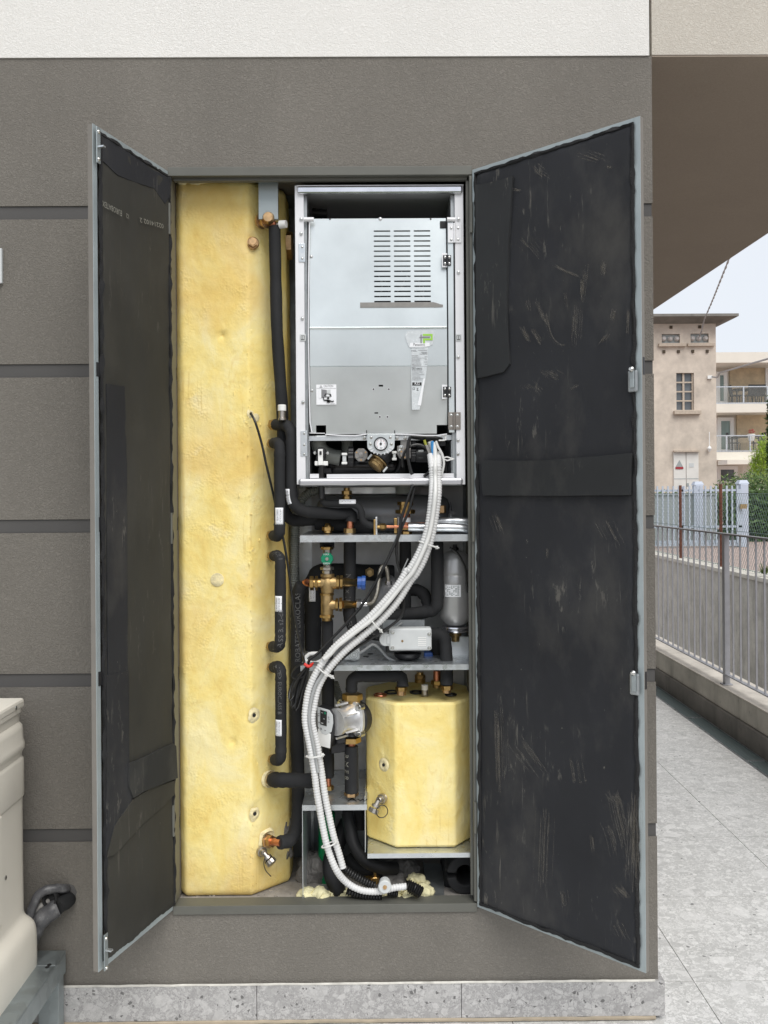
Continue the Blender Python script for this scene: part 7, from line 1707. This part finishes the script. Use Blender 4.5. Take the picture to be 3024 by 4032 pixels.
# metal chute left of the shell
g = MB(); a, b_, c_, d_ = G(*ZE(1165, 1050), FZ+.012), G(*ZE(1305, 1050), FZ+.012), G(*ZE(1308, 1285), FZ+.003), G(*ZE(1198, 1285), FZ+.003)
g.prism([a, b_, c_, d_], (0, 0, .0015)); g.obox(a, (d_-a), V((-.002, 0, 0)), V((0, 0, .015))); tag(g.build('metal_chute', 'galv_dark', None, smooth=0), 'bent galvanised sheet lying on the cabinet floor left of the split shell', 'sheet')
# rubble
def lump(u, v, Y, sx, sy, sz, m, seed, amp=.45): c = P(*ZE(u, v), Y); g.blob((c.x, Y, max(FZ+sz*.5, c.z)), sx, sy, sz, seed, amp, 3)
rb = thing('mortar_rubble', 'heap of grey mortar at the back of the cabinet floor', 'rubble', V((0, .25, FZ)))
g = MB(); lump(1010, 1120, .22, .055, .06, .036, 'mortar', 3); lump(1080, 1115, .2, .03, .04, .026, 'mortar', 5); lump(960, 1160, .17, .04, .05, .024, 'mortar', 6); lump(430, 1130, .22, .055, .05, .055, 'mortar', 8); g.build('mortar', 'mortar', rb, smooth=60)
fb = thing('foam_rubble', 'broken pale yellow foam lumps along the front of the cabinet floor', 'foam scraps', V((0, .06, FZ)))
g = MB()
for k, (u, v, s_) in enumerate(((375, 1250, 1.3), (405, 1275, 1), (440, 1240, 1.1), (480, 1285, 1.4), (430, 1295, 1), (530, 1298, .9), (620, 1290, 1), (660, 1298, 1.2), (700, 1305, .9), (900, 1300, 1), (950, 1290, 1.1), (990, 1270, 1.0), (1030, 1260, 1.2), (1085, 1278, 1.3), (1140, 1285, 1.4), (1180, 1295, 1.1), (1120, 1160, 1.4), (1150, 1190, 1.3), (1170, 1240, 1.6), (360, 1280, 1.5), (460, 1262, 1.5), (1060, 1290, 1.5), (870, 1292, 1.2), (1100, 1150, 1.0), (1010, 1225, 1.0), (760, 1300, .8), (820, 1303, .7))):
    lump(u, v, .05+.05*rnd() if v > 1200 else .12, .017*s_, .02*s_, .012*s_, 'f', k*1.7)
for k in range(26): lump(360+840*rnd(), 1300+10*rnd(), .035+.04*rnd(), .004+.006*rnd(), .006, .003+.004*rnd(), 'f', k+50)
tag(g.build('foam_lumps', 'foam_raw', fb, smooth=60), kind='stuff')
g = MB(); lump(310, 1308, .04, .014, .012, .007, 'f', 90); g.build('foam_lump', 'foam_raw', fb)
g = MB()
for k in range(240):
    x = OX0+.02+rnd()*.85; y = .04+rnd()*.3; s_ = .0012+.004*rnd()**3; g.blob((x, y, FZ+s_*.3), s_*1.5, s_, s_*.6, k, .5, 1)
tag(g.build('dust_crumbs', 'debris', None, smooth=0), 'fine crumbs of dust and mortar scattered over the cabinet floor', 'crumbs', kind='stuff')

# ================= outdoor unit, stand, lagged lines =================
ou = thing('outdoor_unit', 'beige outdoor unit with ribbed plastic side cover standing on a galvanised frame', 'outdoor unit', (-1.2, -.35, .24))
SX = -1.0
def sp(py): return P(79, py, -.10).z
z0u = .235; zt_ = P(79, 2757, -.12).z
g = MB(); g.box(-2.0, SX-.03, -.50, -.09, z0u, zt_-.03); g.build('casing', 'beige', ou, smooth=0, bevel=.012)
g = MB(); g.box(-2.02, SX, -.52, -.085, zt_-.028, zt_); g.build('lid', 'beige', ou, smooth=0, bevel=.008)
# side cover: vertical profile swept along depth
uv = [(121, 292), (120, 320), (108, 326), (106, 380), (112, 386), (124, 398), (129, 425), (131, 480), (139, 505), (141, 522), (139, 540), (128, 556), (122, 570), (122, 590), (131, 600), (134, 612), (134, 825), (132, 832), (124, 838), (124, 1200), (126, 1530), (129, 1548), (140, 1566), (165, 1582), (185, 1600), (196, 1622), (202, 1650), (205, 1690), (206, 1800), (205, 1925), (200, 1965), (180, 2020), (140, 2080), (90, 2130), (30, 2170)]
prof = [(P(*ZL(125, v), -.12).z, (u-125)*.00046) for (u, v) in uv]
ys = [-.50, -.494, -.485]+[-.46+.05*k for k in range(7)]+[-.135, -.115, -.10, -.095, -.09]; rnd_ = [.012, .005, .001]+[0]*9+[.002, .006, .014]; gr = []
g = MB()
for y, e in zip(ys, rnd_):
    gr.append([g.bm.verts.new((SX+dx-e, y, z)) for (z, dx) in prof])
for i in range(len(gr)-1):
    for j in range(len(prof)-1): g.bm.faces.new((gr[i][j], gr[i+1][j], gr[i+1][j+1], gr[i][j+1]))
sc_ = g.build('side_cover', 'beige', ou, smooth=40)
for (u, v) in ((97, 290), (33, 1322)):
    c = PXX(*ZL(u, v), SX+.001); g = MB(); g.lathe(c, (.003, 0, 0), [(0, .006), (.6, .006), (1, .003)], 12); g.build('screw', 'screw', ou)
tb = MB(); a = PXX(*ZL(2, 940), SX); b_ = PXX(*ZL(10, 1600), SX); tb.box(SX-.004, SX+.006, -.50, a.y, b_.z, a.z); tb.build('raised_panel', 'beige', ou, smooth=0, bevel=.005)
stn = thing('steel_stand', 'galvanised steel stand under the beige outdoor unit', 'stand', (-1.1, -.25, 0))
TX = P(257, 3745, -.03).x; TZ = P(257, 3745, -.03).z; hF = .062
g = MB(); g.box(-2.1, TX, -.11, -.025, TZ-.004, TZ); g.box(-2.1, TX, -.029, -.025, TZ-hF, TZ-.0045); g.build('rear_rail', 'zinc', stn, smooth=0, bevel=.001)
g = MB(); g.box(TX-.055, TX-.0005, -.60, -.1105, TZ-.0045, TZ-.0005); g.box(TX-.004, TX, -.60, -.026, TZ-hF, TZ-.0046); g.build('side_rail', 'zinc', stn, smooth=0, bevel=.001)
g = MB(); g.box(-2.1, TX-.056, -.60, -.52, TZ-hF, TZ-.001); g.build('front_rail', 'zinc', stn, smooth=0, bevel=.001)
for y in (-.075, -.58):
    g = MB(); g.box(TX-.062, TX-.005, y, y+.004, 0, TZ-.0065); g.box(TX-.009, TX-.005, y+.0045, y+.045, 0, TZ-.0065); g.build('leg', 'zinc', stn, smooth=0, bevel=.001)
g = MB(); d_ = G(*ZL(90, 2330), 0); g.obox((TX-.075, -.08, TZ-hF-.01), (.004, 0, 0), (0, -.30, -.40*.0-.15), (0, 0, -.05)); g.build('brace', 'zinc', stn, smooth=0)
g = MB()
for k, (u, v) in enumerate(((300, 1852), (288, 1866))):
    c = G(*ZL(u, v), TZ+.0004); g.lathe(c, (0, 0, .001), [(0, .006), (1, .006)], 12)
g.build('bolt_hole', 'ink', stn)
# lagged lines
hole_c = P(*ZL(425, 1420), -.002)
g = MB(); g.lathe(hole_c+V((-.012, .004, 0)), (0, -.006, 0), [(0, .033), (.5, .030), (1, .022)], 26)
for v in g.bm.verts: q = v.co-hole_c; q.y = 0; v.co += q*.25*noise.noise(v.co*60)
tag(g.build('wall_hole', 'groove'), 'rough-edged dark hole in the grey wall where the lagged lines enter', 'hole')
def lag(pts, r, label, m='lagging'):
    q = resample(smoothpath(pts, .01), .006); g = MB(); g.tube(q, r, 20, rf=lambda i, a, p: 1+.07*noise.noise(p*45)+.035*math.sin(i*1.15+a*1.0)); return tag(g.build('lagged_pipe', m, None, smooth=40), label, 'pipe', 'lagged lines between the outdoor unit and the wall')
lag([P(*ZL(420, 1395), .03), P(*ZL(390, 1388), -.02), P(*ZL(300, 1392), -.04), P(*ZL(235, 1425), -.05), P(*ZL(195, 1510), -.06), P(*ZL(160, 1610), -.065), P(*ZL(120, 1700), -.06)], .0128, 'thin lagged line arching from the top of the wall hole down to the outdoor unit')
lag([P(*ZL(440, 1430), .03), P(*ZL(400, 1465), -.02), P(*ZL(350, 1500), -.05)], .022, 'dirty black stub of lagging coming out of the wall hole', 'sleeve')
lag([P(*ZL(350, 1505), -.04), P(*ZL(300, 1535), -.05), P(*ZL(240, 1590), -.055), P(*ZL(205, 1650), -.055), P(*ZL(150, 1780), -.05)], .025, 'thick wrinkled lagged line sagging from the wall hole behind the outdoor unit')
lag([P(*ZL(350, 1445), -.0), P(*ZL(300, 1462), -.03), P(*ZL(230, 1510), -.045), P(*ZL(150, 1590), -.05)], .009, 'smooth grey pipe between the two lagged lines', 'duct_tape')
g = MB(); g.lathe(P(*ZL(322, 1448), -.03), P(*ZL(300, 1452), -.05)-P(*ZL(322, 1448), -.03), [(-.6, .016), (0, .022), (1, .023), (1, .017), (.3, .015)], 20); tag(g.build('tape_collar', 'rubber_edge'), 'open black collar around the smooth grey pipe at the wall', 'collar')
# wall sign at the left edge
g = MB(); a, b_ = P(-60, 978, -.01), P(8, 1115, -.01); g.box(a.x, b_.x, -.012, -.0005, b_.z, a.z); tag(g.build('wall_sign', 'grey_plastic', None, smooth=0, bevel=.001), 'pale grey plate on the wall cut off by the left edge', 'sign')
